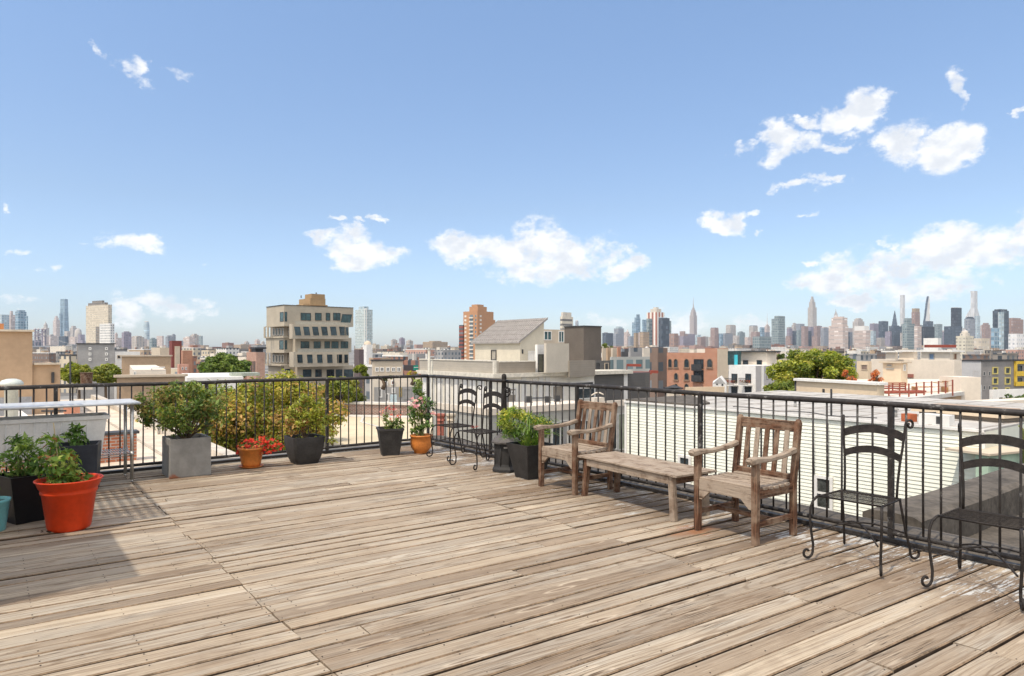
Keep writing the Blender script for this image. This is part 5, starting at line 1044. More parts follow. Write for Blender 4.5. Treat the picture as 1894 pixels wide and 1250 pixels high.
def coping(t_, b, z, m, w_=.3, h=.18, over=.06, name='coping'):
    C, u, v, tl, tr_ = b; mb = MB(); o = over; a = C - u * o - v * o; pts = [a, C + u * (tl + o) - v * o, C + u * (tl + o) + v * (tr_ + o), C - u * o + v * (tr_ + o)]
    for i in range(4):
        p, q = pts[i], pts[(i + 1) % 4]; dr_ = (q - p).normalized(); mb.bar((*(p - dr_ * 0), z + h / 2 - .02), (*q, z + h / 2 - .02 + .001 * i), w_, h)
    return obj(name, mb, m, t_)
STUC = plain('tan_stucco', (.45, .32, .21), .9, .07, .8, bmp=.3, bscale=8, stain=.1)
CREAM = plain('cream_stucco', (.66, .53, .38), .9, .05, .7, stain=.08); BEIGE = plain('beige_stucco', (.56, .47, .36), .9, .06, .8, stain=.08); PEACH = plain('warm_white_stucco', (.68, .60, .50), .9, .05, .6, stain=.06)
SILV = plain('silver_roof', (.58, .55, .50), .8, .10, .5, stain=.25); ROOFP = plain('pale_roof', (.66, .58, .46), .85, .08, .6, stain=.15); GREYW = plain('grey_wall', (.33, .32, .31), .85, .08, .6)
RBRICK = brick('red_orange_brick', (.46, .16, .075), (.36, .12, .06)); FBRICK = brick('facade_brick', (.50, .20, .095), (.42, .16, .075), bw=.5, bh=.18, ms=.02)
def siding(name, col, e=.11, k=.35):
    m, t, b = newmat(name); v = nd(t, 'ShaderNodeSeparateXYZ', {0: nd(t, 'ShaderNodeNewGeometry').outputs['Position']}).outputs[2]
    n = noise(t, pos(t), 1.2, 5, .6); c = mixc(t, sstep(t, n, .3, .7), [x * .93 for x in col], [min(.92, x * 1.05) for x in col])
    f = mth(t, 'FRACT', mth(t, 'MULTIPLY', v, 1 / e)); c = mixc(t, mth(t, 'MULTIPLY', mth(t, 'LESS_THAN', f, .13), k), c, [x * .5 for x in col])
    t.links.new(c, b.inputs['Base Color']); b.inputs['Roughness'].default_value = .6; bump(t, b, f, .02, .5); return m
SIDG = siding('grey_beige_siding', (.40, .36, .30), .22, .3); SIDB = siding('brown_siding', (.30, .26, .21), .22, .3); SIDD = siding('charcoal_siding', (.10, .095, .09), .3, .4); SIDW = siding('white_green_siding', (.80, .80, .68), .11, 0)
# ---- left: tan stucco building with lower wing
C0 = P2(60, 28); t_ = thing('stucco_building', 'tall blank tan stucco building with a lower wing at the left edge', 'building', (*C0, -15))
mb = MB(); mb.prism([C0 - V * 6, C0, C0 + U * 7, C0 - V * 6 + U * 7], -15, zof(613, 28)); obj('wall', mb, STUC, t_)
wl = hit(C0, V, 112); mb = MB(); mb.prism([C0 + V * .01 + U * .15, C0 + V * wl + U * .15, C0 + V * wl + U * 7, C0 + V * .01 + U * 7], -15, zof(673.6, 28.5)); obj('lower_wing', mb, STUC, t_)
mb = MB(); mb.bar((*(C0 - V * 6 - U * .05), zof(613, 28) + .03), (*(C0 + V * .06 - U * .05), zof(613, 28) + .03), .3, .08); mb.bar((*(C0 + V * .06 - U * .05 + U * .15), zof(673.6, 28.5) + .03), (*(C0 + V * wl + U * .1), zof(673.6, 28.5) + .03), .3, .08); obj('coping', mb, plain('pale_coping', (.55, .48, .38)), t_)
q = C0 + V * hit(C0, V, 98) + U * .08; mb = MB(); mb.bar((*q, zof(709, 28)), (*q, zof(689, 28)), .14, .1, up=(V.x, V.y, 0)); obj('slit_window', mb, TRIMD, t_)
mb = MB(); q = C0 - V * .02; mb.prism([q - V * 6 - U * .02 , q - V * (-.0) - U * .02, q - U * .02 + U * .01, q - V * 6 + U * .01], -15, zof(733, 28)); obj('grey_base', mb, plain('grey_blue_base', (.30, .31, .33)), t_)
C1 = C0 + U * 3 - V * .9; mb = MB(); mb.prism([C1 - V * 2.3, C1, C1 + U * 2, C1 - V * 2.3 + U * 2], zof(613, 28) - .1, zof(600, 31)); obj('roof_bulkhead', mb, plain('orange_brick_bulkhead', (.55, .25, .11), .9, .1, 3), t_)
q = C0 + V * (wl + .35) + U * .1; mb = MB(); mb.tube([(*q, -2), (*q, zof(655, 28))], .035, 8); tag(obj('vent_pipe', mb, TRIMD, loc=(*q, -2)), 'thin dark pipe rising at the right end of the tan stucco wing', 'pipe')
q = C0 + V * (wl + .1) - U * .5; mb = MB(); mb.prism([q, q + V * .55, q + V * .55 + U * .5, q + U * .5], -1.25, zof(745, 28)); tag(obj('brick_stack', mb, plain('salmon_brick', (.50, .24, .16)), loc=(*q, -1.2)), 'salmon painted stack standing on the pale roof right of the tan wall', 'chimney')
# neighbour's pale flat roof
ZN = -1.2; E = gnd(317, 799, ZN); En = E - U * 13.9; Ef = E + U * 19
t_ = thing('flat_roof_building', 'neighbouring building with a pale flat roof beyond the left railing', 'building', (*E, -15))
mb = MB(); mb.prism([En, Ef, Ef - V * 30, En - V * 30], -15, ZN); obj('roof', mb, plain('warm_pale_roof', (.60, .51, .41), .85, .14, .5, stain=.5), t_)
mb = MB()
for i in range(14): q = Ef - V * (1.2 + i * 1.6); mb.bar((*(q - U * 33 + U * .3), ZN + .004), (*q, ZN + .004), .09, .02)
obj('roof_seam', mb, plain('roof_seam_tar', (.40, .34, .27), .9, .2, 3), t_)
mb = MB(); mb.bar((*(En - V * .15), ZN + .1), (*(Ef - V * .15), ZN + .1), .32, .22); obj('coping', mb, plain('weathered_coping', (.50, .45, .38), .9, .15, 2), t_)
mb = MB(); q = gnd(294, 803, ZN); mb.tube([(*q, ZN), (*q, ZN + .42)], .045, 8); mb.tube([(q.x - .16, q.y, ZN + .42), (q.x + .16, q.y, ZN + .42)], .06, 8); tag(obj('vent_pipe', mb, plain('galvanised', (.40, .39, .37), .5), loc=(*q, ZN)), 'small T shaped vent pipe on the pale flat roof left of the grey planter', 'pipe')
P0 = gnd(253, 851, ZN); bl = -hit(P0, V, -45); t_ = thing('brick_parapet', 'low red brick party wall with a dark cap on the pale roof behind the trough', 'wall', (*P0, ZN))
mb = MB(); mb.prism([P0, P0 - V * bl, P0 - V * bl + U * .35, P0 + U * .35], ZN - .02, zof(801, P0.y)); obj('wall', mb, RBRICK, t_); mb = MB(); mb.bar((*(P0 + V * .05 + U * .17), zof(799, P0.y)), (*(P0 - V * bl + U * .17), zof(799, P0.y)), .46, .06); obj('cap', mb, TRIMD, t_)
c = P2(21, 17.5); mb = MB(); mb.lathe([(.15, ZN), (.15, zof(712, 17.5)), (.26, zof(712, 17.5)), (.26, zof(708, 17.5)), (.2, zof(703, 17.5)), (.1, zof(700.5, 17.5)), (0, zof(700, 17.5))], (*c, 0), 20); tag(obj('roof_ventilator', mb, plain('pale_metal', (.56, .60, .56), .5, .1, 3), loc=(*c, ZN)), 'round mushroom topped roof ventilator at the left edge above the railing', 'ventilator')
c = P2(38, 20); mb = MB(); mb.lathe([(.28, ZN), (.28, zof(771, 20)), (0, zof(758, 20))], (*c, 0), 4, smooth=False); tag(obj('roof_vent', mb, WHITE, loc=(*c, ZN)), 'small white pyramid topped roof vent under the steel table top', 'ventilator')
c = P2(95, 21); t_ = thing('roof_hatch', 'dark roof hatch with a raised bar behind the steel table', 'hatch', (*c, ZN)); mb = MB(); mb.box((*c, ZN), 1.1, .6, .45, .5); obj('frame', mb, TRIMD, t_); mb = MB(); mb.bar((c.x - .3, c.y, zof(760, 21)), (c.x + .45, c.y, zof(759.5, 21)), .05, .05); mb.bar((*c, ZN + .4), (*c, zof(760, 21)), .04, .04, up=(1, 0, 0)); obj('handle', mb, TRIMD, t_)
c = P2(160, 45); t_ = thing('wooden_tank', 'small dark slatted wooden tank in front of the two round trees at left', 'tank', (*c, zof(712, 45))); mb = MB(); mb.lathe([(.33, zof(712, 45)), (.37, zof(690, 45)), (.40, zof(689.5, 45)), (.40, zof(688.8, 45)), (0, zof(688.5, 45))], (*c, 0), 14, smooth=False); obj('tank', mb, TEAK_R, t_); mb = MB(); mb.box((*c, zof(720, 45)), .8, .8, .3, .4); obj('stand', mb, PEACH, t_)
# trees and foliage
tree('left one of two round yellow green trees behind the dark wooden tank', (*P2(146, 75), zof(690, 75)), (2.0, 2.2, 1.35), -15, 7000, .32, [(.20, .22, .03), (.15, .18, .03), (.26, .26, .04)], 34, rc=(.3, .5))
tree('right one of two round yellow green trees below the grey windowed block', (*P2(195, 70), zof(692, 70)), (1.6, 1.8, 1.2), -15, 5500, .30, [(.17, .20, .03), (.12, .15, .03), (.22, .22, .03)], 30, rc=(.3, .5))
tree('dense dark green round tree left of the leaning concrete block', (*P2(413, 120), zof(680, 120)), (4.7, 4.5, 2.9), -15, 15000, .5, [(.07, .12, .025), (.10, .15, .03), (.13, .17, .03)], 50, rc=(.25, .42))
tree('yellow green tree behind the grey planter, first of the three street trees', (*P2(385, 27), zof(790, 27)), (3.1, 3.0, 1.9), -15, 22000, .15, [(.19, .22, .04), (.13, .17, .03), (.24, .25, .05), (.30, .22, .06)], 60, group='street trees behind the left railing')
tree('rusty tipped yellow green tree behind the red flowers, middle of the three street trees', (*P2(500, 26), zof(778, 26)), (3.0, 3.0, 2.0), -15, 22000, .15, [(.26, .26, .04), (.19, .21, .03), (.32, .26, .045), (.36, .22, .07), (.14, .17, .03)], 60, group='street trees behind the left railing')
tree('small yellow green tree right of the dark rounded planter, last of the three street trees', (*P2(632, 40), zof(725, 40)), (1.5, 2.2, 1.15), -15, 8000, .17, [(.18, .20, .03), (.12, .15, .03), (.23, .22, .04)], 30, group='street trees behind the left railing')
tree('small yellow green tree top over the railing right of the leaning block', (*P2(672, 85), zof(684, 85)), (1.3, 1.5, .95), -15, 1500, .3, [(.20, .22, .03), (.14, .17, .03)], 10)
tree('low green shrub row over the rail left of the pale wall', (*P2(708, 60), zof(698, 60)), (.85, 1.0, .35), zof(720, 60), 700, .18, [(.10, .14, .03), (.07, .10, .02)], 8, name='shrub')
tree('golden yellow shrub under the teal sign box', (*P2(762, 58), zof(692, 58)), (.5, .6, .32), zof(712, 58), 500, .16, [(.38, .28, .03), (.30, .24, .03)], 8, name='shrub')
tree('big sprawling green tree behind the cream bulkhead at right', (*P2(1508, 62), zof(692, 62)), (4.4, 3.6, 2.75), -15, 24000, .26, [(.24, .26, .035), (.17, .20, .03), (.11, .15, .025), (.31, .29, .045)], 60, rc=(.18, .34))
tree('green leafy branch mass at the lower left of the big sprawling tree', (*P2(1450, 56), zof(722, 56)), (1.7, 2, 1.0), -15, 5000, .24, [(.17, .20, .03), (.12, .16, .03), (.22, .23, .04)], 20)
tree('left one of two rust orange shrubs on the roof garden beside the big tree', (*P2(1571, 44), zof(695, 44)), (.60, .55, .52), zof(709, 44), 900, .10, [(.45, .13, .05), (.36, .10, .04), (.5, .2, .07)], 10, name='shrub', group='rust orange roof garden shrubs')
tree('right one of two rust orange shrubs on the roof garden beside the cream stair house', (*P2(1617, 44), zof(696, 44)), (.62, .55, .50), zof(709, 44), 900, .10, [(.48, .15, .05), (.38, .11, .04), (.5, .2, .07)], 10, name='shrub', group='rust orange roof garden shrubs')
tree('dark green shrub at the right edge below the yellow trimmed building', (*P2(1882, 48), zof(738, 48)), (.9, .8, .65), zof(752, 48), 900, .14, [(.07, .12, .03), (.10, .15, .03)], 10, name='shrub')
tree('small green shrub left of the shrub at the right edge', (*P2(1864, 50), zof(742, 50)), (.45, .5, .35), zof(752, 50), 400, .12, [(.12, .16, .03), (.10, .15, .03)], 8, name='shrub')
tree('thin line of treetops behind the white block with balconies', (*P2(1438, 150), zof(657, 150)), (2.6, 2, 1.1), -15, 1500, .4, [(.07, .10, .02), (.10, .13, .03)], 12)
tree('patch of treetops left of the brown brick piers', (*P2(1122, 260), zof(640, 260)), (3.4, 3, 1.4), -15, 1000, .7, [(.16, .18, .03), (.11, .14, .03)], 10)
# ---- mid left
GW = facade('grey_block_wall', (.36, .36, .345), pu=900, wu=0.0)
t_, b = build('apartment_building', 'grey walled block with small white framed windows below the big beige slab', 'building', 130, 143, 212, 636, 140, GREYW, r=60)
(PL, dL, nL_), (PR_, dR, nR_) = faces(b)
for x in (166.5, 197):
    for y in (644.5, 654.5, 664.5): wbox(t_, PR_, dR, nR_, x - 2.6, y - 2.6, x + 2.6, y + 2.6, WHITE, TRIMD, fw=.17, depth=.1)
mb = MB(); C, u, v, tl, tr_ = b; mb.prism([C + u * .02 - v * .06, C + u * tl - v * .06, C + u * tl - v * .01, C + u * .02 - v * .01], -15, zof(636.2, 140)); obj('end_wall', mb, STUC, t_)
coping(t_, b, zof(636, 140), TRIMD, .3, .2)
t_, b = build('apartment_building', 'wide tan building with a plain wall right of the two round trees', 'building', 190, 225, 316, 659, 90, STUC, r=60); coping(t_, b, zof(659, 90), BEIGE)
t_, b = build('apartment_building', 'low white building with square openings above the wide tan building', 'building', 206, 213, 259, 650, 150, WHITE, r=60); (PL, dL, nL_), (PR_, dR, nR_) = faces(b)
for x in (220, 229, 239, 249): wbox(t_, PR_, dR, nR_, x - 3.5, 656.5, x + 3.5, 663, BEIGE, TRIMD, fw=.12)
build('roof_bulkhead', 'beige rooftop box left of the dark red rooftop box', 'building', 280, 296, 313, 643.5, 135, BEIGE)
t_, b = build('brick_building', 'dark red rooftop box with a striped beige pier below it', 'building', 313, 318, 336, 630, 170, plain('oxblood_wall', (.20, .06, .05), .8)); mb = MB(); C, u, v, tl, tr_ = b; q = C - v * .5; mb.prism([q + v * tr_ * .5, q + v * tr_ * .5 - u * .6, q + v * tr_ * 1.0 - u * .6, q + v * tr_ * 1.0], -15, zof(640, 168)); obj('pier', mb, BEIGE, t_)
build('brick_building', 'striped red brick block right of the striped beige pier', 'building', 335, 338, 356, 648, 150, FBRICK)
t_, b = build('row_house', 'small salmon pink house with two dark windows left of the round green tree', 'building', 328, 331, 349, 673.5, 85, plain('salmon_wall', (.56, .30, .22))); (PL, dL, nL_), (PR_, dR, nR_) = faces(b)
for x in (337.5, 344): wbox(t_, PR_, dR, nR_, x - 1.6, 678.5, x + 1.6, 684, WHITE, TRIMD, fw=.05)
t_, b = build('flat_roof_building', 'white walled low building with pipes in front of the wide tan building', 'building', 240, 246, 307, 684, 62, PEACH, r=60); (PL, dL, nL_), (PR_, dR, nR_) = faces(b)
wbox(t_, PR_, dR, nR_, 247, 682.5 + 4, 252, 694, WHITE, TRIMD); mb = MB(); C, u, v, tl, tr_ = b; mb.tube([(*(C + v * 1.5), zof(684, 62)), (*(C + v * 1.5), zof(680, 62)), (*(C + v * 2.6), zof(680, 62))], .06, 6); obj('pipe', mb, WHITE, t_)
t_, b = build('flat_roof_building', 'long tan parapet roof just above the left railing', 'building', 200, 216, 342, 697.5, 50, STUC, r=62); coping(t_, b, zof(697.5, 50), BEIGE)
t_, b = build('flat_roof_building', 'white low roof with clutter right of the long tan parapet', 'building', 336, 346, 450, 698, 58, WHITE, r=62); C, u, v, tl, tr_ = b; mb = MB(); mb.prism([C + v * 3.6 + u * 1, C + v * 6 + u * 1, C + v * 6 + u * 3, C + v * 3.6 + u * 3], zof(698, 58), zof(692, 58)); obj('roof_bulkhead', mb, plain('sage_box', (.34, .37, .31)), t_)
# brick building left of the leaning block
t_, b = build('brick_building', 'old pink brick building with a chimney left of the leaning concrete block', 'building', 456, 474, 490, 651, 135, brick('pink_brick', (.50, .25, .16), (.42, .20, .13), bw=.6, bh=.2, ms=.03)); (PL, dL, nL_), (PR_, dR, nR_) = faces(b)
for i in range(4): wbox(t_, PL, dL, nL_, 461 + i * 3.2, 668, 462.8 + i * 3.2, 690, TRIMD, TRIMD, fw=.04, depth=.05)
C, u, v, tl, tr_ = b; mb = MB(); q = C + u * tl * .62; mb.prism([q, q + u * 1.0, q + u * 1.0 + v * .7, q + v * .7], zof(651, 135), zof(641.5, 135)); obj('chimney', mb, FBRICK, t_); mb = MB(); mb.prism([C - v * .3 + u * (-.3), C + u * tl * .55 - v * .3, C + u * tl * .55 + v * 2, C + v * 2], zof(645, 135), zof(642, 135)); mb.prism([C + u * .5, C + u * tl * .5, C + u * tl * .5 + v * 1.5, C + u * .5 + v * 1.5], zof(651, 135), zof(645, 135)); obj('roof_canopy', mb, TRIMD, t_)
# ---- the leaning concrete block
Y = 160; lb_ = thing('concrete_apartment_block', 'angular tan concrete block with staggered overhanging floors and slanted windows', 'building', (*P2(526, Y), -15))
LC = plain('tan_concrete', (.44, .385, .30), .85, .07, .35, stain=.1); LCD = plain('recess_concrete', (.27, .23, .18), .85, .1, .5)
LF = [  # name, x0, xc, x1, ytop, ybottom, r, fascia
 (491.5, 525.5, 653.5, 564, 603, 0), (497, 521, 640, 603, 607, -1), (488, 543, 645, 603.5, 626, 1), (491, 524, 646, 626, 653.5, 2), (487, 545, 646, 650.5, 676, 1), (494, 531, 655, 678.5, 701, 2)]
def lp(x0, xc, x1, Yc=Y): return poly(cbox(x0, xc, x1, Yc, r=50))
def LW(x0, xc, x1, Yc=Y): b = cbox(x0, xc, x1, Yc, r=50); return b
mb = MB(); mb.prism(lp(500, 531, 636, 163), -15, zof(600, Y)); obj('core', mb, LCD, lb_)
b5 = LW(493, 525.5, 653.5, 160); mb = MB(); mb.prism(poly(b5), zof(601.5, Y), zof(564, Y)); obj('top_storey', mb, LC, lb_)
b3 = LW(492, 525.5, 548, 160); mb = MB(); mb.prism(poly(b3), zof(652.5, Y), zof(622.5, Y)); mb.prism(poly(LW(500, 546, 650, 160)), zof(652, Y), zof(623.5, Y)); obj('middle_storey', mb, LC, lb_)
b1 = LW(496, 526.5, 560, 160); mb = MB(); mb.prism(poly(b1), -15, zof(675, Y)); mb.prism(poly(LW(505, 550, 655, 160.5)), -15, zof(677.5, Y)); obj('lower_storey', mb, LC, lb_)
b4 = LW(535, 541, 645, 157); mb = MB(); mb.prism(poly(b4), zof(626.5, Y), zof(600, Y)); mb.prism(poly(LW(489, 524, 545, 159.5)), zof(624.5, Y), zof(621.5, Y)); mb.prism(poly(LW(491, 525, 545, 159.6)), zof(603, Y), zof(600.6, Y)); obj('upper_gallery', mb, LC, lb_)
b2 = LW(535, 543, 645, 157); mb = MB(); mb.prism(poly(b2), zof(678, Y), zof(650.5, Y)); mb.prism(poly(LW(487.5, 520, 545, 159.5)), zof(677, Y), zof(674, Y)); obj('lower_gallery', mb, LC, lb_)
b = LW(553, 574, 602, 166); mb = MB(); mb.prism(poly(b), zof(564, 166), zof(551, 166)); OCH = plain('ochre_concrete', (.33, .225, .125), .85, .1, .5); mb.prism(poly(LW(564, 576, 601, 167)), zof(551, 167), zof(543, 167)); mb.prism(poly(LW(548, 560, 606, 165)), zof(566, 165), zof(562, 165)); obj('penthouse', mb, OCH, lb_)
mb = MB(); q = P2(557, 166); mb.tube([(*q, zof(551, 166)), (*q, zof(546, 166))], .12, 5); mb.tube([(*P2(585, 167), zof(543, 167)), (*P2(585, 167), zof(541, 167))], .2, 6); obj('roof_mast', mb, TRIMD, lb_)
def fR(b): C, u, v, tl, tr_ = b; return (C, v, Vector((-u.x, -u.y)))
def fL(b): C, u, v, tl, tr_ = b; return (C, u, Vector((-v.x, -v.y)))
LG = plain('slanted_window_glass', (.030, .05, .06), .12, .5, .25, spec=.6)
for (x, w_) in ((556, 19), (582.5, 12), (602.5, 8), (616, 13.5)): wbox(lb_, *fR(b5), x, 578.5, x + w_, 592.5, TRIMD, GLASSB, fw=.10, depth=.1, mull=1 if w_ > 12 else 0)
wbox(lb_, *fR(b5), 633, 581, 651, 599, TRIMD, GLASSB, fw=.10, mull=1, slant=-.5); wbox(lb_, *fR(b5), 526.2, 576.5, 531, 594.5, TRIMD, GLASSB, fw=.08); wbox(lb_, *fL(b5), 518, 577, 524.8, 594.5, TRIMD, GLASSB, fw=.08)
for k_ in range(6): x = 549 + k_ * 16.6; wbox(lb_, *fR(b4), x - 6, 603.5, x + 6, 620.5, LC, LG, fw=.05, depth=.12, slant=.35)
wbox(lb_, *fR(b4), 636.5, 604.5, 644, 620.5, LC, LG, fw=.05, slant=.2); wbox(lb_, *fR(b3), 526.3, 629, 531, 646, TRIMD, GLASSB, fw=.08); wbox(lb_, *fL(b3), 517, 629, 524.8, 646, TRIMD, GLASSB, fw=.08)
b3r = LW(500, 546, 650, 160)
for (x, w_) in ((556, 16), (580, 13), (600, 10), (613, 13), (630, 14)): wbox(lb_, *fR(b3r), x, 631, x + w_, 644, TRIMD, GLASSB, fw=.08, mull=1)
for k_ in range(5): x = 554 + k_ * 18.4; wbox(lb_, *fR(b2), x - 5.5, 655, x + 5.5, 671.5, LC, LG, fw=.05, depth=.12, slant=.15)
for x in (629, 640): wbox(lb_, *fR(b2), x - 4, 655, x + 4, 671.5, LC, LG, fw=.05, depth=.12)
b1r = LW(505, 550, 655, 160.5); wbox(lb_, *fR(b1), 527.2, 682, 538, 699, TRIMD, GLASSB, fw=.08, slant=.4)
for (x, w_) in ((560, 16), (583, 12), (604, 14), (621, 12), (636, 17)): wbox(lb_, *fR(b1r), x, 683, x + w_, 697, TRIMD, LG, fw=.08, mull=1)
for (yy, bb) in ((612, LW(499, 531, 540, 161.5)), (662, LW(499, 531, 540, 161.5))):      # recessed terraces on the left corner
    for x in (505, 510.5, 516, 521.5): wbox(lb_, *fL(LW(500, 531, 636, 163)), x, yy - 6, x + 3.6, yy + 8, WHITE, LG, fw=.12, depth=.1)
    for x in (533, 538): wbox(lb_, *fR(LW(500, 531, 636, 163)), x, yy - 6, x + 4, yy + 8, WHITE, LG, fw=.1)
    for x in (489.5, 495.5): q = P2(x, 160.5 + (525 - x) * .12); mb = MB(); mb.bar((*q, zof(yy + 12, Y)), (*q, zof(yy - 9, Y)), .35, .35, up=(1, 0, 0)); obj('column', mb, LC, lb_)
for (yy, bb) in ((598, LW(541, 546, 650, 158.3)), (648.5, LW(546, 551, 650, 158.3))):     # balcony balustrades
    C, u, v, tl, tr_ = bb; mb = MB(); mb.bar((*C, zof(yy, Y)), (*(C + v * tr_), zof(yy, Y)), .05, .9); obj('balustrade', mb, plain('balcony_panel', (.38, .36, .30), .5), lb_)
mb = MB(); C, u, v, tl, tr_ = b5; mb.bar((*C, zof(563.6, Y)), (*(C + v * tr_), zof(563.6, Y)), .3, .12); mb.bar((*C, zof(563.4, Y)), (*(C + u * tl), zof(563.4, Y)), .3, .12); obj('roof_edge', mb, TRIMD, lb_)
# ---- centre-left middle ground
build('flat_roof_building', 'dark brown walled block between the leaning block and the white gabled box', 'building', 655, 664, 673, 646, 130, plain('dark_brown_wall', (.13, .10, .10)))
t_, b = build('roof_bulkhead', 'white rooftop box with a small dome in front of the lone glass tower', 'building', 671, 678, 689, 637, 260, WHITE); mb = MB(); c = inset(b, .5, .5, .5, .5)[0]; mb.lathe([(1.5, zof(637, 260)), (1.2, zof(632, 260)), (0, zof(629.5, 260))], (*c, 0), 10); obj('dome', mb, BEIGE, t_)
t_, b = build('row_house', 'tan row house with dark shopfront gaps above the railing left of the sign box', 'building', 688, 690, 745, 667, 95, BEIGE, r=70); (PL, dL, nL_), (PR_, dR, nR_) = faces(b)
for x in (694, 703, 714, 724, 734): wbox(t_, PR_, dR, nR_, x, 679, x + 7, 687, WHITE, TRIMD, fw=.1, mull=1)
coping(t_, b, zof(667, 95), TRIMD)
t_, b = build('roof_sign', 'dark rooftop box with a teal green panel bearing a white stripe', 'sign box', 747, 764.5, 773.5, 675.5, 75, plain('dark_sign_back', (.05, .04, .04)), zb=zof(686, 75)); C, u, v, tl, tr_ = b; mb = MB(); q = C - u * .05; mb.prism([q, q + v * tr_, q + v * tr_ + u * .03, q + u * .03], zof(684.5, 75), zof(675.6, 75)); obj('panel', mb, plain('teal_green', (.02, .30, .20), .5), t_); mb = MB(); q = C - u * .07; mb.prism([q + v * .05, q + v * tr_ * .95, q + v * tr_ * .95 + u * .015, q + v * .05 + u * .015], zof(680.2, 75), zof(678.9, 75)); obj('stripe', mb, WHITE, t_)
t_, b = build('row_house', 'white and grey row house facade with a white door behind the small tree', 'building', 684, 690, 782, 697, 62, PEACH, r=72); (PL, dL, nL_), (PR_, dR, nR_) = faces(b)
C, u, v, tl, tr_ = b; mb = MB(); q = C - u * .06; mb.prism([q + v * .1, q + v * tr_, q + v * tr_ + u * .03, q + v * .1 + u * .03], -15, zof(716, 62)); obj('lower_wall', mb, GREYW, t_)
for xa, ya, xb, yb, m1, m2 in ((700, 718, 707, 735, WHITE, TRIMD), (712.5, 727, 720, 743, WHITE, WHITE), (723, 703, 729, 712, WHITE, plain('maroon_blind', (.22, .06, .05))), (724, 717, 731, 727, WHITE, TRIMD), (738, 716, 743, 734, plain('ochre_trim', (.35, .27, .10)), TRIMD), (745, 718, 760, 738, GREYW, GLASSD), (708, 704, 717, 713, WHITE, GREYW)): wbox(t_, PR_, dR, nR_, xa, ya, xb, yb, m1, m2, fw=.1, depth=.1)
c = P2(728, 58); mb = MB(); mb.box((*c, zof(748, 58)), .48, .5, zof(730, 58) - zof(748, 58), .3); tag(obj('utility_box', mb, plain('pale_blue_box', (.50, .60, .62)), loc=(*c, zof(748, 58))), 'pale blue utility box beside the white door of the row house', 'box')
# near tan roof with brown parapet wall
ZR = -2.3; pts = [gnd(585, 767, ZR), gnd(800, 771, ZR), gnd(800, 850, ZR), gnd(540, 850, ZR)]
t_ = thing('flat_roof_building', 'building with a sandy flat roof and white seams beyond the left railing corner', 'building', (*pts[3], -15)); mb = MB(); mb.prism(pts, -15, ZR); obj('roof', mb, plain('sandy_roof', (.58, .49, .34), .9, .07, .5, stain=.2), t_)
mb = MB(); mb.bar((*gnd(603, 769, ZR), ZR + .03), (*gnd(790, 772.5, ZR), ZR + .03), .9, .05); mb.bar((*gnd(668, 781, ZR), ZR + .02), (*gnd(705, 791, ZR), ZR + .02), .12, .03); mb.bar((*gnd(668, 781, ZR), ZR + .02), (*gnd(672, 770, ZR), ZR + .02), .12, .03); obj('roof_seam', mb, SILV, t_)
a, b_ = gnd(600, 766, ZR), gnd(790, 770, ZR); t2 = thing('brick_parapet', 'brown brick parapet with pale coping and two piers along the sandy roof', 'wall', (*a, ZR)); mb = MB(); mb.bar((*a, ZR + .33), (*b_, ZR + .33), .3, .66); obj('wall', mb, brick('brown_wall_brick', (.27, .14, .10), (.21, .11, .08)), t2)
mb = MB(); mb.bar((*a, ZR + .70), (*b_, ZR + .70), .5, .12); obj('coping', mb, SILV, t2)
for x0_, x1_, yt_ in ((624, 634, 730), (655, 666, 738)): q = P2((x0_ + x1_) / 2, a.y + 1.0); mb = MB(); mb.box((*q, ZR), (x1_ - x0_) / F * a.y, .4, zof(yt_, a.y + 1) - ZR, 0.1); obj('pier', mb, FBRICK, t2)
mb = MB(); mb.bar((*(a + Vector((0, 1))), zof(744.5, a.y + 1)), (*(b_ + Vector((0, 1))), zof(745.5, b_.y + 1)), .05, .05)
for i in range(9): q = a.lerp(b_, i / 8) + Vector((0, 1)); mb.bar((*q, ZR), (*q, zof(744.5, a.y + 1)), .04, .04, up=(1, 0, 0))
obj('guard_rail', mb, TRIMD, t2)
for px, m_ in ((815, plain('red_clay_flue', (.42, .14, .10))), (834, BEIGE)):
    c = P2(px, 24); mb = MB(); mb.lathe([(.13, ZR - 3), (.12, zof(779, 24)), (.17, zof(777, 24)), (.12, zof(773, 24)), (.19, zof(768, 24)), (.19, zof(765, 24)), (0, zof(765, 24))], (*c, 0), 8, smooth=False); tag(obj('chimney', mb, m_, loc=(*c, -6)), 'red clay chimney pot behind the far iron chairs, nearest the corner' if px == 815 else 'stone grey chimney pot behind the far iron chairs, right of the red one', 'chimney')
for px, wp, y0_, Y_, dd in ((793.5, 5, 645, 47, 'taller'), (799, 3.5, 664, 47.6, 'shorter')):
    c = P2(px, Y_); mb = MB(); mb.tube([(*c, -15), (*c, zof(y0_, Y_))], wp / 2 / F * Y_, 10); mb.lathe([(wp / 2 / F * Y_ * 1.25, zof(y0_ + 2, Y_)), (wp / 2 / F * Y_ * 1.25, zof(y0_, Y_)), (0, zof(y0_ - 1, Y_))], (*c, 0), 10); tag(obj('flue_pipe', mb, plain('grey_flue', (.44, .42, .36), .6), loc=(*c, -10)), f'{dd} of two grey flue pipes rising before the pale siding wall', 'pipe')
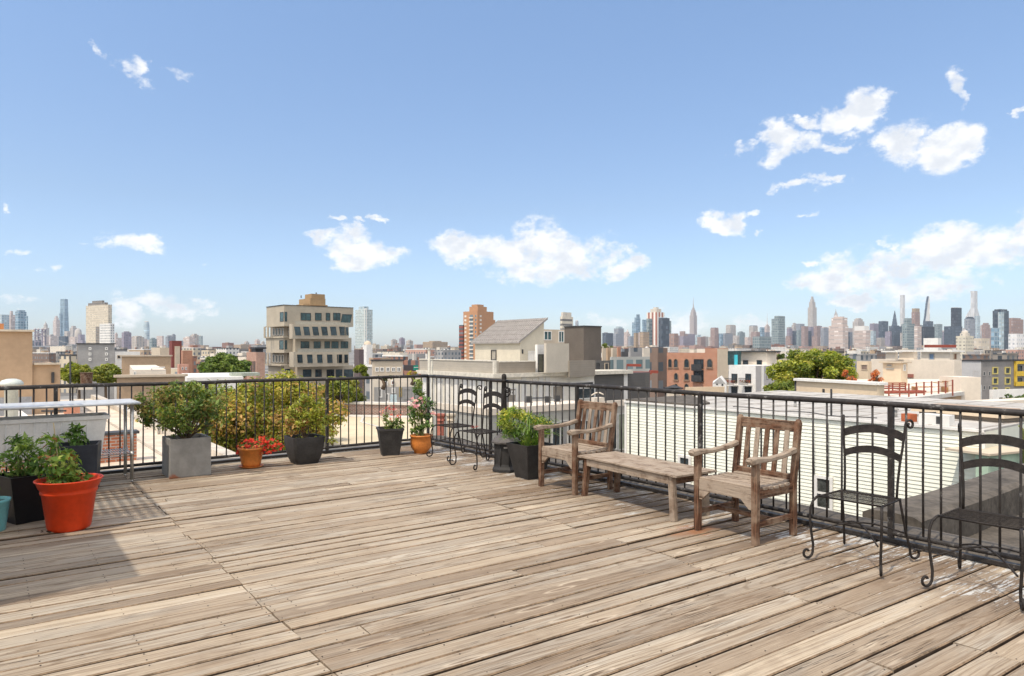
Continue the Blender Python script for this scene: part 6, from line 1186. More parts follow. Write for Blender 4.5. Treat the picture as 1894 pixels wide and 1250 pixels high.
# ---- central modern building
Y = 60; b = cbox(774, 914, 1167, Y, r=52.5); C, u, v, tl, tr_ = b
md = thing('modern_building', 'modern beige sided building with stepped terraces and a shed roofed penthouse', 'building', (*C, -15))
WS = siding('white_cladding', (.80, .76, .67), .5, .12); mb = MB(); mb.prism(poly(b, il=.3, ir=.3), -15, zof(697, Y)); obj('wall', mb, WS, md)
mb = MB(); mb.prism([C - u * .3 - v * .3, C + u * tl - v * .3, C + u * tl + v * 4, C + u * 2 + v * tr_, C - u * .3 + v * tr_], zof(698.5, Y), zof(691, Y)); obj('cornice', mb, plain('pale_cornice', (.60, .56, .48)), md)
bw = (C, u, v, tl, hit(C, v, 1050)); mb = MB(); mb.prism([C + u * .12 + v * .12, C + u * tl + v * .12, C + u * tl + v * .6, C + u * .12 + v * .6], zof(691, Y), zof(668, Y)); obj('left_parapet', mb, SIDG, md)
mb = MB(); mb.prism([C + u * .1 + v * .62, C + u * .1 + v * hit(C, v, 992), C + u * .6 + v * hit(C, v, 992), C + u * .6 + v * .62], zof(691, Y), zof(669.5, Y)); obj('right_parapet', mb, SIDB, md)
mb = MB(); mb.prism([C + u * .05 + v * .05, C + u * .3 + v * .05, C + u * .3 + v * .3, C + u * .05 + v * .3], zof(691, Y), zof(667, Y)); mb.bar((*(C + u * .3 + v * .35), zof(667.5, Y)), (*(C + u * tl + v * .35), zof(667.5, Y)), .6, .1); mb.bar((*(C + u * .33 + v * .6), zof(669, Y)), (*(C + u * .33 + v * hit(C, v, 992)), zof(669, Y)), .6, .1); obj('parapet_trim', mb, plain('pale_trim', (.62, .58, .50)), md)
# white band and pilasters of the lower storeys
for x in (968, 1000, 1012, 1157): mb = MB(); q = C + v * hit(C, v, x) + u * .22; mb.prism([q, q + v * .55, q + v * .55 + u * .3, q + u * .3], -6, zof(698.6, Y)); obj('pilaster', mb, WHITE, md)
for x in (785, 800, 815, 830, 846, 861, 876, 892): mb = MB(); q = C + u * hit(C, u, x) + v * .2; mb.prism([q, q + u * .9, q + u * .9 + v * .15, q + v * .15], -6, zof(699, Y)); obj('pilaster', mb, WHITE, md)
bR = (C + u * .3, v, Vector((-u.x, -u.y)))
for xa, ya, xb, yb, m2 in ((935, 717, 955, 745, SIDB), (944, 722, 952, 730, TRIMD), (985, 700, 992, 745, WHITE), (1020, 712, 1042, 740, SIDB), (1052, 705, 1098, 716, TRIMD), (1065, 716, 1100, 738, GLASSD)): wbox(md, *bR, xa, ya, xb, yb, WHITE, m2, depth=.1, fw=.12)
mb = MB(); q = C + v * hit(C, v, 1103) + u * .25; mb.prism([q, C + v * (tr_ + 2.5) + u * .25, C + v * (tr_ + 2.5) + u * .5, q + u * .25], -15, zof(697.5, Y) - .02); obj('dark_wall', mb, SIDD, md)
# penthouse with shed roof
Yp = 66; bp_ = cbox(878.6, 962, 1010, Yp, r=52.5); Cp, up_, vp, tlp, trp = bp_; ze, zr = zof(631, Yp), zof(595, Yp + 2)
mb = MB(); zb_ = zof(691, Yp); Lr = hit(Cp, vp, 1006)
q = [Cp, Cp + up_ * tlp, Cp + up_ * tlp + vp * Lr, Cp + vp * Lr]
mb.prism(q, zof(699, Yp), 0, zt=[ze, ze, zr, zr]); obj('penthouse_wall', mb, plain('penthouse_board', (.56, .51, .41), .8, .05, 1), md)
mb = MB(); o_ = .35; th = .16; sl = (zr - ze) / Lr; ra = [Cp - vp * o_ - up_ * .25, Cp - vp * o_ + up_ * (tlp + .3), Cp + vp * (Lr + .3) + up_ * (tlp + .3), Cp + vp * (Lr + .3) - up_ * .25]; zz = [ze - sl * o_, ze - sl * o_, zr + sl * .3, zr + sl * .3]
n_ = 22; ROOFM = plain('weathered_standing_seam', (.32, .295, .275), .6, .12, 2.5, stain=.3)
top = [(*p, z + th + .03) for p, z in zip(ra, zz)]; bot = [(*p, z + .03) for p, z in zip(ra, zz)]; mb.face(top); mb.face(bot[::-1])
for i in range(4): j = (i + 1) % 4; mb.face([bot[i], bot[j], top[j], top[i]])
for i in range(n_ + 1): f = i / n_; a_ = Vector(top[0]).lerp(Vector(top[1]), f) + Vector((0, 0, .03)); e_ = Vector(top[3]).lerp(Vector(top[2]), f) + Vector((0, 0, .03)); mb.bar(a_, e_, .05, .06)
for i in range(5): f = (i + .5) / 5; a_ = Vector(top[0]).lerp(Vector(top[3]), f) + Vector((0, 0, .02)); e_ = Vector(top[1]).lerp(Vector(top[2]), f) + Vector((0, 0, .02)); mb.bar(a_, e_, .09, .05)
obj('shed_roof', mb, ROOFM, md)
wbox(md, *fL(bp_), 909, 647, 918.5, 666, TRIMD, plain('window_blind', (.34, .31, .26)), fw=.08, depth=.08); wbox(md, *fR(bp_), 976, 649, 988, 667, WHITE, WHITE, name='door', fw=.08, depth=.1)
mb = MB(); q = Cp + vp * hit(Cp, vp, 966) - up_ * .06; mb.bar((*q, zof(654, Yp)), (*q, zof(646, Yp)), .12, .1, up=(vp.x, vp.y, 0)); obj('wall_lamp', mb, TRIMD, md)
Cs = P2(1011, 62); bs = cbox(1008, 1010.5, 1052.6, 62); mb = MB(); mb.prism(poly(bs), zof(691, 60) + .01, zof(634.7, 62)); obj('stair_house', mb, plain('stair_stucco', (.52, .47, .39), .9, .04, 1), md)
mb = MB(); bt_ = cbox(993.5, 994, 1009, 63.5); mb.prism(poly(bt_), zof(699, 62), zof(637, 63)); obj('white_pier', mb, WHITE, md); wbox(md, *fR(bt_), 995, 655, 1004.8, 688, TRIMD, plain('tall_window', (.16, .16, .13), .2), fw=.05, depth=.08)
bt = cbox(1044, 1079.6, 1112, 72); mb = MB(); mb.prism(poly(bt), zof(699, 72), zof(603.5, 72)); obj('brown_tower', mb, plain('taupe_render', (.135, .115, .098), .85, .06, .8), md); C2, u2, v2, tl2, tr2 = bt; mb = MB(); mb.bar((*C2, zof(602.8, 72)), (*(C2 + v2 * tr2), zof(602.8, 72)), .2, .12); mb.bar((*C2, zof(602.9, 72)), (*(C2 + u2 * tl2), zof(602.9, 72)), .2, .12); obj('tower_edge', mb, TRIMD, md)
bt = cbox(1051, 1053.5, 1100.8, 64); mb = MB(); mb.prism(poly(bt), zof(697, 64), zof(667, 64)); obj('lower_box', mb, SIDB, md)
bt = cbox(1100, 1102, 1129, 72); mb = MB(); mb.prism(poly(bt), zof(699, 72), zof(667, 72)); obj('rear_box', mb, SIDD, md); wbox(md, *fR(bt), 1102.5, 671, 1109, 688, TRIMD, TRIMD, fw=.05); wbox(md, *fR(bt), 1118, 671, 1125, 688, BEIGE, TRIMD, fw=.05)
t_, b = build('apartment_building', 'beige block with large green glass windows behind the shed roofed penthouse', 'building', 984, 988, 1046, 608.5, 110, BEIGE); 
for xa, ya, xb, yb in ((989, 621, 1001, 628), (1006, 612, 1020, 629), (1033, 612, 1043, 633)): wbox(t_, *fR(b), xa, ya, xb, yb, WHITE, GLASSB, fw=.12, mull=1)
# terrace and lower front volume
Y = 46; b = cbox(790, 905, 1157, Y, r=52.5); C, u, v, tl, tr_ = b; lf_ = thing('terrace_building', 'low front building with a pale roof terrace and large dark windows seen through the railing', 'building', (*C, -15)); mb = MB(); zt_ = zof(768, Y); mb.prism([C, C + u * tl, C + u * tl + v * 7.5, C + u * 6.5 + v * tr_, C + v * tr_], -15, zt_)
obj('wall', mb, siding('grey_green_wall', (.40, .39, .35), .4, .15), lf_)
mb = MB(); mb.bar((*C, zt_ + .22), (*(C + u * tl), zt_ + .22), .25, .45); mb.bar((*C, zt_ + .221), (*(C + v * tr_), zt_ + .221), .25, .45); obj('terrace_parapet', mb, PEACH, lf_)
mb = MB(); mb.prism([C + u * .3 + v * .3, C + u * (tl - .2) + v * .3, C + u * (tl - .2) + v * 7.2, C + u * 6.2 + v * (tr_ - .2), C + u * .3 + v * (tr_ - .2)], zt_ + .005, zt_ + .03); obj('terrace_floor', mb, PEACH, lf_)
for xa, ya, xb, yb, m2 in ((1068, 776, 1080, 830, GLASSD), (1081, 776, 1093, 830, GLASSD), (1127, 764, 1141, 832, GLASSD), (1142, 764, 1156, 832, plain('curtained_pane', (.30, .33, .26), .2)), (1020, 780, 1040, 830, GLASSD), (1035, 700 + 77, 1050, 830, GREYW)): wbox(lf_, *fR(b), xa, ya, xb, yb, plain('silver_frame', (.5, .5, .48)), m2, fw=.08, depth=.08)
# terrace furniture
c = P2(1000, 52); zf = zt_ + .03; ft = thing('patio_table', 'dark patio table on the pale terrace seen through the railing', 'table', (*c, zf)); mb = MB(); mb.box((*c, zf + .70), 1.7, .8, .04, .4); obj('tabletop', mb, TRIMD, ft)
for sx in (-1, 1):
    for sy in (-1, 1): mb = MB(); mb.box((c.x + sx * .7, c.y + sy * .3, zf), .05, .05, .7); obj('leg', mb, TRIMD, ft)
def patio(c_, lb, rz):
    p_ = thing('patio_chair', lb, 'chair', (*c_, zf), 'patio chairs on the terrace'); mb = MB(); mb.box((*c_, zf + .42), .45, .45, .04, rz); obj('seat', mb, TRIMD, p_); mb = MB(); mb.box((c_.x, c_.y + .22, zf + .46), .45, .04, .42, rz * .2); obj('backrest', mb, TRIMD, p_); mb = MB()
    for sx in (-1, 1):
        for sy in (-1, 1): mb.box((c_.x + sx * .19, c_.y + sy * .18, zf), .03, .03, .42)
    obj('leg_frame', mb, TRIMD, p_)
patio(c + Vector((-.9, -.7)), 'dark patio chair at the left end of the patio table', .3); patio(c + Vector((.5, -.75)), 'dark patio chair near the right end of the patio table', -.2); patio(c + Vector((1.3, .2)), 'dark patio chair standing right of the patio table', .5)
c = P2(1105, 50); t_ = thing('covered_grill', 'pale covered shape with a curved top on the terrace behind the left armchair', 'grill', (*c, zf)); mb = MB(); mb.box((*c, zf), .9, .5, .9, .5); obj('cover', mb, PEACH, t_); mb = MB(); mb.tube([(c.x - .5 + i * .12, c.y, zf + 1.0 + .25 * math.sin(i * .35)) for i in range(9)], .05, 6); obj('hood', mb, PEACH, t_)
# ---- middle right of centre
for i, (x0, xc, x1, y, Y, m_, lb) in enumerate(((1113, 1115, 1122, 643.5, 175, BEIGE, 'narrow beige block touching the square brown tower'), (1121, 1124, 1131, 643, 170, STUC, 'narrow tan block second right of the square brown tower'), (1130, 1133, 1142, 643, 168, BEIGE, 'narrow cream block left of the dark brick pier'), (1141, 1143, 1148, 642, 160, FBRICK, 'thin red brick pier in the cluster of narrow blocks'), (1146, 1150, 1163, 645, 165, M['dark'], 'dark windowed block between the brick pier and the grey glass block'), (1162, 1166, 1189, 643, 160, M['grey'], 'grey block with glass balconies left of the pale narrow block'), (1188, 1190, 1205, 643.5, 155, PEACH, 'pale warm block near the dark brown building'), (1203, 1206, 1217, 645, 158, M['grey'], 'grey block touching the dark brown building'))): build('apartment_building', lb, 'building', x0, xc, x1, y, Y, m_)
t_, b = build('apartment_building', 'glass fronted block with balconies under the grey narrow blocks', 'building', 1128, 1131, 1206, 660, 130, facade('glass_balcony_block', (.42, .42, .39), glass=(.12, .17, .18), pu=2.4, pv=3.0, wu=.7, wv=.6, rg=.2), r=60)
CORT = plain('rust_red_steel', (.26, .06, .04), .7)
for i, (xa, xb, y, Y) in enumerate(((1160, 1185, 675, 112), (1155, 1204, 689, 108), (1202, 1216, 687, 100))): a, e_ = at(xa, y, Y), at(xb, y + .5, Y); mb = MB(); mb.bar(a, e_, 1.2, .4); mb.bar((a.x, a.y + .3, -12), (a.x, a.y + .3, a.z), .12, .12, up=(1, 0, 0)); tag(obj('steel_canopy', mb, CORT, loc=(a.x, a.y, -12)), ['upper short rust red steel canopy left of the dark brown building', 'long low rust red steel beam under the glass balconies', 'small rust red steel canopy touching the dark brown building'][i], 'canopy', 'rust red canopies')
build('flat_roof_building', 'dark charcoal sided low building right of the cornice column', 'building', 1120, 1126, 1202, 690, 85, SIDD, r=62)
t_, b = build('apartment_building', 'dark brown building with small balconies left of the arched brick building', 'building', 1202, 1216.5, 1235, 643, 118, M['brown'])
# arched brick building
Y = 105; b = cbox(1233.5, 1326.5, 1347, Y, r=62); ab = thing('brick_building', 'orange brick building with arched windows and a dark balcony bay', 'building', (*b[0], -15)); C, u, v, tl, tr_ = b; mb = MB(); ulo = hit(C, u, 1304)
mb.prism([C, C + u * ulo, C + u * ulo + v * tr_, C + v * tr_], -15, zof(644, Y)); mb.prism([C + u * ulo, C + u * tl, C + u * tl + v * tr_, C + u * ulo + v * tr_], -15, zof(652.5, Y)); obj('wall', mb, FBRICK, ab)
mb = MB(); q = C - u * .04; mb.prism([q + v * .02, q + v * tr_, q + v * tr_ + u * .03, q + v * .02 + u * .03], -15, zof(645, Y)); obj('side_wall', mb, BEIGE, ab)
mb = MB(); mb.prism([C + u * (ulo + .5) + v * 1, C + u * (ulo + 2.9) + v * 1, C + u * (ulo + 2.9) + v * 3, C + u * (ulo + .5) + v * 3], zof(653, Y), zof(645, Y)); mb.prism([C + u * (ulo + 3.6) + v * 1, C + u * (ulo + 4.6) + v * 1, C + u * (ulo + 4.6) + v * 2, C + u * (ulo + 3.6) + v * 2], zof(653, Y), zof(647, Y)); obj('roof_bulkhead', mb, PEACH, ab)
for xa, ya, xb, yb in ((1236, 663, 1243.5, 680), (1246.5, 663, 1254.5, 680), (1265.5, 663, 1275.5, 680), (1308, 663, 1318.5, 680), (1247, 689, 1255, 703), (1266, 689, 1275, 703), (1247, 709, 1255, 720), (1266, 709, 1275, 720)): wbox(ab, C, u, Vector((-v.x, -v.y)), xa, ya, xb, yb, plain('bronze_frame', (.25, .17, .12)), GLASSD, fw=.1, depth=.1, arch=True, sill=True)
for yy in (664, 686): wbox(ab, C, u, Vector((-v.x, -v.y)), 1283.5, yy, 1301.5, yy + 17, TRIMD, GLASSD, fw=.1, mull=2)
for yy in (681, 702): z = zof(yy + 6, Y); a_, e_ = hit(C, u, 1283), hit(C, u, 1302); mb = MB(); q = C - v * .5; mb.prism([q + u * a_, q + u * e_, q + u * e_ + v * .45, q + u * a_ + v * .45], z, z + .15); mb.bar((*(q + u * a_), z + .6), (*(q + u * e_), z + .6), .06, .9); obj('balcony', mb, TRIMD, ab)
# small white gabled house and clutter
c = P2(1328, 74); t_ = thing('gabled_house', 'small white gabled house in front of the arched brick building', 'house', (*c, -15)); q = [P2(1318, 76), P2(1343.5, 74), P2(1344, 80), P2(1319, 82)]; mb = MB(); z0_, z1_, zp = zof(724, 74), zof(711, 74), zof(698, 74)
mb.prism(q, -15, z1_); pk = (P2(1334, 74).x, 74.5, zp); p0 = (*q[0], z1_); p1 = (*q[1], z1_); pk2 = (*P2(1335, 80), zp); mb.face([p0, p1, pk]); mb.face([p0, pk, pk2, (*q[3], z1_)]); mb.face([p1, (*q[2], z1_), pk2, pk]); mb.face([(*q[2], z1_), (*q[3], z1_), pk2]); obj('wall', mb, WHITE, t_)
for x, y in ((1326, 710), (1336, 705.5), (1336, 711.5)): wbox(t_, q[0], (q[1] - q[0]).normalized(), Vector((0, -1)), x - 1.5, y - 1.8, x + 1.5, y + 1.8, TRIMD, TRIMD, fw=.03, depth=.04)
build('garden_wall', 'low cream boundary wall below the arched brick building', 'wall', 1268, 1270, 1340, 716, 72, CREAM, r=75)
c = P2(1246, 76); t_ = thing('roof_canopy', 'small dark pitched canopy below the arched windows', 'canopy', (*c, -6)); mb = MB(); mb.prism([c + Vector((-1, -.4)), c + Vector((1, -.4)), c + Vector((1, .6)), c + Vector((-1, .6))], zof(719, 76), zof(716.5, 76)); mb.lathe([(.95, zof(716.5, 76)), (0, zof(711, 76))], (*c, 0), 4, smooth=False); obj('roof', mb, TRIMD, t_); mb = MB(); mb.box((*c, -6), 1.6, .6, zof(719, 76) + 6); obj('base', mb, PEACH, t_)
# white building with balconies
Y = 85; b = cbox(1348, 1397.5, 1449, Y, r=60); wb = thing('apartment_building', 'white block with red flowered balconies and a grey sided right wall', 'building', (*b[0], -15)); C, u, v, tl, tr_ = b; mb = MB(); mb.prism(poly(b), -15, zof(676, Y)); obj('wall', mb, WHITE, wb)
GS = siding('pale_grey_siding', (.42, .40, .39), .3, .12); mb = MB(); q = C - u * .05; q2_ = hit(C, v, 1408); mb.prism([q + v * .02, q + v * tr_, q + v * tr_ + u * .04, q + v * .02 + u * .04], -15, zof(676.5, Y)); obj('side_wall', mb, GS, wb); mb = MB(); q = C - u * .1 + v * q2_; mb.prism([q, q + v * .4, q + v * .4 + u * .05, q + u * .05], -15, zof(677, Y)); obj('downpipe', mb, WHITE, wb)
b6 = cbox(1368, 1418.6, 1436, 89, r=60); mb = MB(); mb.prism(poly(b6), zof(676, 89), zof(651, 89)); obj('upper_storey', mb, PEACH, wb); C6, u6, v6, tl6, tr6 = b6; mb = MB(); mb.bar((*(C6 - v6 * .3 - u6 * .3), zof(650, 89)), (*(C6 + u6 * (tl6 + .4) - v6 * .3), zof(650, 89)), .8, .18); mb.bar((*(C6 - u6 * .3), zof(650, 89)), (*(C6 + v6 * tr6 - u6 * .3), zof(650.2, 89)), .8, .18); obj('roof_edge', mb, TRIMD, wb)
for x in (1374.5, 1400): wbox(wb, *fL(b6), x, 666, x + 9.5, 675, TRIMD, GLASSD, fw=.08)
b7 = cbox(1346, 1368, 1369.5, 90, r=60); mb = MB(); mb.prism(poly(b7), zof(676, 90), zof(649, 90)); obj('glass_box', mb, GLASSB, wb); mb = MB(); q = P2(1361, 89.2); mb.box((*q, zof(676, 89)), .35, .35, zof(656, 89) - zof(676, 89)); obj('turquoise_column', mb, plain('turquoise', (.05, .42, .50), .5), wb)
for (xa, ya, xb, yb) in ((1353.5, 691, 1364, 708), (1379, 691, 1389.5, 708), (1353, 715, 1364, 731), (1378, 715, 1390, 731)): wbox(wb, *fL(b), xa, ya, xb, yb, TRIMD, GLASSD, fw=.1, mull=1)
for xa, xb in ((1349.5, 1366), (1375.5, 1392)):
    a_, e_, z0_, z1_ = onwall(C, u, xa, 701, xb, 711.5); mb = MB(); q = C - v * .9
    mb.prism([q + u * a_, q + u * e_, q + u * e_ + v * .85, q + u * a_ + v * .85], z0_ - .1, z0_); o_ = obj('balcony', mb, WHITE, wb); mb = MB(); mb.bar((*(q + u * a_), z0_ + .85), (*(q + u * e_), z0_ + .85), .05, .05)
    for i in range(12): p_ = q + u * (a_ + (e_ - a_) * i / 11); mb.bar((*p_, z0_), (*p_, z0_ + .85), .03, .03, up=(u.x, u.y, 0))
    obj('guard', mb, TRIMD, o_); cc_ = q + u * (a_ + e_) / 2 + v * .3; leaves('flower_box', wb, 160, [(*(cc_ + u * k_), z0_ + .45) for k_ in (-.6, -.2, .2, .6)], [[.3, .25, .2]] * 4, .13, [(.45, .05, .04), (.5, .12, .08), (.16, .14, .04)])
wbox(wb, *fR(b), 1417, 691, 1420.5, 702, TRIMD, TRIMD, fw=.04)
# ---- right: long warm white building and penthouses
Y = 65; b = cbox(1611, 1765, 1779, Y, r=62); lw = thing('apartment_building', 'long blank warm white wall with rooftop penthouses at right', 'building', (*b[0], -15)); C, u, v, tl, tr_ = b; mb = MB(); mb.prism(poly(b), -15, zof(666, Y)); obj('wall', mb, PEACH, lw)
for x0, xc, x1, y, yb_, nm in ((1638, 1656, 1661, 651, 667, 'penthouse'), (1663, 1690, 1697, 650, 667, 'penthouse'), (1704, 1757, 1776, 650.5, 667, 'penthouse')): bb = cbox(x0, xc, x1, 69, r=62); mb = MB(); mb.prism(poly(bb), zof(667, 69), zof(y, 69)); p_ = obj(nm, mb, PEACH, lw); coping(lw, bb, zof(y, 69), WHITE, .3, .15, .2)
bb = cbox(1704, 1757, 1776, 69, r=62); wbox(lw, *fL(bb), 1718.5, 653.5, 1728.5, 665.5, GREYW, plain('blue_pane', (.16, .24, .36), .2), fw=.08); wbox(lw, *fR(bb), 1763.5, 653, 1769, 665, BEIGE, plain('brown_shutter', (.22, .12, .08)), fw=.06)
mb = MB(); q = C + u * hit(C, u, 1690) - v * .06; mb.bar((*(q), zof(696, 67)), (*(q + u * 1.0), zof(696, 67)), .1, .35); obj('vent_grille', mb, plain('red_brown_vent', (.30, .12, .09)), lw); mb = MB(); q = C + u * tl * .995 - v * .1; q2_ = hit(C, u, 1594)
t_, b = build('row_house', 'low cream house with a dark garage like opening left of the long white wall', 'building', 1585, 1606, 1612, 668, 68, CREAM, r=62); wbox(t_, *fL(b), 1593, 674, 1605, 684, BEIGE, plain('taupe_panel', (.24, .18, .15)), fw=.05)
# stair house on the terrace roof
Y = 46; b = cbox(1633, 1667, 1678.5, Y, r=62); t_ = thing('stair_house', 'small cream stair house with a slit window beside the red terrace rails', 'stair house', (*b[0], zof(712, Y))); mb = MB(); mb.prism(poly(b), zof(714, Y), zof(671, Y)); obj('wall', mb, CREAM, t_); coping(t_, b, zof(671, Y), BEIGE, .2, .1, .12); wbox(t_, *fR(b), 1670, 671.5 + 2, 1674.5, 686, WHITE, GREYW, fw=.06); wbox(t_, *fL(b), 1640, 672.5, 1651, 678, BEIGE, GREYW, fw=.05)
mb = MB(); C, u, v, tl, tr_ = b; q = C + u * hit(C, u, 1654) - v * .03; mb.bar((*q, zof(682.5, Y)), (*(q + u * .55), zof(682.5, Y)), .05, .07); obj('ledge', mb, GREYW, t_)
# terrace building with red railings
ZT2 = zof(731, 40); A1, A2 = gnd(1640, 744, ZT2), gnd(1778, 727, ZT2); t_ = thing('terrace_building', 'tan parapet building with a roof terrace below the long white wall', 'building', (*A1, -15)); A3, A4 = P2(1778, 62), P2(1560, 62)
A0 = gnd(1585, 752, ZT2); mb = MB(); mb.prism([A0, A1, A2, A3, A4], -15, ZT2 - .05); obj('wall', mb, STUC, t_); mb = MB(); mb.bar((*A1, ZT2), (*A2, ZT2), .35, .22); obj('coping', mb, SILV, t_); mb = MB(); mb.prism([A0.lerp(A4, .06), A1.lerp(A3, .05), A2.lerp(A3, .05), A3, A4], ZT2 - .04, ZT2 - .02); obj('roof', mb, PEACH, t_)
mb = MB(); mb.prism([A2 + Vector((-.1, 0)), A2 + Vector((1.2, 0)), A2 + Vector((1.2, 2)), A2 + Vector((-.1, 2))], -15, zof(700, 40)); obj('end_pier', mb, PEACH, t_)
RED = plain('rust_red_paint', (.27, .075, .05), .6, .15, 4); rl = thing('terrace_railing', 'rust red terrace railing with thin posts and wires in front of the long white wall', 'railing', (*P2(1700, 41), ZT2)); pp = []
for i, (x, yt, yb_) in enumerate(((1644, 712, 739), (1664, 709, 738), (1681, 709, 735), (1695, 707, 734), (1709, 706, 733), (1723, 705, 732), (1736, 704.5, 731), (1749, 704, 730), (1762, 702, 728))):
    Y_ = 38 + i * .3; mb = MB(); z1_ = zof(yt, Y_); q = P2(x, Y_); mb.bar((*q, ZT2 - .05), (*q, z1_), .06, .06, up=(1, 0, 0)); obj('post', mb, RED, rl); pp.append((q, z1_))
for k_ in range(3):
    mb = MB()
    for (p, z), (q, z2) in zip(pp, pp[1:]): mb.bar((*p, z - .05 - .28 * k_), (*q, z2 - .05 - .28 * k_), .012, .02)
    obj('rail', mb, RED, rl)
c = P2(1668, 42); sb = thing('terrace_bench', 'rust red built in bench beside the cream stair house', 'bench', (*c, ZT2)); mb = MB(); mb.bar((c.x - 1.2, c.y, zof(725, 42)), (c.x + 1.5, c.y + .4, zof(724, 42)), .7, .12); obj('seat', mb, RED, sb); mb = MB(); [mb.bar((c.x - 1.2, c.y + .4, zof(709 + 3.4 * i_, 42)), (c.x + .6, c.y + .6, zof(709 + 3.4 * i_, 42)), .05, .07) for i_ in range(4)]; [mb.bar((c.x - 1.1 + .8 * i_, c.y + .47, ZT2), (c.x - 1.1 + .8 * i_, c.y + .47, zof(708, 42)), .06, .06, up=(1, 0, 0)) for i_ in range(3)]; obj('backrest', mb, RED, sb)
for k_ in (-1.0, -.2, .6, 1.3): mb = MB(); mb.box((c.x + k_, c.y + .1, ZT2 - .05), .3, .3, zof(725, 42) - ZT2); obj('leg', mb, RED, sb)
c = P2(1735, 43); sb = thing('lounger', 'slatted wooden lounger behind the rust red railing', 'lounger', (*c, ZT2)); mb = MB()
for i in range(8): mb.bar((c.x - 1.4 + i * .28, c.y, ZT2 + .32 + (.05 * i if i > 4 else 0)), (c.x - 1.2 + i * .28, c.y + .7, ZT2 + .32 + (.05 * i if i > 4 else 0)), .14, .03)
obj('slats', mb, plain('honey_wood', (.45, .25, .11)), sb); mb = MB()
for k_ in (-1.3, .6): mb.box((c.x + k_, c.y + .3, ZT2 - .05), .06, .6, .36)
obj('frame', mb, plain('honey_wood_dark', (.36, .2, .09)), sb)
# cream bulkhead
Y = 32; b = cbox(1473, 1623, 1635.5, Y, r=66); t_ = thing('roof_bulkhead', 'cream rooftop bulkhead with a dark slit behind the railing at right', 'building', (*b[0], -1.6)); C, u, v, tl, tr_ = b; mb = MB(); mb.prism(poly(b), -6, zof(711, Y)); obj('wall', mb, CREAM, t_); coping(t_, b, zof(711, Y), WHITE, .22, .12, .05)
wbox(t_, *fL(b), 1521.5, 719, 1525.5, 741, TRIMD, TRIMD, fw=.02, depth=.02); mb = MB(); q = C + u * (tl + .06); mb.tube([(*q, -6), (*q, zof(709, Y + 1))], .05, 8); obj('downpipe', mb, TRIMD, t_)
# grey building with yellow frames
Y = 95; b = cbox(1778.5, 1815, 1910, Y, r=66); yb_ = thing('apartment_building', 'grey building with yellow framed windows and a yellow balcony at the right edge', 'building', (*b[0], -15)); C, u, v, tl, tr_ = b
mb = MB(); mb.prism(poly(b), -15, zof(667.5, Y)); obj('wall', mb, plain('mid_grey_panels', (.24, .225, .215), .8, .08, .6), yb_); mb = MB(); q = C - v * .06; mb.prism([q, q + u * tl, q + u * tl + v * .04, q + v * .04], -15, zof(668, Y)); obj('side_wall', mb, plain('pale_grey_panels', (.46, .45, .44), .8, .05, .6), yb_); coping(yb_, b, zof(667.5, Y), TRIMD, .25, .15)
YEL = plain('yellow_frame', (.52, .44, .16), .6); YEB = plain('bright_yellow_panel', (.62, .42, .05), .6)
for x in (1835.5, 1858.5):
    for y in (679, 698): wbox(yb_, *fR(b), x - .5, y - .5, x + 9.5, y + 13, YEL, GLASSD, fw=.16, depth=.12)
for x in (1836, 1859): wbox(yb_, *fR(b), x, 716, x + 8, 724, YEL, GLASSD, fw=.14, depth=.1)
for x in (1818, 1828):
    for y in (687, 713): wbox(yb_, *fR(b), x, y, x + 4, y + 8, GREYW, GLASSD, fw=.08)
mb = MB(); a_ = hit(C, v, 1875)
for (y0_, y1_) in ((668.5, 674), (688, 697), (708, 716)): q = C - u * .28 + v * a_; mb.prism([q, q + v * 4, q + v * 4 + u * .25, q + u * .25], zof(y1_, Y), zof(y0_, Y))
q = C - u * .29 + v * a_; mb.prism([q, q + v * .35, q + v * .35 + u * .25, q + u * .25], zof(716, Y), zof(668.5, Y)); obj('yellow_balcony', mb, YEB, yb_)
for (y0_, y1_) in ((676, 687), (699, 707)): wbox(yb_, *fR(b), 1878, y0_, 1890, y1_, TRIMD, GLASSD, fw=.06)
wbox(yb_, *fL(b), 1801, 686, 1810.5, 703, WHITE, plain('mint_pane', (.42, .50, .40), .3), fw=.08)
t_, b = build('row_house', 'grey and white building with dark tall windows left of the yellow framed building', 'building', 1776, 1806, 1816, 712, 70, plain('light_wall', (.52, .51, .49)), r=62)
for x in (1793, 1801): wbox(t_, *fL(b), x - 1, 715, x + 5.5, 731, TRIMD, GLASSD, fw=.08)
t_, b = build('flat_roof_building', 'plain white low building under the yellow framed windows at the right edge', 'building', 1833, 1836, 1915, 721, 62, WHITE, r=70); wbox(t_, *fR(b), 1848, 735, 1853, 738, TRIMD, TRIMD, fw=.02)
Y = 33; b = cbox(1772, 1776, 1920, Y, r=66); t_ = thing('flat_roof_building', 'cream ledge roofed building just above the right railing at the edge', 'building', (*b[0], -15)); C, u, v, tl, tr_ = b; mb = MB(); mb.prism(poly(b), -15, zof(750, Y)); obj('wall', mb, CREAM, t_); coping(t_, b, zof(750, Y), PEACH, .5, .18, .1)
# rust orange rooftop planters etc. and slanted white roof far right
t_, b = build('roof_bulkhead', 'white slanted rooftop box with a rust red beam below it', 'building', 1708, 1735, 1741, 625, 240, WHITE); mb = MB(); mb.bar(at(1712, 640, 225), at(1766, 640, 225), 1.5, .9); obj('beam', mb, CORT, t_)
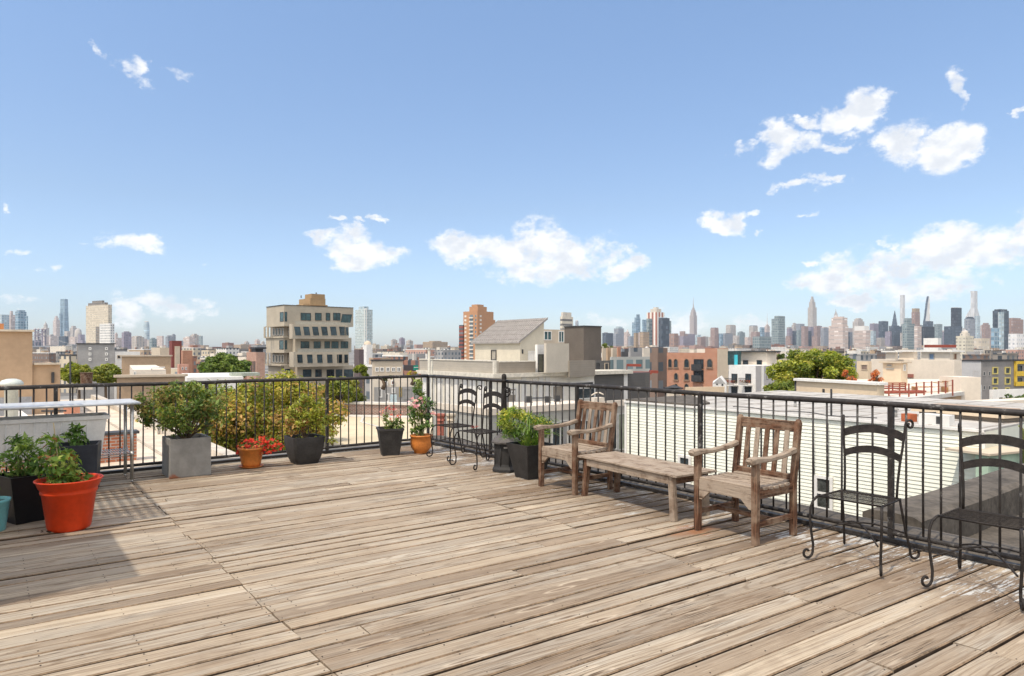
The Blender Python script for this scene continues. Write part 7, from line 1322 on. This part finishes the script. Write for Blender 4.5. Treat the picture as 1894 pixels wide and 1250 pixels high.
# ---- white clapboard building beyond the right railing
D = 20.0; zt_ = -.6
def wallpt(px): k = (px - CX) / F; Y_ = D / (.793 * k + .609); return Vector((k * Y_, Y_))
Wl, Wr = wallpt(1157), wallpt(1823); cb = thing('clapboard_building', 'pale green white clapboard building filling the view beyond the right railing', 'building', (*Wl, -15)); Lw = (Wr - Wl).length; dw = (Wr - Wl).normalized(); nw = Vector((-V.x, -V.y))
mb = MB(); mb.prism([Wl, Wr, Wr + V * 11, Wl + V * 11], -15, zt_); obj('wall', mb, SIDW, cb)
mb = MB(); e_ = .11; nb = 110                     # lapped boards: every board overhangs the one below
for i in range(nb):
    z1_ = zt_ - .04 - i * e_; z0_ = z1_ - e_; j = rng.uniform(-.002, .002)
    a_, c_ = Wl + nw * .004, Wr + nw * .004; a2, c2_ = Wl + nw * (.030 + j), Wr + nw * (.030 + j); o_ = rng.random() * 3
    mb.face([(*a2, z0_), (*c2_, z0_), (*c_, z1_), (*a_, z1_)], [(o_, 0), (o_ + Lw, 0), (o_ + Lw, .1), (o_, .1)], (1, 1, 1), 0); mb.face([(*a_, z0_), (*c_, z0_), (*c2_, z0_), (*a2, z0_)], None, (1, 1, 1), 0)
obj('clapboards', mb, plain('mint_white_boards', (.81, .81, .70), .55, .035, .9, stain=.05, vert=True), cb)
mb = MB(); mb.prism([Wl - V * .1, Wr - V * .1, Wr + V * 11, Wl + V * 11], zt_ + .002, zt_ + .05); obj('roof', mb, plain('pale_bitumen_roof', (.44, .42, .39), .9, .12, .7, stain=.55), cb)
mb = MB()
for i in range(11): q = Wl + dw * (.6 + i * 1.15); mb.bar((*(q), zt_ + .052), (*(q + V * 11), zt_ + .052), .07, .012)
for i in range(3): q = Wl + V * (2.6 + i * 3.1); mb.bar((*(q), zt_ + .054), (*(q + dw * Lw), zt_ + .054), .07, .012)
obj('roof_seam', mb, plain('tar_seam', (.30, .27, .24), .9, .2, 3), cb)
mb = MB(); p0 = Wl; p1 = Wl + dw * 2.2
q_ = [Wl + dw * .05 - V * .05, Wl + dw * 3.4 - V * .05, Wl + dw * 3.1 + V * 1.2, Wl + dw * .05 + V * 4.0]; mb.prism(q_, zt_ + .05, zt_ + .12); obj('tar_patch', mb, BITUM, cb)
mb = MB(); mb.bar((*(Wl - V * .06), zt_ + .02), (*(Wr - V * .06), zt_ + .02), .08, .07); mb.bar((*(Wr - V * .03 - dw * .05), -15), (*(Wr - V * .03 - dw * .05), zt_), .10, .06, up=(V.x, V.y, 0)); mb.bar((*(Wl - V * .03 + dw * .05), -15), (*(Wl - V * .03 + dw * .05), zt_), .10, .06, up=(V.x, V.y, 0)); obj('corner_trim', mb, WHITE, cb)
Wp = Wl + nw * .03
w1 = wbox(cb, Wp, dw, nw, 1507.5, 880, 1541.5, 944, WHITE, plain('sash_glass', (.06, .065, .06), .15, .4, 3), fw=.09, depth=.06); a_, e2_, z0_, z1_ = onwall(Wp, dw, 1509, 880, 1541, 944); mb = MB(); q = Wp + nw * .04; mb.bar((*(q + dw * a_), (z0_ + z1_) / 2), (*(q + dw * e2_), (z0_ + z1_) / 2), .04, .06); obj('sash_bar', mb, WHITE, w1)
wbox(cb, Wp, dw, nw, 1255.5, 842, 1279, 895, WHITE, GLASSD, fw=.09, depth=.06)
wbox(cb, Wp, dw, nw, 1160, 850, 1168, 890, WHITE, GLASSD, fw=.05, depth=.06)
c = Wp + dw * hit(Wp, dw, 1522) + V * .5; ts = thing('roof_mast', 'thin black mast with a crossbar and hanging cables on the clapboard building', 'mast', (*c, zt_)); mb = MB(); mb.bar((*c, zt_), (*c, zof(719, c.y)), .045, .045, up=(1, 0, 0)); obj('pole', mb, TRIMD, ts); mb = MB(); mb.bar((*(c - dw * .28 - V * .4), zof(778, c.y)), (*(c + dw * .28 - V * .4), zof(778, c.y)), .06, .05); obj('crossbar', mb, TRIMD, ts)
for k_, x2 in ((-.24, 1508), (.22, 1534)): p_ = Wp + dw * hit(Wp, dw, x2) + nw * .05; s_ = c + dw * k_ - V * .6; mb = MB(); mb.tube([(*s_, zof(779, c.y)), (*(s_.lerp(p_, .5)), zof(825, c.y)), (*p_, zof(882, c.y))], .010, 5); obj('cable', mb, TRIMD, ts)
# rooftop things on the clapboard building
c = wallpt(1664) + V * .6; mb = MB(); mb.box((*c, zt_ + .05), .28, .28, .22, .4); tag(obj('roof_box', mb, plain('rusty_orange', (.42, .12, .05)), loc=(*c, zt_)), 'small rusty orange box on the edge of the clapboard roof', 'box')
c = wallpt(1722) + V * .35; ac_ = thing('air_conditioner', 'white air conditioner with a dark grille on the clapboard roof edge', 'air conditioner', (*c, zt_)); mb = MB(); mb.box((*c, zt_ + .05), .75, .35, .28, math.atan2(dw.y, dw.x)); obj('casing', mb, WHITE, ac_); q = c + nw * .18 + dw * .12; mb = MB(); mb.bar((*q, zt_ + .09), (*q, zt_ + .29), .12, .012, up=(V.x, V.y, 0)); obj('grille', mb, TRIMD, ac_)
c = wallpt(1690) + V * .8; mb = MB(); mb.tube([(*c, zt_ + .05), (*c, zt_ + .30), (*(c + dw * .25), zt_ + .33)], .03, 6); mb.box((*(c + dw * .05), zt_ + .05), .25, .2, .12); tag(obj('roof_vent', mb, TRIMD, loc=(*c, zt_)), 'small dark bent vent left of the white air conditioner', 'ventilator')
for k_, (px, dv, lb) in enumerate(((1395, 2.5, 'short vent stub on the clapboard roof behind the right wooden armchair'), (1560, 4.2, 'short vent stub on the clapboard roof right of the thin black mast'), (1610, 1.6, 'short vent stub on the clapboard roof left of the rusty orange box'))):
    c = wallpt(px) + V * dv; mb = MB(); mb.tube([(*c, zt_), (*c, zt_ + .28)], .05, 8); mb.lathe([(.09, zt_ + .26), (.09, zt_ + .30), (0, zt_ + .36)], (*c, 0), 10); tag(obj('vent_stub', mb, plain('galvanised_stub', (.34, .33, .31), .5), loc=(*c, zt_)), lb, 'vent')
c0 = wallpt(1330) + V * .8; c1_ = wallpt(1600) + V * .5; mb = MB(); mb.tube([(*(c0.lerp(c1_, i / 16) + V * (.25 * math.sin(i * .9))), zt_ + .065) for i in range(17)], .014, 6); tag(obj('cable', mb, TRIMD, loc=(*c0, zt_)), 'black cable snaking along the near edge of the clapboard roof', 'cable')
# building with cream soffit behind the clapboard roof, right
Y = 19; b = cbox(1700, 1849, 1895, Y, r=64); C, u, v, tl, tr_ = b; t_ = thing('eaves_building', 'beige building with a cream overhanging eave behind the clapboard roof', 'building', (*C, -15)); mb = MB(); mb.prism(poly(b), -15, zof(768, Y)); obj('wall', mb, plain('dusty_beige', (.42, .35, .28), .9, .06, .8), t_)
mb = MB(); o_ = .25; mb.prism([C - u * o_ - v * o_, C + u * (tl + .1) - v * o_, C + u * (tl + .1) + v * tr_, C - u * o_ + v * tr_], zof(772, Y), zof(764, Y)); obj('eave', mb, CREAM, t_); mb = MB(); mb.prism([C + u * .1 + v * .1, C + u * tl + v * .1, C + u * tl + v * tr_, C + u * .1 + v * tr_], zof(764, Y), zof(759, Y)); obj('roof', mb, plain('brown_roof', (.36, .27, .20)), t_)
# mint wall beyond the clapboard building
t_, b = build('mint_building', 'pale mint green low wall beside the tar roof at the right edge', 'building', 1822, 1828, 1905, 842, 16.5, plain('mint_wall', (.46, .60, .46), .85, .08, 1), r=66); C, u, v, tl, tr_ = b; mb = MB(); mb.prism([C - u * .1 - v * .1, C + u * 1 - v * .1, C + u * 1 + v * tr_, C - u * .1 + v * tr_], zof(842, 16.5), zof(838, 16.5)); obj('roof', mb, BEIGE, t_)
mb = MB(); mb.tube([(*(C - u * .12 + v * 1.2), zof(900, 16.5)), (*(C - u * .12 + v * 1.2), zof(800, 16.5)), (*(C - u * .1 + v * 1.05), zof(790, 16.5))], .03, 6); obj('downpipe', mb, plain('olive_pipe', (.22, .24, .08)), t_)
# ---- distant air
mb = MB(); mb.prism([(-9000, -300), (9000, -300), (9000, 9000), (-9000, 9000)], -16, 640)
hz, t, b = newmat('distant_air'); t.nodes.remove(b); pv = nd(t, 'ShaderNodeVolumePrincipled', {'Color': (.74, .86, 1.0, 1), 'Density': 0.000045, 'Anisotropy': 0.2}); t.links.new(pv.outputs[0], t.nodes['Material Output'].inputs['Volume'])
tag(obj('haze', mb, hz), kind='stuff')
